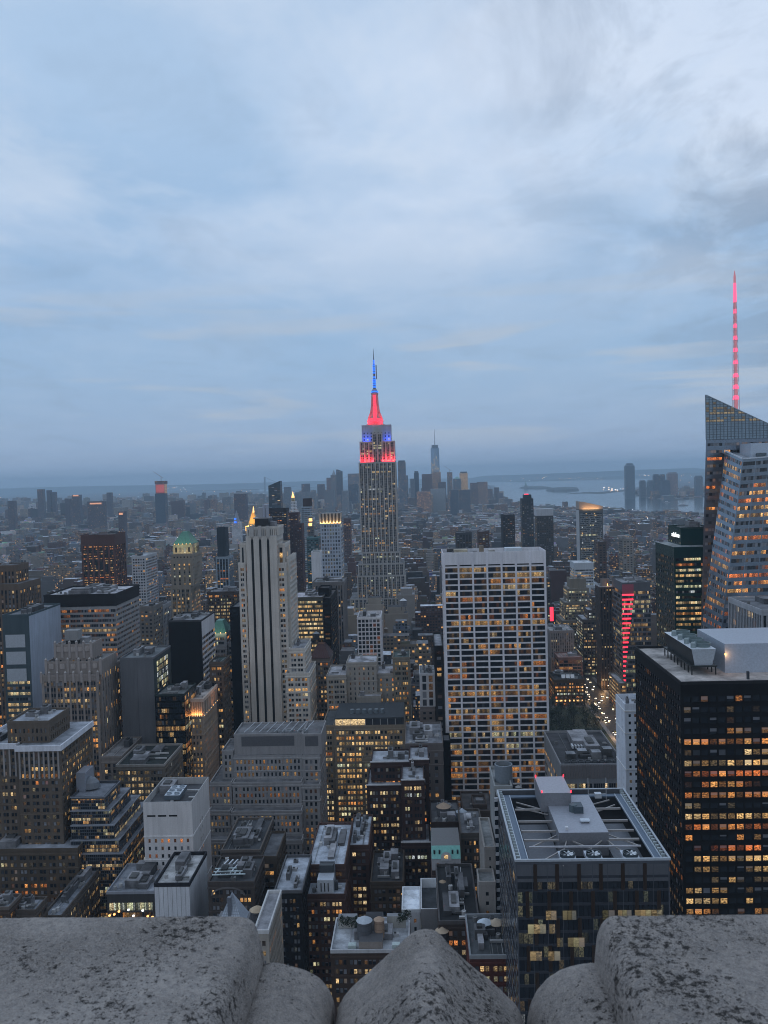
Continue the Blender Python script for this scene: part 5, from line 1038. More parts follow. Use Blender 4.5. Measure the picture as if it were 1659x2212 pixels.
make('striped_glass_tower', 'blue-grey glass tower with white vertical stripes behind the pale striped tower', 'apartment tower', [(466,494,1203,1150,1180,{}), (468,486,1140,1155,1175,{'z':0,'st':{'t':'blank','c':(.06,.08,.10)}})], dict(c=(.26,.32,.38), t='strip', sc=(.06,.09,.12), p=4, fw=.72, fh=.5, fl=3.6, lit=.2, bl=.1), roofc=(.2,.22,.24), cl=0)
make('lit_brown_office', 'brown office block with rows of lit windows between the green roofed tower and striped tower', 'office building', [(447,515,1368-90,900,930,{})], dict(PUN, c=(.13,.10,.09), lit=.4, g=3, p=2.0, hue=.5), roofc=(.2,.2,.22), cl=2)
# towers beyond
make('dark_apartment_tower', 'wide dark brown tower with a few orange windows behind the pale striped tower', 'apartment tower', [(563,619,1099,1500,1530,{})], dict(c=(.07,.055,.06), t='punch', p=4, fw=.7, fh=.4, fl=3.6, lit=.28, hue=.3, top=5), cl=0)
make('red_brick_tower', 'slim dark red brick tower beside the golden capped clock tower', 'apartment tower', [(622,643,1108,1600,1630,{}), (635,652,1132,1560,1590,{})], dict(c=(.13,.055,.06), t='punch', p=4, fw=.5, fh=.4, lit=.08), cl=0)
make('dark_top_tower', 'bluish striped tower with a dark brown cap beyond the red brick tower', 'apartment tower', [(654,671,1077,1900,1925,{'st':{'t':'blank','c':(.10,.05,.045)},'zb':at(660,1094,1900).z}), (650,670,1094,1901,1925,{})], dict(c=(.30,.38,.45), t='ribbon', p=6, fw=.95, fh=.5, fl=4.5, lit=.05, sub=1), cl=0)
make('slanted_dark_tower', 'dark glass tower with a slanted pointed top near the river', 'apartment tower', [(579.5,605,1049,2600,2640,{})], dict(c=(.05,.08,.10), wm=2, t='ribbon', p=8, fw=.9, fh=.5, fl=5, lit=.05), cl=0,
    extra=lambda root, org, g: (lambda q, a: (q.poly([(a[0],a[2],a[4]), (a[1],a[2],a[4]), (a[1],a[2],a[4]+14)], 0, (.05,.08,.10)), q.poly([(a[0],a[2],a[4]), (a[1],a[2],a[4]+14), (a[1],a[3],a[4]+14), (a[0],a[3],a[4])], 0, (.12,.13,.14)), q.quad((a[1],a[2],a[4]), (a[1],a[3],a[4]), (a[1],a[3],a[4]+14), (a[1],a[2],a[4]+14), 0, (.05,.08,.10)), q.build('slanted_top', CURT, root, org)))(MB(), g[0]))
def loft(root, org, g):
    xa, xb, Yf, Yb, zt = g[0][:5]; q = MB(); q.poly([(xa,Yf,zt), (xb,Yf,zt), (xb,Yf,zt+5), (xa+8,Yf,zt+13), (xa,Yf,zt+14)], 0, (.42,.34,.28)); q.quad((xb,Yf,zt), (xb,Yb,zt), (xb,Yb,zt+5), (xb,Yf,zt+5), 0, (.4,.33,.28)); q.quad((xa,Yb,zt), (xa,Yf,zt), (xa,Yf,zt+14), (xa,Yb,zt+14), 0, (.4,.33,.28)); q.build('sloping_crown', METAL, root, org)
    area_light('crown_glow', ((xa+xb)/2, Yf-5, zt-1), ((xa+xb)/2, Yf, zt+8), (xb-xa)*.7, 1, 3500, (1,.55,.22), root, org)
make('sloping_crown_tower', 'tall dark residential tower with a lit orange sloping crown before the harbour', 'apartment tower', [(1251,1302,1100,1500,1530,{'st':{'side':{'t':'blank','c':(.4,.42,.44)}}})], dict(c=(.15,.165,.17), t='ribbon', p=4.6, fw=.85, fh=.55, fl=3.4, sub=2, sc=(.24,.26,.27), lit=.13, hue=.7, bl=.4, top=6, mg=1.5, side={'t':'blank'}), cl=0, extra=loft)
for (xl, xr, yt, Y, c, lab, stl) in (
    (1127,1152,1077,2000,(.06,.07,.085),'dark stepped tower with a red aircraft lamp behind the right of the white slab','ribbon'),
    (1085,1112,1112,1750,(.055,.06,.07),'dark tower with a pale window stripe behind the middle of the white slab','strip'),
    (1159,1195,1113,1800,(.10,.095,.09),'square dark tower with a plain white top band beyond the white slab','white'),
    (985,1019,1150,1500,(.10,.10,.11),'dark block with white columns just over the roof of the white slab','strip'),
    (1033,1056,1148,1550,(.15,.085,.07),'rusty brown apartment block beyond the white slab roof','punch'),
    (1292,1310,1170,1400,(.14,.10,.085),'brown block with an orange lit top floor right of the sloping crown tower','punch'),
    (1345,1368,1163,1500,(.28,.27,.25),'plain tan slab with a lit square low on it near the river','punch'),
    (742,757,1120,2100,(.17,.11,.11),'reddish block between the silver tower and the tallest skyscraper','punch'),
    (300,331,1310,850,(.24,.22,.20),'brown brick apartment row left of the green roofed tower','punch'),
    (332,352,1308,880,(.30,.30,.31),'tall grey apartment slab left of the green roofed tower','strip'),
    (1157,1190,1250,1150,(.11,.10,.10),'low dark block right behind the corner of the white slab','punch')):
    st = dict(c=c, t='punch' if stl in ('punch','white') else stl, p=5, fw=.55, fh=.45, fl=4, lit=.10, hue=.5, top=4, sc=tuple(x*.6 for x in c) if stl == 'strip' else None)
    def ex(root, org, g, stl=stl):
        xa, xb, Yf, Yb, zt = g[0][:5]
        if stl == 'white': q = MB(); q.box(xa-.4, xb+.4, Yf-.4, Yb+.4, zt-1, zt+13, 0, (.42,.44,.47)); q.build('top_band', MASON, root, org)
        if 'aircraft' in lab: q = MB(); q.box(xa+6, xb-4, Yf+3, Yb-3, zt, zt+9, 0, (.06,.07,.08)); q.build('crown', MASON, root, org); q = MB(); q.box(xa+7, xa+16, Yf+3, Yf+5, zt+9, zt+11, 0); q.build('aircraft_lamp', RED, root, org)
    make('apartment_tower', lab, 'apartment tower', [(xl, xr, yt, Y, Y+32, {})], st, roofc=(.28,.29,.31), cl=1, extra=ex)
# ------------------------------------------------------------------ roofs right below the parapet
RB = dict(PUN, c=(.15,.085,.07), g=3, p=2.0, fw=.76, lit=.20, bl=.5, hue=.55, fl=3.6, half=True)
def lroof(root, org, g):
    xa, xb, Yf, Yb, zt = g[1][:5]
    q = MB(); q.box(xa+6, xb-5.5, Yf+1.5, Yf+9, zt-1, zt+6.0, 0, (.56,.60,.65), topcol=(.45,.49,.54)); q.build('penthouse', METAL, root, org)
    for k in range(3): l = MB(); x = xa+7.6+k*((xb-xa-14)/3); l.box(x, x+(xb-xa-14)/3-1.2, Yf+1.38, Yf+1.5, zt+.6, zt+4.6, 0, (.02,)*3, (0,0,k*.3,0), bottom=True); l.build('penthouse_window', GLASS, root, org)
    q = MB(); q.box(xa+6.4, xb-6, Yf+9.2, Yf+13, zt-1, zt+9.4, 0, (.10,.11,.12)); q.box(xa+6, xb-5.6, Yf+13, Yf+14, zt-1, zt+10, 0, (.42,.46,.52)); q.build('screen_wall', METAL, root, org)
make('l_shaped_brick_building', 'brown brick building with a pale L shaped roof and white glazed penthouse, bottom centre', 'building', [
    (663,745,1868,402,452,{}), (657,745,1932,388,402,{}), (752,797,1826,430,470,{})], RB, roofc=(.42,.46,.52), cl=4, extra=lroof)
make('dark_brick_block', 'almost black brick block with a snowy white roof and water tank at the bottom', 'building', [(592,652,1924,372,408,{'par':(.16,.16,.17)})], dict(RB, c=(.04,.036,.038), lit=.07), roofc=(.36,.39,.44), cl=2)
def junk_extra(root, org, g):
    xa, xb, Yf, Yb, zt = g[0][:5]
    for k in range(6):
        q = MB(); q.beam((xa+2+k*2.2, Yf+6, zt+1), (xa+5+k*2.2, Yf+20, zt+1.05+k*.01), .35, 0, (.55,.58,.62)); q.build('duct', METAL, root, org)
    for k in range(3):
        q = MB(); q.beam((xa+1, Yf+4+k*3, zt+1.4), (xa+16, Yf+4.5+k*3, zt+1.43+k*.02), .3, 0, (.5,.6,.62)); q.build('pipe', METAL, root, org)
    n = 10; xm = xa+9; q = MB()
    for k in range(n):
        a1, a2 = math.pi*k/n, math.pi*(k+1)/n
        q.quad((xm+7*math.cos(a1),Yf-.5,zt-6+3.2*math.sin(a1)), (xm+7*math.cos(a2),Yf-.5,zt-6+3.2*math.sin(a2)), (xm+7.8*math.cos(a2),Yf-.5,zt-6+4*math.sin(a2)), (xm+7.8*math.cos(a1),Yf-.5,zt-6+4*math.sin(a1)), 0, (.2,.19,.19))
    q.build('arch_moulding', MASON, root, org)
make('ducted_roof_building', 'dark building with white ducts and pipes all over its roof and an arched front', 'building', [(449,549,1905,372,398,{}), (478,562,1836,412,452,{'par':(.2,.17,.15)})], dict(RB, c=(.12,.10,.09), lit=.12), roofc=(.10,.105,.115), cl=6, extra=junk_extra)
make('tan_rear_building', 'plain tan brick building with lit window columns behind the black brick block', 'building', [(566,600,1925,410,440,{'h':at(583,1850,410).z})], dict(RB, c=(.14,.11,.085), lit=.25, g=2), cl=1)
def terr_extra(root, org, g):
    xa, xb, Yf, Yb, zt = g[0][:5]; w = xb-xa
    q = MB(); q.box(xa+.36*w, xa+.66*w, Yf+1, Yf+9, zt-1, zt+2.6, 0, (.34,.30,.27), topcol=(.16,.16,.17)); q.build('tank_terrace', MASON, root, org)
    q = MB(); q.box(xa+.42*w, xa+.65*w, Yf+12, Yf+19, zt-1, zt+5, 0, (.50,.53,.57), topcol=(.08,.08,.09)); q.build('bulkhead', ROOF, root, org)
    for x in (.05, .70): q = MB(); q.box(xa+x*w, xa+(x+.25)*w, Yf+17.5, Yf+20, zt-1, zt+3.8, 0, (.42,.41,.38), topcol=(.3,.31,.33)); q.build('garden_room', MASON, root, org)
    for x in (.22, .78): q = MB(); q.box(xa+x*w, xa+x*w+3, Yf+1.5, Yf+4, zt-1, zt+.9, 0, (.45,.52,.5)); q.build('skylight', METAL, root, org)
make('roof_terrace_building', 'brown brick building with planted roof terraces and two tanks, just above the stone peak', 'building', [(714,884,2052,318,342,{'par':(.45,.46,.48)})], dict(RB, c=(.12,.085,.07), lit=.18), roofc=(.40,.42,.45), cl=2, extra=terr_extra)
make('white_walled_roof_building', 'white walled roof enclosure with a white box inside beside the roof terraces', 'building', [(909,947,1964,345,372,{'par':(.58,.60,.62)})], dict(t='blank', c=(.27,.27,.28)), roofc=(.10,.11,.12), cl=2, parapet=4)
make('black_roof_building', 'black flat tarred roof between the white walled enclosure and the round ended tower', 'building', [(948,1036,1990,318,366,{'par':(.14,.13,.13)})], dict(RB, c=(.10,.075,.065), lit=.2), roofc=(.035,.037,.042), cl=6)
make('red_brick_corner_building', 'red brick building with a cluttered roof between the stone peak and the glass tower', 'building', [(1015,1107,2064,290,318,{'par':(.3,.32,.34)})], dict(RB, c=(.17,.06,.05), lit=.4), roofc=(.12,.13,.14), cl=5)
def orange_low(root, org, g):
    xa, xb, Yf, Yb, zt = g[0][:5]
    for k in range(18):
        l = MB(); x = xa+15+k*.62; l.lathe(x, Yf-6+k*.2, [(.10, zt-3.2-.5*math.sin(math.pi*(k % 9)/9)), (.12, zt-2.9-.5*math.sin(math.pi*(k % 9)/9))], 6, 0); l.build('string_light', WARM, root, org)
make('arched_brown_building', 'low brown building with orange lit windows under arches in front of the brick tower', 'building', [(800,871,1905,405,440,{})], dict(RB, c=(.12,.09,.065), lit=.45, hue=.35), roofc=(.06,.06,.065), cl=6, extra=orange_low)
make('small_white_house', 'small white rooftop house with a warm lit side beside the white walled enclosure', 'building', [(868,908,1965,352,372,{'par':(.6,.62,.64)})], dict(t='punch', c=(.50,.51,.53), p=3, fw=.3, lit=.5, fl=3.5, mg=.6, hue=.4, br=1.2), roofc=(.55,.58,.62), cl=1)
def podium(root, org, g):
    xa, xb, Yf, Yb, zt = g[0][:5]
    R3 = random.Random(9)
    for k in range(10):
        x = xa+(xb-xa)*(k+.5)/10; l = MB(); z = zt-R3.uniform(9, 15); l.lathe(x, Yf-.4, [(.5, z), (.6, z+.5), (.2, z+.7)], 8, 0); l.build('lamp', WHITE if 4 <= k <= 7 else WARM, root, org)
make('lit_atrium_building', 'low grey roofed hall with a bright lit glass front left of the white panelled box', 'building', [(230,333,1926,400,430,{'par':(.30,.32,.36)})], dict(c=(.10,.10,.10), t='ribbon', p=4, fw=.95, fh=.8, fl=5, sub=4, lit=.75, hue=.35, bl=0, top=5, br=.8), roofc=(.30,.32,.36), cl=5, extra=podium)
make('long_stone_building', 'long dark stone row with a narrow grey roof slanting away, bottom left', 'building', [(90,133,1978,380,428,{}), (24,77,1966,366,378,{})], dict(RB, c=(.15,.125,.105), lit=.18), roofc=(.27,.29,.33), cl=6)
make('low_brown_building', 'low brown building with white roof boxes in the bottom left corner', 'building', [(-40,19,1960,360,372,{'par':(.2,.17,.15)})], dict(RB, c=(.13,.09,.07), lit=.1), roofc=(.22,.24,.27), cl=6)
make('pale_stone_corner', 'pale stone building corner peeking over the parapet left of the narrow dark street', 'building', [(548,580,2010,300,330,{'par':(.5,.5,.5)})], dict(RB, c=(.36,.33,.29), lit=.1, g=1), roofc=(.3,.3,.32), cl=2)

# glass pyramid
Yp = 340; a_ = at(497, 1923, Yp+7); pL = at(468, 1990, Yp); pR = at(526, 1990, Yp); hp = a_.z; org = ((pL.x+pR.x)/2, Yp, 0)
root = empty('glass_pyramid', org, 'pale glass pyramid roof poking up behind the parapet', 'skylight')
q = MB(); hw = (pR.x-pL.x)/2; cx_ = org[0]
for (sx0, sy0, sx1, sy1) in ((-1,0,1,0), (1,0,1,2), (1,2,-1,2), (-1,2,-1,0)):
    q.poly([(cx_+sx0*hw, Yp+sy0*hw, pL.z-2), (cx_+sx1*hw, Yp+sy1*hw, pL.z-2), (cx_, Yp+hw, hp)], 0, (.42,.47,.54))
q.build('pane', METAL, root, org)
q = MB()
for k in range(9): 
    t = k/8; q.beam((cx_-hw+2*hw*t, Yp-.1, pL.z-2), (cx_, Yp+hw-.1, hp+.05), .08, 0, (.3,.34,.4))
for k in range(1, 12):
    t = k/12; q.beam((cx_-hw*(1-t), Yp+hw*t-.12, pL.z-2+(hp-pL.z+2)*t), (cx_+hw*(1-t), Yp+hw*t-.12, pL.z-2+(hp-pL.z+2)*t+.01), .07, 0, (.3,.34,.4))
q.build('glazing_bar', METAL, root, org)
q = MB(); q.box(cx_-1.2, cx_+.2, Yp+1.5, Yp+3, pL.z, pL.z+9, 0, (.22,.24,.28)); q.build('vent_shaft', METAL, root, org)
q = MB(); q.box(cx_-hw-1, cx_+hw+1, Yp-1, Yp+2*hw+1, 0, pL.z-2, 0, (.24,.24,.25)); q.build('wall', MASON, root, org)

# ------------------------------------------------------------------ rooftop water tanks (things standing on roofs)
WOOD, STEEL = (.30,.21,.14), (.34,.38,.42)
def tank(px, py, Y, h, r_, body, capc, label, group=None):
    """px,py: middle of the cap's rim"""
    p = at(px, py, Y); z0 = p.z-h
    root = empty('water_tank', (p.x, Y, z0-3), label, 'water tank', group); o = (p.x, Y, z0-3)
    q = MB(); q.lathe(p.x, Y, [(r_*.97, z0), (r_, z0+h*.5), (r_*.96, p.z)], 18, 0, body); q.build('tank', MASON, root, o)
    q = MB(); q.lathe(p.x, Y, [(r_*1.10, p.z), (r_*.6, p.z+r_*.32), (.1, p.z+r_*.62)], 18, 0, capc); q.build('cap', MASON, root, o)
    for k in range(4):
        a = math.pi/4+k*math.pi/2; q = MB(); x, y = p.x+r_*.75*math.cos(a), Y+r_*.75*math.sin(a); q.box(x-.15, x+.15, y-.15, y+.15, z0-3, z0, 0, (.08,.08,.08)); q.build('leg', METAL, root, o)
    for k in range(3):
        q = MB(); zz = z0+h*(k+.5)/3; q.lathe(p.x, Y, [(r_*1.02, zz), (r_*1.02, zz+.1)], 18, 0, tuple(c*.5 for c in body), caps=False); q.build('hoop', METAL, root, o)
for a in (
    (502,1866,405,5.5,2.6,(.18,.18,.20),(.5,.53,.56),'grey water tank with a pale conical cap on the ducted roof'),
    (625,1893,392,4.6,2.4,(.10,.09,.09),(.30,.32,.35),'dark water tank on steel legs on the white roof of the black brick block'),
    (555,1965,330,6.0,2.7,(.13,.13,.14),(.48,.38,.27),'wooden capped water tank rising right behind the left parapet'),
    (787,1988,326,6.5,2.9,(.17,.18,.20),(.42,.47,.52),'grey water tank on the planted roof terrace'),
    (819,1986,327,6.8,2.0,(.42,.30,.22),(.46,.33,.24),'slim orange-brown wooden tank beside the grey terrace tank'),
    (958,1742,452,5.4,3.6,(.13,.13,.14),(.40,.30,.22),'large brown capped tank on the dark brown building'),
    (998,1753,446,6,3.0,(.20,.22,.24),(.36,.40,.45),'blue-grey tank near the left edge of the round ended tower'),
    (956,1908,352,4,2.4,(.09,.09,.10),(.48,.36,.25),'dark tank with a tan cap behind the white walled enclosure'),
    (955,2010,318,4,2.4,(.09,.09,.10),(.48,.38,.28),'tan capped tank touching the tip of the stone peak'),
    (1048,1993,308,5.5,2.7,(.15,.16,.17),(.48,.54,.60),'left tank of the pair below the round ended tower, with a pale blue cap'),
    (1071,1993,308,5.5,2.7,(.12,.12,.13),(.46,.38,.29),'right tank of the pair below the round ended tower, with a tan cap'),
    (871,1297,655,4.6,2.6,(.22,.23,.25),(.5,.52,.54),'small pale capped tank at the foot of the tallest skyscraper'),
    (683,1368,700,5,2.6,(.10,.11,.12),(.3,.33,.35),'dark tank between the red hipped roof and the white grid tower'),
    (1120,1700,452,3,1.6,(.2,.2,.2),(.3,.3,.3),'squat tank behind the open roof of the fan tower')): tank(*a)

# plants on the roof terrace
def bush(px, py, Y, r_, h, label, seed, cat='shrub', name='shrub', group=None):
    rr = random.Random(seed); p = at(px, py, Y); q = MB()
    for k in range(150):
        a, t = rr.uniform(0, 6.28), rr.random()**.5; z = p.z+h*rr.random(); w = r_*t*(1-.55*(z-p.z)/h); x, y = p.x+w*math.cos(a), Y+w*math.sin(a); s = rr.uniform(.15, .4)
        d1 = Vector((rr.gauss(0,1), rr.gauss(0,1), rr.gauss(0,1))).normalized()*s; d2 = Vector((rr.gauss(0,1), rr.gauss(0,1), rr.gauss(0,1))).normalized()*s; c = Vector((x,y,z)); t_ = rr.uniform(.5, 1.5)
        q.quad(tuple(c-d1), tuple(c-d2), tuple(c+d1), tuple(c+d2), 0, (.045*t_,.075*t_,.04*t_))
    return tag(q.build(name, LEAF, None, (p.x, Y, p.z)), label, cat, group)
LEAF = flat('foliage', (.06,.09,.05)); 
_m, _nt, _p = newmat('leaf'); _a = attr(_nt, 'col'); _nt.links.new(_a.outputs[0], _p.inputs['Base Color']); _p.inputs['Roughness'].default_value = .7; LEAF = _m
for i, (px, py, lab) in enumerate(((740,1996,'dark green bush in the back corner of the roof terrace'),(752,1999,'bushy shrub in the middle of the left terrace planting'),(763,2000,'shrub beside the terrace bulkhead wall'),(865,1992,'shrub at the front of the right terrace planting'),(873,1986,'leafy bush in the far right corner of the roof terrace'),(881,1984,'last small bush by the right terrace wall'))): bush(px, py, 333, 2.0, 3.4, lab, 40+i)
bush(770, 2003, 329, .8, 4.5, 'narrow conifer standing alone left of the grey terrace tank', 60, 'conifer', 'conifer')

# ------------------------------------------------------------------ far landmarks
def simple(name, label, cat, boxes, colr, mats=None, group=None):
    """boxes: (part, xl, xr, ytop, ybot, Y, depth, colour, material)"""
    f = boxes[0]; o = (at((f[1]+f[2])/2, f[3], f[5]).x, f[5], 0); root = empty(name, o, label, cat, group)
    for b in boxes:
        part, xl, xr, yt, yb, Y, D = b[:7]; c = b[7] if len(b) > 7 and b[7] else colr; m = b[8] if len(b) > 8 else BLOCK
        xa, xb = at(xl, yt, Y).x, at(xr, yt, Y).x; z1 = at((xl+xr)/2, yt, Y).z; z0 = max(0, at((xl+xr)/2, yb, Y).z) if yb else 0
        q = MB(); q.box(xa, xb, Y, Y+D, z0, z1, 0, c, (b[9] if len(b) > 9 else .06, random.Random(int(xl*7)).random(), .5, 0)); q.build(part, m, root, o)
    OCC.append((f[1], f[2], f[3], f[5])); return root, o
def cone(part, root, o, px, ytop, ybot, Y, r0_, r1_, colr, mat, n=4):
    z1, z0 = at(px, ytop, Y).z, at(px, ybot, Y).z; x = at(px, (ytop+ybot)/2, Y).x; q = MB(); q.lathe(x, Y+r0_, [(r0_, z0), (r1_, z1)], n, 0, colr); q.build(part, mat, root, o); return x, z0, z1
GOLD = (.75,.45,.12)
r_, o_ = simple('gold_pyramid_tower', 'stone tower with a glowing golden pyramid roof left of the striped tower top', 'skyscraper', [('wall',530,556,1136,None,1900,30,(.25,.23,.2))], (.25,.23,.2))
x, z0, z1 = cone('gold_roof', r_, o_, 544.5, 1106, 1136, 1912, 13.5, 2.6, GOLD, METAL, 8)
cone('lantern', r_, o_, 547, 1094, 1107, 1912, 2.2, .4, GOLD, WARM, 8)
for k in range(3): q = MB(); q.lathe(x-6+k*6, 1898, [(1.0, z0), (1.0, z0+2)], 8, 0); q.build('roof_lamp', WARM, r_, o_)
area_light('roof_floodlight', (x-2, 1888, z0-3), (x, 1912, z0+16), 22, 3, 45000, (1,.55,.14), r_, o_)
r_, o_ = simple('clock_tower', 'white stone clock tower with a glowing blue clock face, left', 'tower', [('wall',500,519,1128,None,2900,30,(.50,.52,.55))], (.5,.5,.5))
cone('spire', r_, o_, 509.5, 1103, 1128, 2905, 12, .8, (.30,.32,.36), MASON, 4)
q = MB(); p = at(508.5, 1128, 2897); q.lathe(p.x, 2897, [(3.3, p.z-3.0), (3.3, p.z+3.0)], 16, 0, sy=.1); q.build('clock_face', BLUE, r_, o_)
q = MB(); q.box(p.x-4, p.x+3, 2897, 2898, p.z+9, p.z+14, 0); q.build('clock_lamp', BLUE, r_, o_)
r_, o_ = simple('gold_capped_tower', 'white tapering tower with a small golden lit cupola near the middle left', 'skyscraper', [('wall',625.5,642,1100,None,2100,24,(.55,.57,.60)), ('wall',628,639,1083,1100,2102,18,(.55,.57,.60)), ('loggia',629.5,636,1075,1083,2104,12,(.5,.42,.25))], (.5,.5,.5))
cone('gold_cupola', r_, o_, 632.3, 1068, 1076, 2106, 4.2, 2.2, GOLD, WARM, 8); cone('gold_lantern', r_, o_, 632.1, 1062, 1068, 2106, 1.8, .5, GOLD, WARM, 8); cone('pyramid_roof', r_, o_, 633.5, 1083, 1113, 2099, 10, 4, (.5,.52,.55), MASON, 4)
r_, o_ = simple('lantern_topped_tower', 'slender tower topped by a lit pagoda shaped lantern beside the silver tower', 'tower', [('wall',664,677,1137,None,1600,16,(.2,.2,.2)), ('lit_lantern',666.5,673,1130,1136,1600.5,5,(.6,.6,.4),WARM), ('roof_tier',665,675,1127,1129,1598,9,(.3,.25,.2),METAL), ('lit_lantern',667,673.5,1120,1126,1600.5,5,(.6,.6,.4),WARM), ('roof_tier',664,676,1116,1119.5,1598,9,(.3,.25,.2),METAL)], (.2,.2,.2))
def crane(root, o, px, py, Y, h, L_, side=1):
    p = at(px, py, Y); q = MB(); q.box(p.x-1, p.x+1, Y, Y+2, p.z-2, p.z+h, 0, (.25,.2,.2)); q.build('crane_mast', METAL, root, o)
    q = MB(); q.beam((p.x+side*L_*.3, Y+1, p.z+h-4), (p.x-side*L_, Y+1, p.z+h+L_*.8), 1.0, 0, (.3,.2,.2)); q.build('crane_jib', METAL, root, o)
r_, o_ = simple('unfinished_tower', 'lone unfinished glass tower wrapped in red light near its top, with a crane, left horizon', 'skyscraper', [('wall',334.5,356,1066,None,4200,45,(.10,.14,.19)), ('lit_upper_floors',335.5,355,1046,1065.8,4201,43,(.5,.15,.13),BLOCK,.9), ('top_floors',334,356,1039,1045.8,4200,45,(.22,.10,.10))], (.1,.1,.1))
crane(r_, o_, 348, 1040, 4215, 20, 38)
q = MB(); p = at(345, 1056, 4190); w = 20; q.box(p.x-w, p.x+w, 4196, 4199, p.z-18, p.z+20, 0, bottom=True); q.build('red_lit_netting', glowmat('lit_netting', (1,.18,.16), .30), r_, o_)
# harbour skyscraper with antenna
Y = 6300; r_, o_ = simple('harbour_skyscraper', 'tallest tower of the distant downtown with a long antenna, right of the tallest skyscraper', 'skyscraper', [('base',931,949.5,1022,None,Y,60,(.25,.30,.36))], (.2,.25,.3))
q = MB(); x0, x1 = at(931, 1000, Y).x, at(949.5, 1000, Y).x; zt, zb = at(940, 967, Y).z, at(940, 1022, Y).z; cx_ = (x0+x1)/2; w = (x1-x0)/2
bot = [(cx_-w,Y,zb), (cx_+w,Y,zb), (cx_+w,Y+2*w,zb), (cx_-w,Y+2*w,zb)]; top = [(cx_,Y+w-w*.98,zt), (cx_+w*.98,Y+w,zt), (cx_,Y+w+w*.98,zt), (cx_-w*.98,Y+w,zt)]
for k in range(4):
    q.poly([bot[k], bot[(k+1) % 4], top[k]], 0, (.30,.38,.47)); q.poly([bot[(k+1) % 4], top[(k+1) % 4], top[k]], 0, (.24,.31,.40))
q.poly(top, 0, (.3,.35,.4)); q.build('tapering_glass', CURT, r_, o_)
q = MB(); q.box(cx_-w*.75, cx_+w*.75, Y+w*.3, Y+w*1.6, zt, zt+20, 0, (.22,.27,.34)); q.build('crown', METAL, r_, o_)
q = MB(); q.lathe(cx_, Y+w, [(5, zt+15), (4, zt+30), (2.4, zt+70), (1.2, at(938, 926, Y).z)], 8, 0, (.5,.53,.58)); q.build('antenna', METAL, r_, o_)
for k in range(28):
    q = MB(); rr = rnd.uniform(-.95, .95)*w; zz = zb+8+rnd.random()**1.4*(zt-zb)*.55; q.box(cx_+rr-2.2, cx_+rr+2.2, Y-1.5, Y-.5, zz, zz+rnd.uniform(3, 12), 0, (0,0,0), (.8,.7,rnd.random(),0), bottom=True); q.build('lit_floor', GLASS, r_, o_)
DT = [  # downtown cluster: px left, right, top, distance, colour, lit, look
    (859,876,998,5800,(.10,.14,.19),.10,'dark glass downtown tower with a flat dark cap just right of the tallest skyscraper'),
    (872,881,1027,5900,(.13,.17,.22),.06,'shorter dark block stepped against the flat capped downtown tower'),
    (886,896,1034,6000,(.20,.22,.26),.02,'small grey downtown block left of the slim black one'),
    (894,904.5,1021,6050,(.06,.08,.12),.02,'slim blackish downtown tower standing by itself'),
    (911,934,1024,6100,(.24,.15,.14),.45,'broad reddish lit downtown block left of the antenna tower'),
    (934,952,1020,6000,(.24,.18,.17),.30,'reddish block at the feet of the antenna tower'),
    (946,963,1041,5900,(.16,.13,.14),.12,'brown block right below the antenna tower'),
    (966,977,1020,5700,(.17,.19,.22),.15,'thin tower under construction with a crane in the downtown group'),
    (979,996,1034,6200,(.18,.22,.27),.05,'downtown tower with a green pyramid cap'),
    (993,1010,1022,6250,(.42,.24,.14),.75,'downtown block glowing orange in the last light'),
    (1016,1033,1043,6300,(.17,.14,.16),.08,'dark squat domed downtown block near the water'),
    (1031,1053,1041,6350,(.27,.20,.19),.15,'wide pinkish downtown block with a lit edge'),
    (1054,1064,1056,6400,(.20,.17,.19),.05,'low narrow block by the harbour with a crane on top'),
    (1068,1078,1053,6450,(.17,.16,.19),.05,'last slim tower of the downtown group'),
    (1076,1086,1065,6400,(.18,.16,.19),.05,'low step block closing the downtown group on the water'),
    (726,739,1018,6000,(.09,.12,.17),.03,'tall dark slab with a slanted top left of the tallest skyscraper'),
    (714,727,1026,6050,(.22,.24,.28),.10,'old downtown tower with a lit pointed cap'),
    (705,716,1032,6100,(.26,.19,.20),.08,'reddish stepped tower left of the pointed cap tower'),
    (685,700,1046,5900,(.16,.15,.18),.06,'dark tower with a glowing roof slope, left downtown'),
    (651,668,1045,5600,(.17,.18,.22),.03,'stepped tower block by the river, left downtown'),
    (637,681,1063,5400,(.24,.26,.30),.03,'broad pale housing slab in front of the river, left downtown'),
    (613,627,1052,5300,(.20,.23,.28),.02,'plain bluish slab left of the broad housing slab'),
    (751,775,1023,5900,(.19,.22,.27),.10,'wide bluish block immediately left of the tallest skyscraper with red lights'),
    (752,772,1046,5700,(.07,.09,.13),.02,'dark block in front of the wide bluish block'),
    (700,722,1058,5200,(.22,.24,.27),.04,'pale mid downtown block left of the dark slab'),
    (738,752,1060,5100,(.25,.27,.30),.04,'small pale block between the dark slab and the wide bluish block'),
    (972,990,1058,5200,(.10,.12,.16),.02,'dark glass block in the front of the downtown group'),
    (991,1016,1058,5300,(.14,.14,.17),.03,'wide dark block below the orange glowing block'),
    (900,930,1062,5200,(.25,.15,.14),.25,'low red brick block with lit windows in front of downtown'),
    (930,962,1056,5300,(.30,.32,.34),.10,'pale low block in front of the antenna tower'),
    (505,531,1067,4300,(.13,.09,.11),.02,'square dark red housing tower near the river, left')]
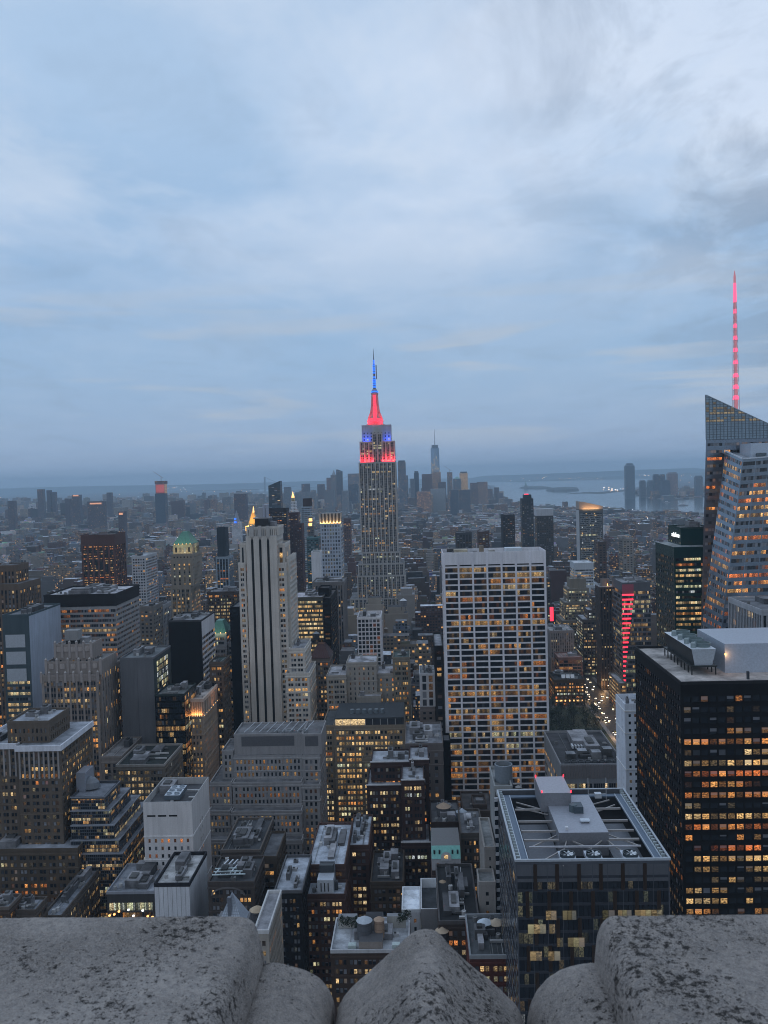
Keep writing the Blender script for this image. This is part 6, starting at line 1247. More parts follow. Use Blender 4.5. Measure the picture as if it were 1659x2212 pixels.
for i, (a, b, t, Y, c, l, lab) in enumerate(DT):
    rr, oo = simple('downtown_tower', lab, 'skyscraper', [('wall', a, b, t, None, Y, 45, c, BLOCK, l)], c, group='distant downtown towers')
    if i in (0, 3, 9): q = MB(); z = at(a, t, Y).z; q.box(at(a, t, Y).x+4, at(b, t, Y).x-4, Y+4, Y+30, z, z+10, 0, (.07,.09,.12)); q.build('roof_crown', METAL, rr, oo)
    if i in (7, 12): crane(rr, oo, (a+b)/2, t, Y, 14, 34)
    if i == 8: cone('pyramid_roof', rr, oo, (a+b)/2, t-5, t, Y, 24, 1, (.25,.45,.42), METAL, 4)
    if i == 16: cone('pointed_cap', rr, oo, (a+b)/2, t-11, t, Y, 14, .5, (.3,.33,.38), METAL, 4)
    if i == 15: q = MB(); z = at(a, t, Y).z; xa, xb = at(a, t, Y).x, at(b, t, Y).x; q.poly([(xa,Y,z), (xb,Y,z), (xa+12,Y,z+12), (xa,Y,z+12)], 0, c); q.build('slanted_top', METAL, rr, oo)
for (a, b, t, bt, Y, c, l, lab) in (
    (1351,1371,1004,1062,7400,(.17,.22,.28),.01,'tall lone waterfront tower across the river with tapered shoulders'),
    (1383,1395,1038,1068,7600,(.20,.20,.23),.0,'low block right of the lone waterfront tower'),
    (1400,1411,1038,1068,7600,(.22,.24,.28),.0,'hazy low block in the middle of the far shore group'),
    (1413,1424,1025,1066,7500,(.09,.11,.16),.02,'dark blue tower in the far shore group'),
    (1427,1437,1025,1066,7500,(.09,.11,.16),.05,'second dark blue tower of the far shore group with a red light'),
    (1428,1448,1037,1066,7300,(.11,.12,.16),.0,'dark low block in front of the far shore towers'),
    (1443,1464,1021,1066,7550,(.26,.20,.21),.10,'wide round shouldered brownish tower on the far shore'),
    (1503,1518,1028,1070,7500,(.16,.18,.22),.02,'hazy block right beside the crystal tower edge on the far shore')):
    rr, oo = simple('shore_tower', lab, 'skyscraper', [('wall', a, b, t+2, None, Y, 50, c, BLOCK, l)], c, group='towers across the river')
    xa, xb = at(a, t, Y).x, at(b, t, Y).x; z = at(a, t+2, Y).z; w = xb-xa; q = MB(); q.box(xa+w*.1, xb-w*.1, Y+4, Y+46, z, z+9, 0, c); q.build('roof_crown', METAL, rr, oo)
    if a == 1351: q = MB(); q.box(xa+w*.18, xb-w*.2, Y+8, Y+42, z+9, z+20, 0, c); q.build('roof_crown', METAL, rr, oo)
for (a, b, t, Y, lab) in ((80,93,1057,5200,'twin peaked housing tower on the left horizon'),(100,108,1059,5300,'thin tower right of the twin peaked one, left horizon'),(112,119,1063,5300,'pale thin tower third on the left horizon'),(155,172,1069,4600,'tower with an orange lit roof strip on the left'),(230,240,1064,5200,'hazy red block left of the unfinished tower'),(188,225,1083,4000,'block with a glowing orange storey on the left'),(16,30,1082,4200,'dark hazy slab at the far left'),(140,150,1078,4300,'narrow dark slab in the left middle distance'),(255,267,1105,2900,'dark tower with two orange lit squares on the left')):
    c = (.15,.14,.17); rr, oo = simple('housing_tower', lab, 'apartment tower', [('wall', a, b, t, None, Y, 30, c, BLOCK, .04)], c, group='housing towers on the left horizon')
    if 'orange' in lab:
        q = MB(); p = at((a+b)/2, t+(4 if t > 1075 else 1), Y-1); w = (b-a)/FPX*Y*.35; q.box(p.x-w, p.x+w, Y-1.5, Y-.5, p.z-5, p.z+2, 0, bottom=True); q.build('lit_floor', glowmat('orange_floor', (1,.45,.25), .8), rr, oo)
# suspension bridge on the horizon
p1, p2 = at(572, 1047, 17000), at(757, 1040, 17000); o = ((p1.x+p2.x)/2, 17000, 0); root = empty('suspension_bridge', o, 'faint suspension bridge with two towers on the horizon left of the tallest skyscraper', 'bridge')
for p in (p1, p2):
    q = MB(); q.box(p.x-16, p.x+16, 17000, 17030, 0, 310, 0, (.2,.22,.26)); q.build('bridge_tower', METAL, root, o)
q = MB(); q.box(p1.x-1500, p2.x+1500, 17005, 17025, 60, 72, 0, (.2,.22,.26), bottom=True); q.build('deck', METAL, root, o)
q = MB(); n = 24; L_ = p2.x-p1.x
for k in range(n):
    f = lambda t: 75+230*(2*t-1)**2
    q.beam((p1.x+L_*k/n, 17015, f(k/n)), (p1.x+L_*(k+1)/n, 17015, f((k+1)/n)), 5, 0, (.2,.22,.26))
q.build('cable', METAL, root, o)

# ------------------------------------------------------------------ ground, water, hills
m, nt, p = newmat('city_ground'); g = geo(nt)
c1 = ramp(nt, noise(nt, g.outputs[0], .012, 6, .7), [(.35, (.055,.058,.065)), (.5, (.09,.09,.095)), (.62, (.16,.155,.15)), (.7, (.05,.06,.05))]); nt.links.new(c1, p.inputs['Base Color']); p.inputs['Roughness'].default_value = .9; GROUND = m
m, nt, p = newmat('street_asphalt'); g = geo(nt); nt.links.new(ramp(nt, noise(nt, g.outputs[0], .4, 4), [(.3, .035), (.7, .06)]), p.inputs['Base Color']); ASPH = m
m, nt, p = newmat('water'); p.inputs['Base Color'].default_value = (.03,.05,.06,1); p.inputs['Roughness'].default_value = .15; g = geo(nt)
bn = node(nt, 'ShaderNodeBump', i={'Strength': .08, 'Distance': 1.0}); nt.links.new(noise(nt, g.outputs[0], .01, 5, .6), bn.inputs['Height']); nt.links.new(bn.outputs[0], p.inputs['Normal']); WATER = m
q = MB(); q.quad((-30000,-3000,0), (30000,-3000,0), (30000,31000,0), (-30000,31000,0)); tag(q.build('ground', GROUND), kind='structure')
WPOLY = [(1068,1049),(1083,1080),(1100,1090),(1125,1095),(1160,1098),(1215,1101),(1300,1106),(1400,1111),(1520,1117),(1600,1122),(1700,1128),(1700,1076),(1520,1074),(1480,1079),(1430,1080),(1390,1073),(1350,1067),(1360,1058),(1395,1046),(1400,1034),(1300,1033),(1180,1037),(1100,1040),(1013,1043)]
def wsheet(name, pts, z, mat, kind='structure'):
    me = bpy.data.meshes.new(name); me.from_pydata([tuple(gnd(x, y, z)) for x, y in pts], [], [tuple(range(len(pts)))]); me.materials.append(mat)
    o = bpy.data.objects.new(name, me); C.objects.link(o); o['kind'] = kind; return o
wsheet('water', WPOLY, .6, WATER)
wsheet('water', [(555,1086),(640,1080),(700,1076),(700,1069),(640,1071),(575,1078),(540,1084)], .6, WATER)
wsheet('water', [(560,1062),(640,1057),(720,1050),(720,1045),(640,1049),(560,1056)], .6, WATER)
EARTH = flat('island_earth', (.055,.06,.06))
def island(pts, h, label):
    P3 = [gnd(x, y, 1.0) for x, y in pts]; c = sum(P3, Vector())/len(P3); q = MB(); n = len(P3)
    for i in range(n):
        a, b = P3[i], P3[(i+1) % n]; a2, b2 = a.lerp(c, .12), b.lerp(c, .12); a2.z = b2.z = h
        q.quad(tuple(a), tuple(b), tuple(b2), tuple(a2)); q.poly([tuple(a2), tuple(b2), (c.x, c.y, h*1.3)])
    o = q.build('island', EARTH); o['kind'] = 'structure'; return o
island([(1121,1055),(1145,1052.5),(1172,1052.5),(1195,1055),(1170,1057),(1140,1057)], 22, '')
island([(1179,1060.5),(1200,1056.5),(1250,1056),(1251,1060),(1225,1063),(1195,1063)], 30, '')
island([(1222,1067),(1262,1063),(1300,1064),(1350,1058),(1351,1061),(1300,1067),(1262,1066)], 3, '')
p = gnd(1136, 1054, 20); st_root = MB(); st_root.box(p.x-30, p.x+30, p.y-20, p.y+20, 5, 55, 0, (.3,.3,.3)); st_root.lathe(p.x, p.y, [(16, 55), (10, 85), (5, 100), (2, 125)], 8, 0, (.2,.35,.3))
tag(st_root.build('statue', METAL, None, (p.x, p.y, 0)), 'tiny statue on a pedestal rising from the left harbour island', 'statue')
for i, (px, py, s, lab) in enumerate(((1441,1086,1,'small boat in midstream below the far shore towers'),(1476,1092.5,1.4,'ferry with a wake near the crystal tower edge'),(1530,1097,1.2,'boat crossing close to the crystal tower'),(1415,1060,1,'tiny boat moored by the far shore'),(1424,1076.5,1.5,'barge anchored off the far shore'))):
    p = gnd(px, py, .7); q = MB(); L_, w = 45*s, 10*s
    q.poly([(p.x-L_/2,p.y,.7),(p.x+L_/2,p.y,.7),(p.x+L_*.62,p.y+w/2,6),(p.x-L_/2,p.y,6)], 0, (.3,.3,.32)); q.box(p.x-L_/2, p.x+L_/2, p.y+.3, p.y+w, .7, 6, 0, (.3,.3,.33)); q.box(p.x-L_*.3, p.x+L_*.2, p.y+2, p.y+w-2, 6, 14, 0, (.5,.5,.52))
    tag(q.build('boat', METAL, None, (p.x, p.y, 0)), lab, 'boat', 'boats on the river')
HILL = flat('far_hill', (.05,.06,.055))
for (Yh, xs, hs, nm) in ((27500, (-14500, 15500), 205, 'hills'), (23500, (2500, 15500), 140, 'hills')):
    q = MB(); n = 90; r3 = random.Random(Yh); pts = []
    for k in range(n+1):
        x = xs[0]+(xs[1]-xs[0])*k/n; t = k/n
        h = hs*(.78+.14*math.sin(t*7+1)+.08*math.sin(t*19)+.03*r3.random())+(55 if Yh > 25000 and 2000 < x < 9000 else 0)
        if Yh < 25000: h *= min(1, t*3)
        pts.append((x, h))
    for (xa, ha), (xb, hb) in zip(pts, pts[1:]):
        q.quad((xa,Yh-900,0), (xb,Yh-900,0), (xb,Yh,hb), (xa,Yh,ha)); q.quad((xb,Yh+1500,0), (xa,Yh+1500,0), (xa,Yh,ha), (xb,Yh,hb))
    q.build(nm, HILL)['kind'] = 'structure'
AVX0, AVX1 = 186.0, 214.0
q = MB(); q.quad((AVX0,300,.01), (AVX1,300,.01), (AVX1,1075,.01), (AVX0,1075,.01)); q.build('road', ASPH)['kind'] = 'structure'
for xk in (AVX0-4, AVX1): q = MB(); q.box(xk, xk+4, 300, 1074, 0, .15, 0, (.28,.28,.28)); q.build('pavement', MASON)['kind'] = 'structure'

# ------------------------------------------------------------------ park trees
def tree(x, y, h, r_, label, seed):
    rr = random.Random(seed); root = empty('park_tree', (x, y, 0), label, 'tree', 'park trees beside the avenue'); o = (x, y, 0)
    t = MB(); t.lathe(x, y, [(.45, 0), (.3, h*.4), (.12, h*.75)], 8, 0, (.06,.05,.04))
    for k in range(5):
        a = k*1.3; t.beam((x, y, h*.35), (x+r_*.6*math.cos(a), y+r_*.6*math.sin(a), h*.7), .12, 0, (.06,.05,.04))
    t.build('trunk', MASON, root, o); q = MB()
    cl = [(x+rr.gauss(0, r_*.42), y+rr.gauss(0, r_*.42), h*.68+rr.gauss(0, h*.12), rr.uniform(.3, .55)*r_, rr.uniform(.5, 1.7)) for _ in range(16)]
    for cx_, cy_, cz, cr, tone in cl:
        for k in range(60):
            d = Vector((rr.gauss(0,1), rr.gauss(0,1), rr.gauss(0,.8))).normalized()*cr*rr.uniform(.6, 1.05); c = Vector((cx_, cy_, cz))+d; s = rr.uniform(.25, .6)
            d1 = Vector((rr.gauss(0,1), rr.gauss(0,1), rr.gauss(0,.6))).normalized()*s; d2 = Vector((rr.gauss(0,1), rr.gauss(0,1), rr.gauss(0,.6))).normalized()*s; tt = tone*rr.uniform(.6, 1.4)
            q.quad(tuple(c-d1), tuple(c-d2), tuple(c+d1), tuple(c+d2), 0, (.040*tt,.062*tt,.033*tt))
    q.build('crown', LEAF, root, o)
TL_ = ['front row park tree nearest the white slab','round park tree second along the front row','tall park tree mid front row','park tree in the front row beside the avenue','front park tree overhanging the avenue kerb','second row park tree touching the white slab','second row park tree with a wide crown','second row tree in the middle of the park','second row park tree near the avenue','third row park tree by the white slab','third row park tree with a darker crown','third row tree close to the street lamps','back row park tree below the lamp lit block','back row park tree by the avenue corner','tallest back row park tree','back row tree closest to the white slab','back row park tree with a thin top','last back row park tree before the kerb lamps','small park tree in the third row gap']
k = 0
for row in range(4):
    for i in range(5):
        if k >= len(TL_): break
        Yt = 815+row*30+rnd.uniform(-6, 6); xt = at(1196, 1600, Yt).x-4+i*12+rnd.uniform(-2.5, 2.5)
        if xt < AVX0-1: tree(xt, Yt, rnd.uniform(17, 23), rnd.uniform(6.5, 8.5), TL_[k], 100+k); k += 1
q = MB(); q.quad((90,785,.02), (AVX0-4,785,.02), (AVX0-4,938,.02), (90,938,.02)); q.build('grass', flat('lawn', (.035,.05,.03)))['kind'] = 'structure'

# ------------------------------------------------------------------ traffic and lamps on the avenue
def car(x, y, colr):
    root = empty('car', (x, y, .02), 'car driving towards the viewer with headlights on along the avenue', 'car', 'cars on the avenue'); o = (x, y, .02)
    b = MB(); b.box(x-.9, x+.9, y, y+4.5, .35, .95, 0, colr, bottom=True); b.box(x-.75, x+.75, y+1.2, y+3.6, .95, 1.5, 0, (.03,.03,.04), topcol=colr); b.build('body', METAL, root, o)
    for s in (-.7, .7):
        l = MB(); l.box(x+s-.28, x+s+.28, y-.12, y-.02, .5, .95, 0, bottom=True); l.build('headlight', HEAD, root, o)
        for yy in (y+.9, y+3.6):
            w = MB(); w.beam((x+s*1.2-.1, yy, .34), (x+s*1.2+.1, yy, .34), .33, 0, (.02,.02,.02), 12); w.build('wheel', METAL, root, o)
    return root
HEAD = glowmat('headlight', (1,.86,.65), 9)
def dup(root, loc, label=None):
    r = root.copy(); C.objects.link(r); r.location = loc
    if label: r['label'] = label
    for ch in list(root.children): c = ch.copy(); C.objects.link(c); c.parent = r
    return r
protos = [car(190+i*4.5, 842+i*9, c) for i, c in enumerate(((.5,.4,.05), (.05,.05,.06), (.5,.5,.5), (.1,.02,.02), (.2,.22,.25)))]
for i in range(54):
    ln = rnd.randrange(6); dup(protos[i % 5], (AVX0+2.6+ln*4.6, 800+i*5.0+rnd.uniform(-3, 3), .02))
def lamp(x, y, label):
    root = empty('street_lamp', (x, y, .15), label, 'street lamp', 'street lamps of the avenue'); o = (x, y, .15)
    q = MB(); q.lathe(x, y, [(.15, .15), (.1, 8.8)], 8, 0, (.1,.1,.1)); q.beam((x, y, 8.7), (x+1.8, y, 9.2), .07, 0, (.1,.1,.1)); q.build('post', METAL, root, o)
    q = MB(); q.lathe(x+1.8, y, [(.55, 8.9), (.6, 9.3), (.2, 9.5)], 8, 0); q.build('lamp_head', LAMP, root, o); return root
LAMP = glowmat('lamp_glow', (1,.66,.32), 7)
lp = lamp(AVX0-2, 790, 'street lamp on the kerb of the avenue beside the park trees')
for i in range(15): dup(lp, (AVX0-2 if i % 2 else AVX1+1.5, 835+i*16, .15))
for k in range(7):
    y = 825+k*36; d = bpy.data.lights.new('street_lamp_glow', 'POINT'); d.energy = 5000; d.color = (1,.58,.26); d.shadow_soft_size = 1; o = bpy.data.objects.new('street_lamp_glow', d); C.objects.link(o); o.location = ((AVX0+1, AVX1-1)[k % 2], y, 8)
# red lit hoardings
for (xa, xb, ya, yb, Y) in ((1188,1194.6,1311,1341,690),):
    p0, p1 = at(xa, yb, Y), at(xb, ya, Y); q = MB(); q.box(p0.x, p1.x, Y-1.2, Y-.8, p0.z, p1.z, 0, bottom=True); o = q.build('billboard', RED, None, (p0.x, Y, 0)); tag(o, 'vertical glowing red billboard at the right edge of the white slab', 'billboard')

# ------------------------------------------------------------------ ordinary city blocks
def hidden(xa, xb, Y, z):
    c = [proj(xa, Y, z), proj(xb, Y, z)]
    if not c[0] or not c[1]: return True
    if c[1][0] < -15 or c[0][0] > PW+15: return True
    if min(c[0][1], c[1][1]) > 2240: return True
    for (xl, xr, yt, Yo) in OCC:
        if Yo < Y and xl <= c[0][0]+2 and xr >= c[1][0]-2 and yt <= min(c[0][1], c[1][1])+3: return True
    # behind the stone parapet
    if min(c[0][1], c[1][1]) > 1985 and (c[1][0] < 575 or c[0][0] > 1285): return True
    return False
def clear(xa, xb, ya, yb):
    p1_, p2_ = proj(xa, ya, 30), proj(xb, ya, 30)
    if p1_ and p2_ and p2_[0] > 1186 and p1_[0] < 1350 and 540 < ya < 945: return False
    if xb > AVX0-4 and xa < AVX1+4 and ya < 1080: return False
    if xb > 90 and xa < AVX0 and yb > 780 and ya < 940: return False
    for (a, b, c, d) in FOOT:
        if xa < b+1.5 and xb > a-1.5 and ya < d+1.5 and yb > c-1.5: return False
    return True
def inwater(x, y):
    p = proj(x, y, 0)
    if not p: return False
    for P_ in (WPOLY, [(555,1086),(640,1080),(700,1076),(700,1069),(640,1071),(575,1078),(540,1084)], [(560,1062),(640,1057),(720,1050),(720,1045),(640,1049),(560,1056)]):
        ins = False; j = len(P_)-1
        for i in range(len(P_)):
            (xi, yi), (xj, yj) = P_[i], P_[j]
            if (yi > p[1]) != (yj > p[1]) and p[0] < (xj-xi)*(p[1]-yi)/(yj-yi)+xi: ins = not ins
            j = i
        if ins: return True
    return False
TONES = [('brown brick', (.13,.095,.08)), ('red brick', (.15,.075,.065)), ('grey', (.20,.20,.21)), ('tan', (.25,.21,.165)), ('pale stone', (.33,.31,.29)), ('dark grey', (.085,.085,.095)), ('white', (.46,.47,.49)), ('bluish grey', (.18,.21,.25)), ('dull brown', (.18,.145,.125)), ('beige', (.30,.265,.225))]
TW = [9, 8, 9, 8, 6, 7, 3, 5, 9, 6]
LM = [(-60,'the far left edge'),(60,'the blue-grey tower'),(130,'the tan banded slab'),(250,'the grey slab tower'),(330,'the green roofed tower'),(440,'the black slab'),(520,'the striped pale tower'),(640,'the golden lit block'),(720,'the white grid tower'),(800,'the tallest skyscraper'),(880,'the left edge of the white slab'),(960,'the white slab'),(1190,'the pale deco block'),(1290,'the red lit building'),(1400,'the dark green tower'),(1520,'the crystal tower')]
def landmark(px):
    return min(LM, key=lambda t: abs(px-t[0]-20))[1]
indiv = []; mass = []
rb = random.Random(11)
Yr = 300.0
while Yr < 9500:
    far = Yr > 1700
    pitch = 80 if Yr < 3000 else (110 if Yr < 5500 else 160)
    for half in range(2):
        y0 = Yr+9+half*(pitch-18)/2; y1 = y0+(pitch-18)/2-1.0
        lim = y1*.50+60; x = -lim
        while x < lim:
            w = rb.choice((12, 16, 20, 25, 32, 45)) if not far else rb.choice((18, 26, 38, 55))*(1 if Yr < 4000 else 1.5)
            xa, xb = x, x+w-.4; x += w
            av = (xa % 150)
            if av < 20 and not far: continue
            yy0 = y0+rb.uniform(0, 3); yy1 = y1-rb.uniform(0, 8)
            if Yr < 1700 and not clear(xa, xb, yy0, yy1): continue
            if inwater((xa+xb)/2, yy0) or inwater((xa+xb)/2, yy1): continue
            pxm = proj((xa+xb)/2, yy0, 30)
            if Yr < 700: H = rb.choice((28, 35, 42, 50, 60))
            elif Yr < 1200: H = rb.choice((18, 22, 30, 38, 48, 60, 75, 90))*rb.uniform(.85, 1.1)
            elif Yr < 2000: H = rb.choice((15, 18, 24, 32, 45, 60, 75))*rb.uniform(.85, 1.1)
            elif Yr < 5200: H = rb.choice((14, 16, 18, 20, 22, 28, 45, 60))*rb.uniform(.8, 1.1)
            else: H = rb.choice((12, 15, 18, 30, 60) if rb.random() > .12 else (70, 100, 120))*rb.uniform(.8, 1.2)
            H *= (.55 if Yr > 3400 and x > 150 else 1.0)
            tname, tc_ = rb.choices(TONES, TW)[0]; f = rb.uniform(.8, 1.2); col_ = tuple(c*f for c in tc_)
            item = (xa, xb, yy0, yy1, H, tname, col_)
            if not far and not hidden(xa, xb, yy0, H): indiv.append(item)
            else: mass.append(item)
    Yr += pitch
def weight(t):
    a, b = proj(t[0], t[2], t[4]), proj(t[1], t[2], 0); return -abs((b[0]-a[0])*min(60, b[1]-a[1]))
indiv.sort(key=weight); mass += indiv[235:]; indiv = indiv[:235]
RC = [(.20,.21,.23), (.34,.36,.40), (.10,.10,.11), (.27,.27,.28), (.46,.49,.54), (.16,.15,.15)]
def gen(mb, xa, xb, ya, yb, H, col_, r, small=False):
    w = (r.choice((.05,.08,.14,.22)), r.random(), r.choice((0,.2,.6)), 0)
    rc = r.choice(RC); mb.box(xa, xb, ya, yb, 0, H, 0, col_, w, topcol=rc)
    if H > 50 and not small:
        i = (xb-xa)*.15; mb.box(xa+i, xb-i, ya+3, yb-3, H, H+10, 0, col_, w, topcol=rc); xa, xb, ya, yb, H = xa+i, xb-i, ya+3, yb-3, H+10
    W_, D_ = xb-xa, yb-ya
    for k in range(r.choice((1, 2, 3)) if not small else 1):
        bw, bd = W_*r.uniform(.15, .4), D_*r.uniform(.15, .4); bx, by = xa+.5+r.random()*(W_-bw-1), ya+.5+r.random()*(D_-bd-1); h = r.uniform(2.5, 6)
        mb.box(bx, bx+bw, by, by+bd, H, H+h+.01*k, 0, tuple(c*r.uniform(.7, 1.5) for c in col_), (0, 0, 0, 0), topcol=r.choice(RC))
    return rc
seen = {}
for t in indiv:
    xa, xb, ya, yb, H, tname, col_ = t; r = random.Random(int(xa*31+ya*7)); px = proj((xa+xb)/2, ya, H)
    size = 'low' if H < 26 else ('mid-rise' if H < 50 else 'tall'); wd = 'narrow' if xb-xa < 17 else ('wide' if xb-xa > 30 else '')
    dist = 'just behind' if ya < 900 else ('behind' if ya < 1250 else 'far behind')
    rc = r.choice(RC); roofd = 'black' if rc[0] < .12 else ('white' if rc[0] > .4 else ('pale' if rc[0] > .3 else 'grey'))
    feat = r.choice(('stair house', 'water tank', 'parapet', 'roof boxes'))
    lab = ' '.join(w for w in (wd, size, tname, 'block with', roofd, 'roof,', dist, landmark(px[0])) if w)
    if len(lab.replace('-', ' ').split()) > 16: lab = lab.replace(' roof,', ',').replace('narrow ', '').replace('wide ', '')
    o = (( xa+xb)/2, ya, 0); root = empty('city_building', o, lab, 'building', 'ordinary city buildings between the towers')
    wv = (r.choice((.06,.12,.2,.32)), r.random(), r.choice((0,.2,.6)), 0)
    q = MB(); q.box(xa, xb, ya, yb, 0, H, 0, col_, wv, topcol=rc); q.build('wall', BLOCK, root, o)
    k = .35; q = MB(); pc = tuple(c*1.15 for c in col_)
    for (a, b, c, d) in ((xa-.1,xb+.1,ya-.1,ya+k), (xa-.1,xb+.1,yb-k,yb+.1), (xa-.1,xa+k,ya+k,yb-k), (xb-k,xb+.1,ya+k,yb-k)): q.box(a, b, c, d, H-.4, H+1.0, 0, pc, bottom=True)
    q.build('parapet', MASON, root, o); W_, D_ = xb-xa, yb-ya
    if H > 45:
        i = W_*.16; q = MB(); q.box(xa+i, xb-i, ya+4, yb-4, H, H+9, 0, col_, wv, topcol=rc); q.build('penthouse', BLOCK, root, o)
    for kk in range(r.choice((2, 3, 4))):
        bw, bd = W_*r.uniform(.15, .35), D_*r.uniform(.15, .35); bx, by = xa+1+r.random()*(W_-bw-2), ya+1+r.random()*(D_-bd-2); h = r.uniform(2.5, 5)
        q = MB(); q.box(bx, bx+bw, by, by+bd, H, H+h+.01*kk, 0, tuple(c*r.uniform(.8, 1.4) for c in col_), (0,0,0,0), topcol=r.choice(RC)); q.build('bulkhead', BLOCK, root, o)
    if feat == 'water tank':
        tx, ty = xa+W_*.3, ya+D_*.4; q = MB(); hh = H+(9 if H > 45 else 0); q.lathe(tx, ty, [(1.9, hh+3), (2.0, hh+7)], 12, 0, (.20,.15,.11)); q.lathe(tx, ty, [(2.2, hh+7), (.1, hh+8.6)], 12, 0, (.30,.27,.24))
        for a in range(4): q.box(tx+1.3*math.cos(.8+a*1.57)-.1, tx+1.3*math.cos(.8+a*1.57)+.1, ty+1.3*math.sin(.8+a*1.57)-.1, ty+1.3*math.sin(.8+a*1.57)+.1, hh, hh+3, 0, (.06,)*3)
        q.build('roof_tank', MASON, root, o)
mb = MB(); rm = random.Random(3)
for (xa, xb, ya, yb, H, tname, col_) in mass: gen(mb, xa, xb, ya, yb, H, col_, rm, ya > 2500)
tag(mb.build('far_city', BLOCK), 'mass of distant low city blocks stretching to the harbour', None, None, 'stuff')
# scattered far lamps of the city
mb = MB(); cnt = 0
for k in range(1500):
    px, py = rm.uniform(-10, 1660), 1040+rm.random()**1.5*230+(0 if rm.random() < .5 else 10); p = gnd(px, py, 0)
    if p.y > 20000 or p.y < 1300: continue
    if inwater(p.x, p.y): continue
    s = p.y/FPX*rm.uniform(.32, .9); z = rm.choice((8, 12, 20, 35)); mb.box(p.x-s/2, p.x+s/2, p.y-s, p.y, z, z+s*.9, rm.choice((0, 0, 1)), bottom=True); cnt += 1
for (a, b, y0_, y1_, n) in ((1303,1347,1052,1062,26), (1360,1500,1026,1030,22), (1150,1300,1030,1036,26), (360,420,1052,1062,16), (405,415,1092,1096,8), (1280,1320,1095,1101,14), (1380,1510,1060,1075,14), (1040,1150,1032,1040,10)):
    for k in range(n):
        px = a+(b-a)*rm.random(); py = y0_+(y1_-y0_)*rm.random(); p = gnd(px, py, 0); Yc = min(p.y, 22000); p = at(px, py, Yc); s = Yc/FPX*rm.uniform(.5, 1.1); mb.box(p.x-s/2, p.x+s/2, Yc-s, Yc, max(1, p.z), max(1, p.z)+s*.9, rm.choice((0, 1)), bottom=True)
o = mb.build('city_lights', [glowmat('far_lamp_warm', (1,.6,.3), 5.5), glowmat('far_lamp_white', (.9,.95,1), 4.5)]); tag(o, 'countless small street and harbour lights of the distant city', None, None, 'stuff')

# ------------------------------------------------------------------ stone parapet in front of the camera
m, nt, p = newmat('weathered_limestone'); g = geo(nt); P_ = g.outputs[0]
sp = node(nt, 'ShaderNodeSeparateXYZ')
big = noise(nt, P_, 5, 6, .6); fine = noise(nt, P_, 75, 5, .7); grit = noise(nt, P_, 330, 3, .6); spn = noise(nt, P_, 70, 6, .75); mask = noise(nt, P_, 3.2, 5, .6); spn2 = noise(nt, P_, 170, 5, .7)
basec = ramp(nt, big, [(.3, (.23,.205,.185)), (.5, (.34,.305,.28)), (.7, (.44,.40,.37))])
basec = mixc(nt, ramp(nt, fine, [(.35, .55), (.62, 0.0)]), basec, (.10,.10,.11))
basec = mixc(nt, ramp(nt, grit, [(.45, 0.0), (.72, .60)]), basec, (.46,.44,.42))
sm = mth(nt, 'ADD', mth(nt, 'MULTIPLY', spn, .62), mth(nt, 'MULTIPLY', mask, .42))
spots = ramp(nt, sm, [(.585, 0.0), (.63, 1.0)]); spots2 = ramp(nt, mth(nt, 'ADD', mth(nt, 'MULTIPLY', spn2, .75), mth(nt, 'MULTIPLY', mask, .28)), [(.60, 0.0), (.64, 1.0)])
allsp = mth(nt, 'MAXIMUM', spots, mth(nt, 'MULTIPLY', spots2, .9))
nt.links.new(mixc(nt, mth(nt, 'MULTIPLY', allsp, .9), basec, (.018,.019,.02)), p.inputs['Base Color']); p.inputs['Roughness'].default_value = .95; p.inputs['Specular IOR Level'].default_value = .1
bn = node(nt, 'ShaderNodeBump', i={'Strength': .9, 'Distance': .006}); h_ = mth(nt, 'SUBTRACT', mth(nt, 'ADD', mth(nt, 'MULTIPLY', fine, .7), mth(nt, 'MULTIPLY', grit, .45)), mth(nt, 'MULTIPLY', allsp, .5)); nt.links.new(h_, bn.inputs['Height']); nt.links.new(bn.outputs[0], p.inputs['Normal']); STONE = m
Yfar = 1.62; from mathutils import noise as mn
proot = empty('stone_parapet', (0, Yfar-.3, 259), 'weathered speckled limestone parapet with a rounded peak between two flat blocks', 'parapet')
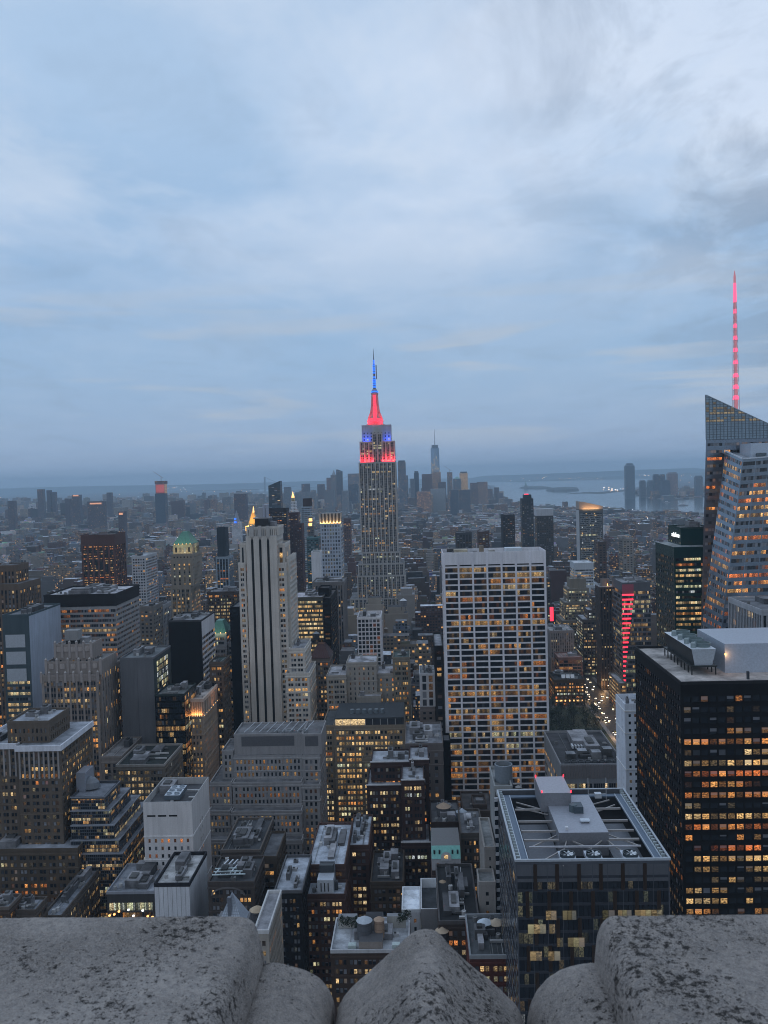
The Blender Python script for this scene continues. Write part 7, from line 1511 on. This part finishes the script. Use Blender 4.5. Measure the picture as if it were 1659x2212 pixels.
def prof(name, pts, far=Yfar, near=.95, rr=.018, skew=0):
    W_ = [at(x, y, far-rr*.5) for x, y in pts]; P2 = []
    for a, b in zip(W_, W_[1:]):
        n = max(1, int((b-a).length/.006))
        for k in range(n): P2.append(a.lerp(b, k/n))
    P2.append(W_[-1])
    for _ in range(1): P2 = [P2[0]]+[(P2[i-1]+P2[i]*2+P2[i+1])/4 for i in range(1, len(P2)-1)]+[P2[-1]]
    ys = [far+.002, far-.001]+[far-rr*(1-math.cos(math.pi/2*k/6)) for k in range(1, 7)]; ys = []
    rows = []
    for k in range(7): a = math.pi/2*k/6; rows.append((far-rr+rr*math.cos(a), -rr+rr*math.sin(a)))
    y = far-rr
    while y > near: y -= .008; rows.append((y, 0))
    rows = [(far, -.7)]+rows
    v = []; f = []; nx = len(P2)
    for (y, dz) in rows:
        for i, q_ in enumerate(P2):
            d = mn.noise(Vector((q_.x*14, y*14, q_.z*14)))*.0012+mn.noise(Vector((q_.x*60, y*60, q_.z*60)))*.0009+mn.noise(Vector((q_.x*150, y*150, q_.z*150)))*.0008
            v.append((q_.x, y, q_.z+dz+d-259))
    for r_i in range(len(rows)-1):
        for i in range(nx-1): a = r_i*nx+i; f.append((a, a+1, a+nx+1, a+nx))
    # skirts at the two ends
    me = bpy.data.meshes.new(name); me.from_pydata([(a, b-(Yfar-.3), c) for a, b, c in v], [], [t[::-1] for t in f]); me.materials.append(STONE); me.polygons.foreach_set('use_smooth', [True]*len(f))
    o = bpy.data.objects.new(name, me); C.objects.link(o); o.parent = proot; return o
prof('coping_block', [(-160,1985),(0,1981),(150,1979),(300,1978),(460,1976.5),(518,1977),(536,1980),(550,1990),(558,2015),(565,2042),(570,2070),(572,2110),(573,2260)])
prof('rounded_lobe', [(560,2140),(566,2080),(585,2076),(608,2078),(636,2086),(660,2093),(690,2109),(710,2132),(721,2160),(722,2200),(726,2260)])
prof('pointed_finial', [(722,2260),(725,2205),(731,2172),(744,2148),(766,2123),(794,2099),(822,2074),(850,2049),(876,2025),(889,2013),(903,2006),(920,2004),(938,2006),(952,2016),(968,2036),(994,2061),(1021,2086),(1058,2113),(1097,2151),(1114,2166),(1126,2190),(1131,2260)])
prof('rounded_lobe', [(1136,2260),(1139,2200),(1146,2165),(1160,2135),(1183,2109),(1210,2092),(1240,2082),(1268,2077.5),(1284,2076),(1296,2080),(1300,2150)])
prof('coping_block', [(1284,2260),(1284,2110),(1286,2070),(1288,2040),(1291,2014),(1299,1992),(1310,1980),(1328,1976),(1420,1975),(1560,1974),(1700,1973),(1830,1972)])

# ------------------------------------------------------------------ evening haze
HZ = bpy.data.materials.new('haze'); HZ.use_nodes = True; hn = HZ.node_tree
for n in list(hn.nodes): hn.nodes.remove(n)
pv = hn.nodes.new('ShaderNodeVolumePrincipled'); pv.inputs['Color'].default_value = (.62,.83,1,1); pv.inputs['Density'].default_value = 6.2e-5; pv.inputs['Anisotropy'].default_value = 0.0
mo = hn.nodes.new('ShaderNodeOutputMaterial'); hn.links.new(pv.outputs[0], mo.inputs['Volume'])
q = MB(); q.box(-31000, 31000, -3100, 32000, -1, 520, 0, bottom=True); o = q.build('haze', HZ); o['kind'] = 'stuff'
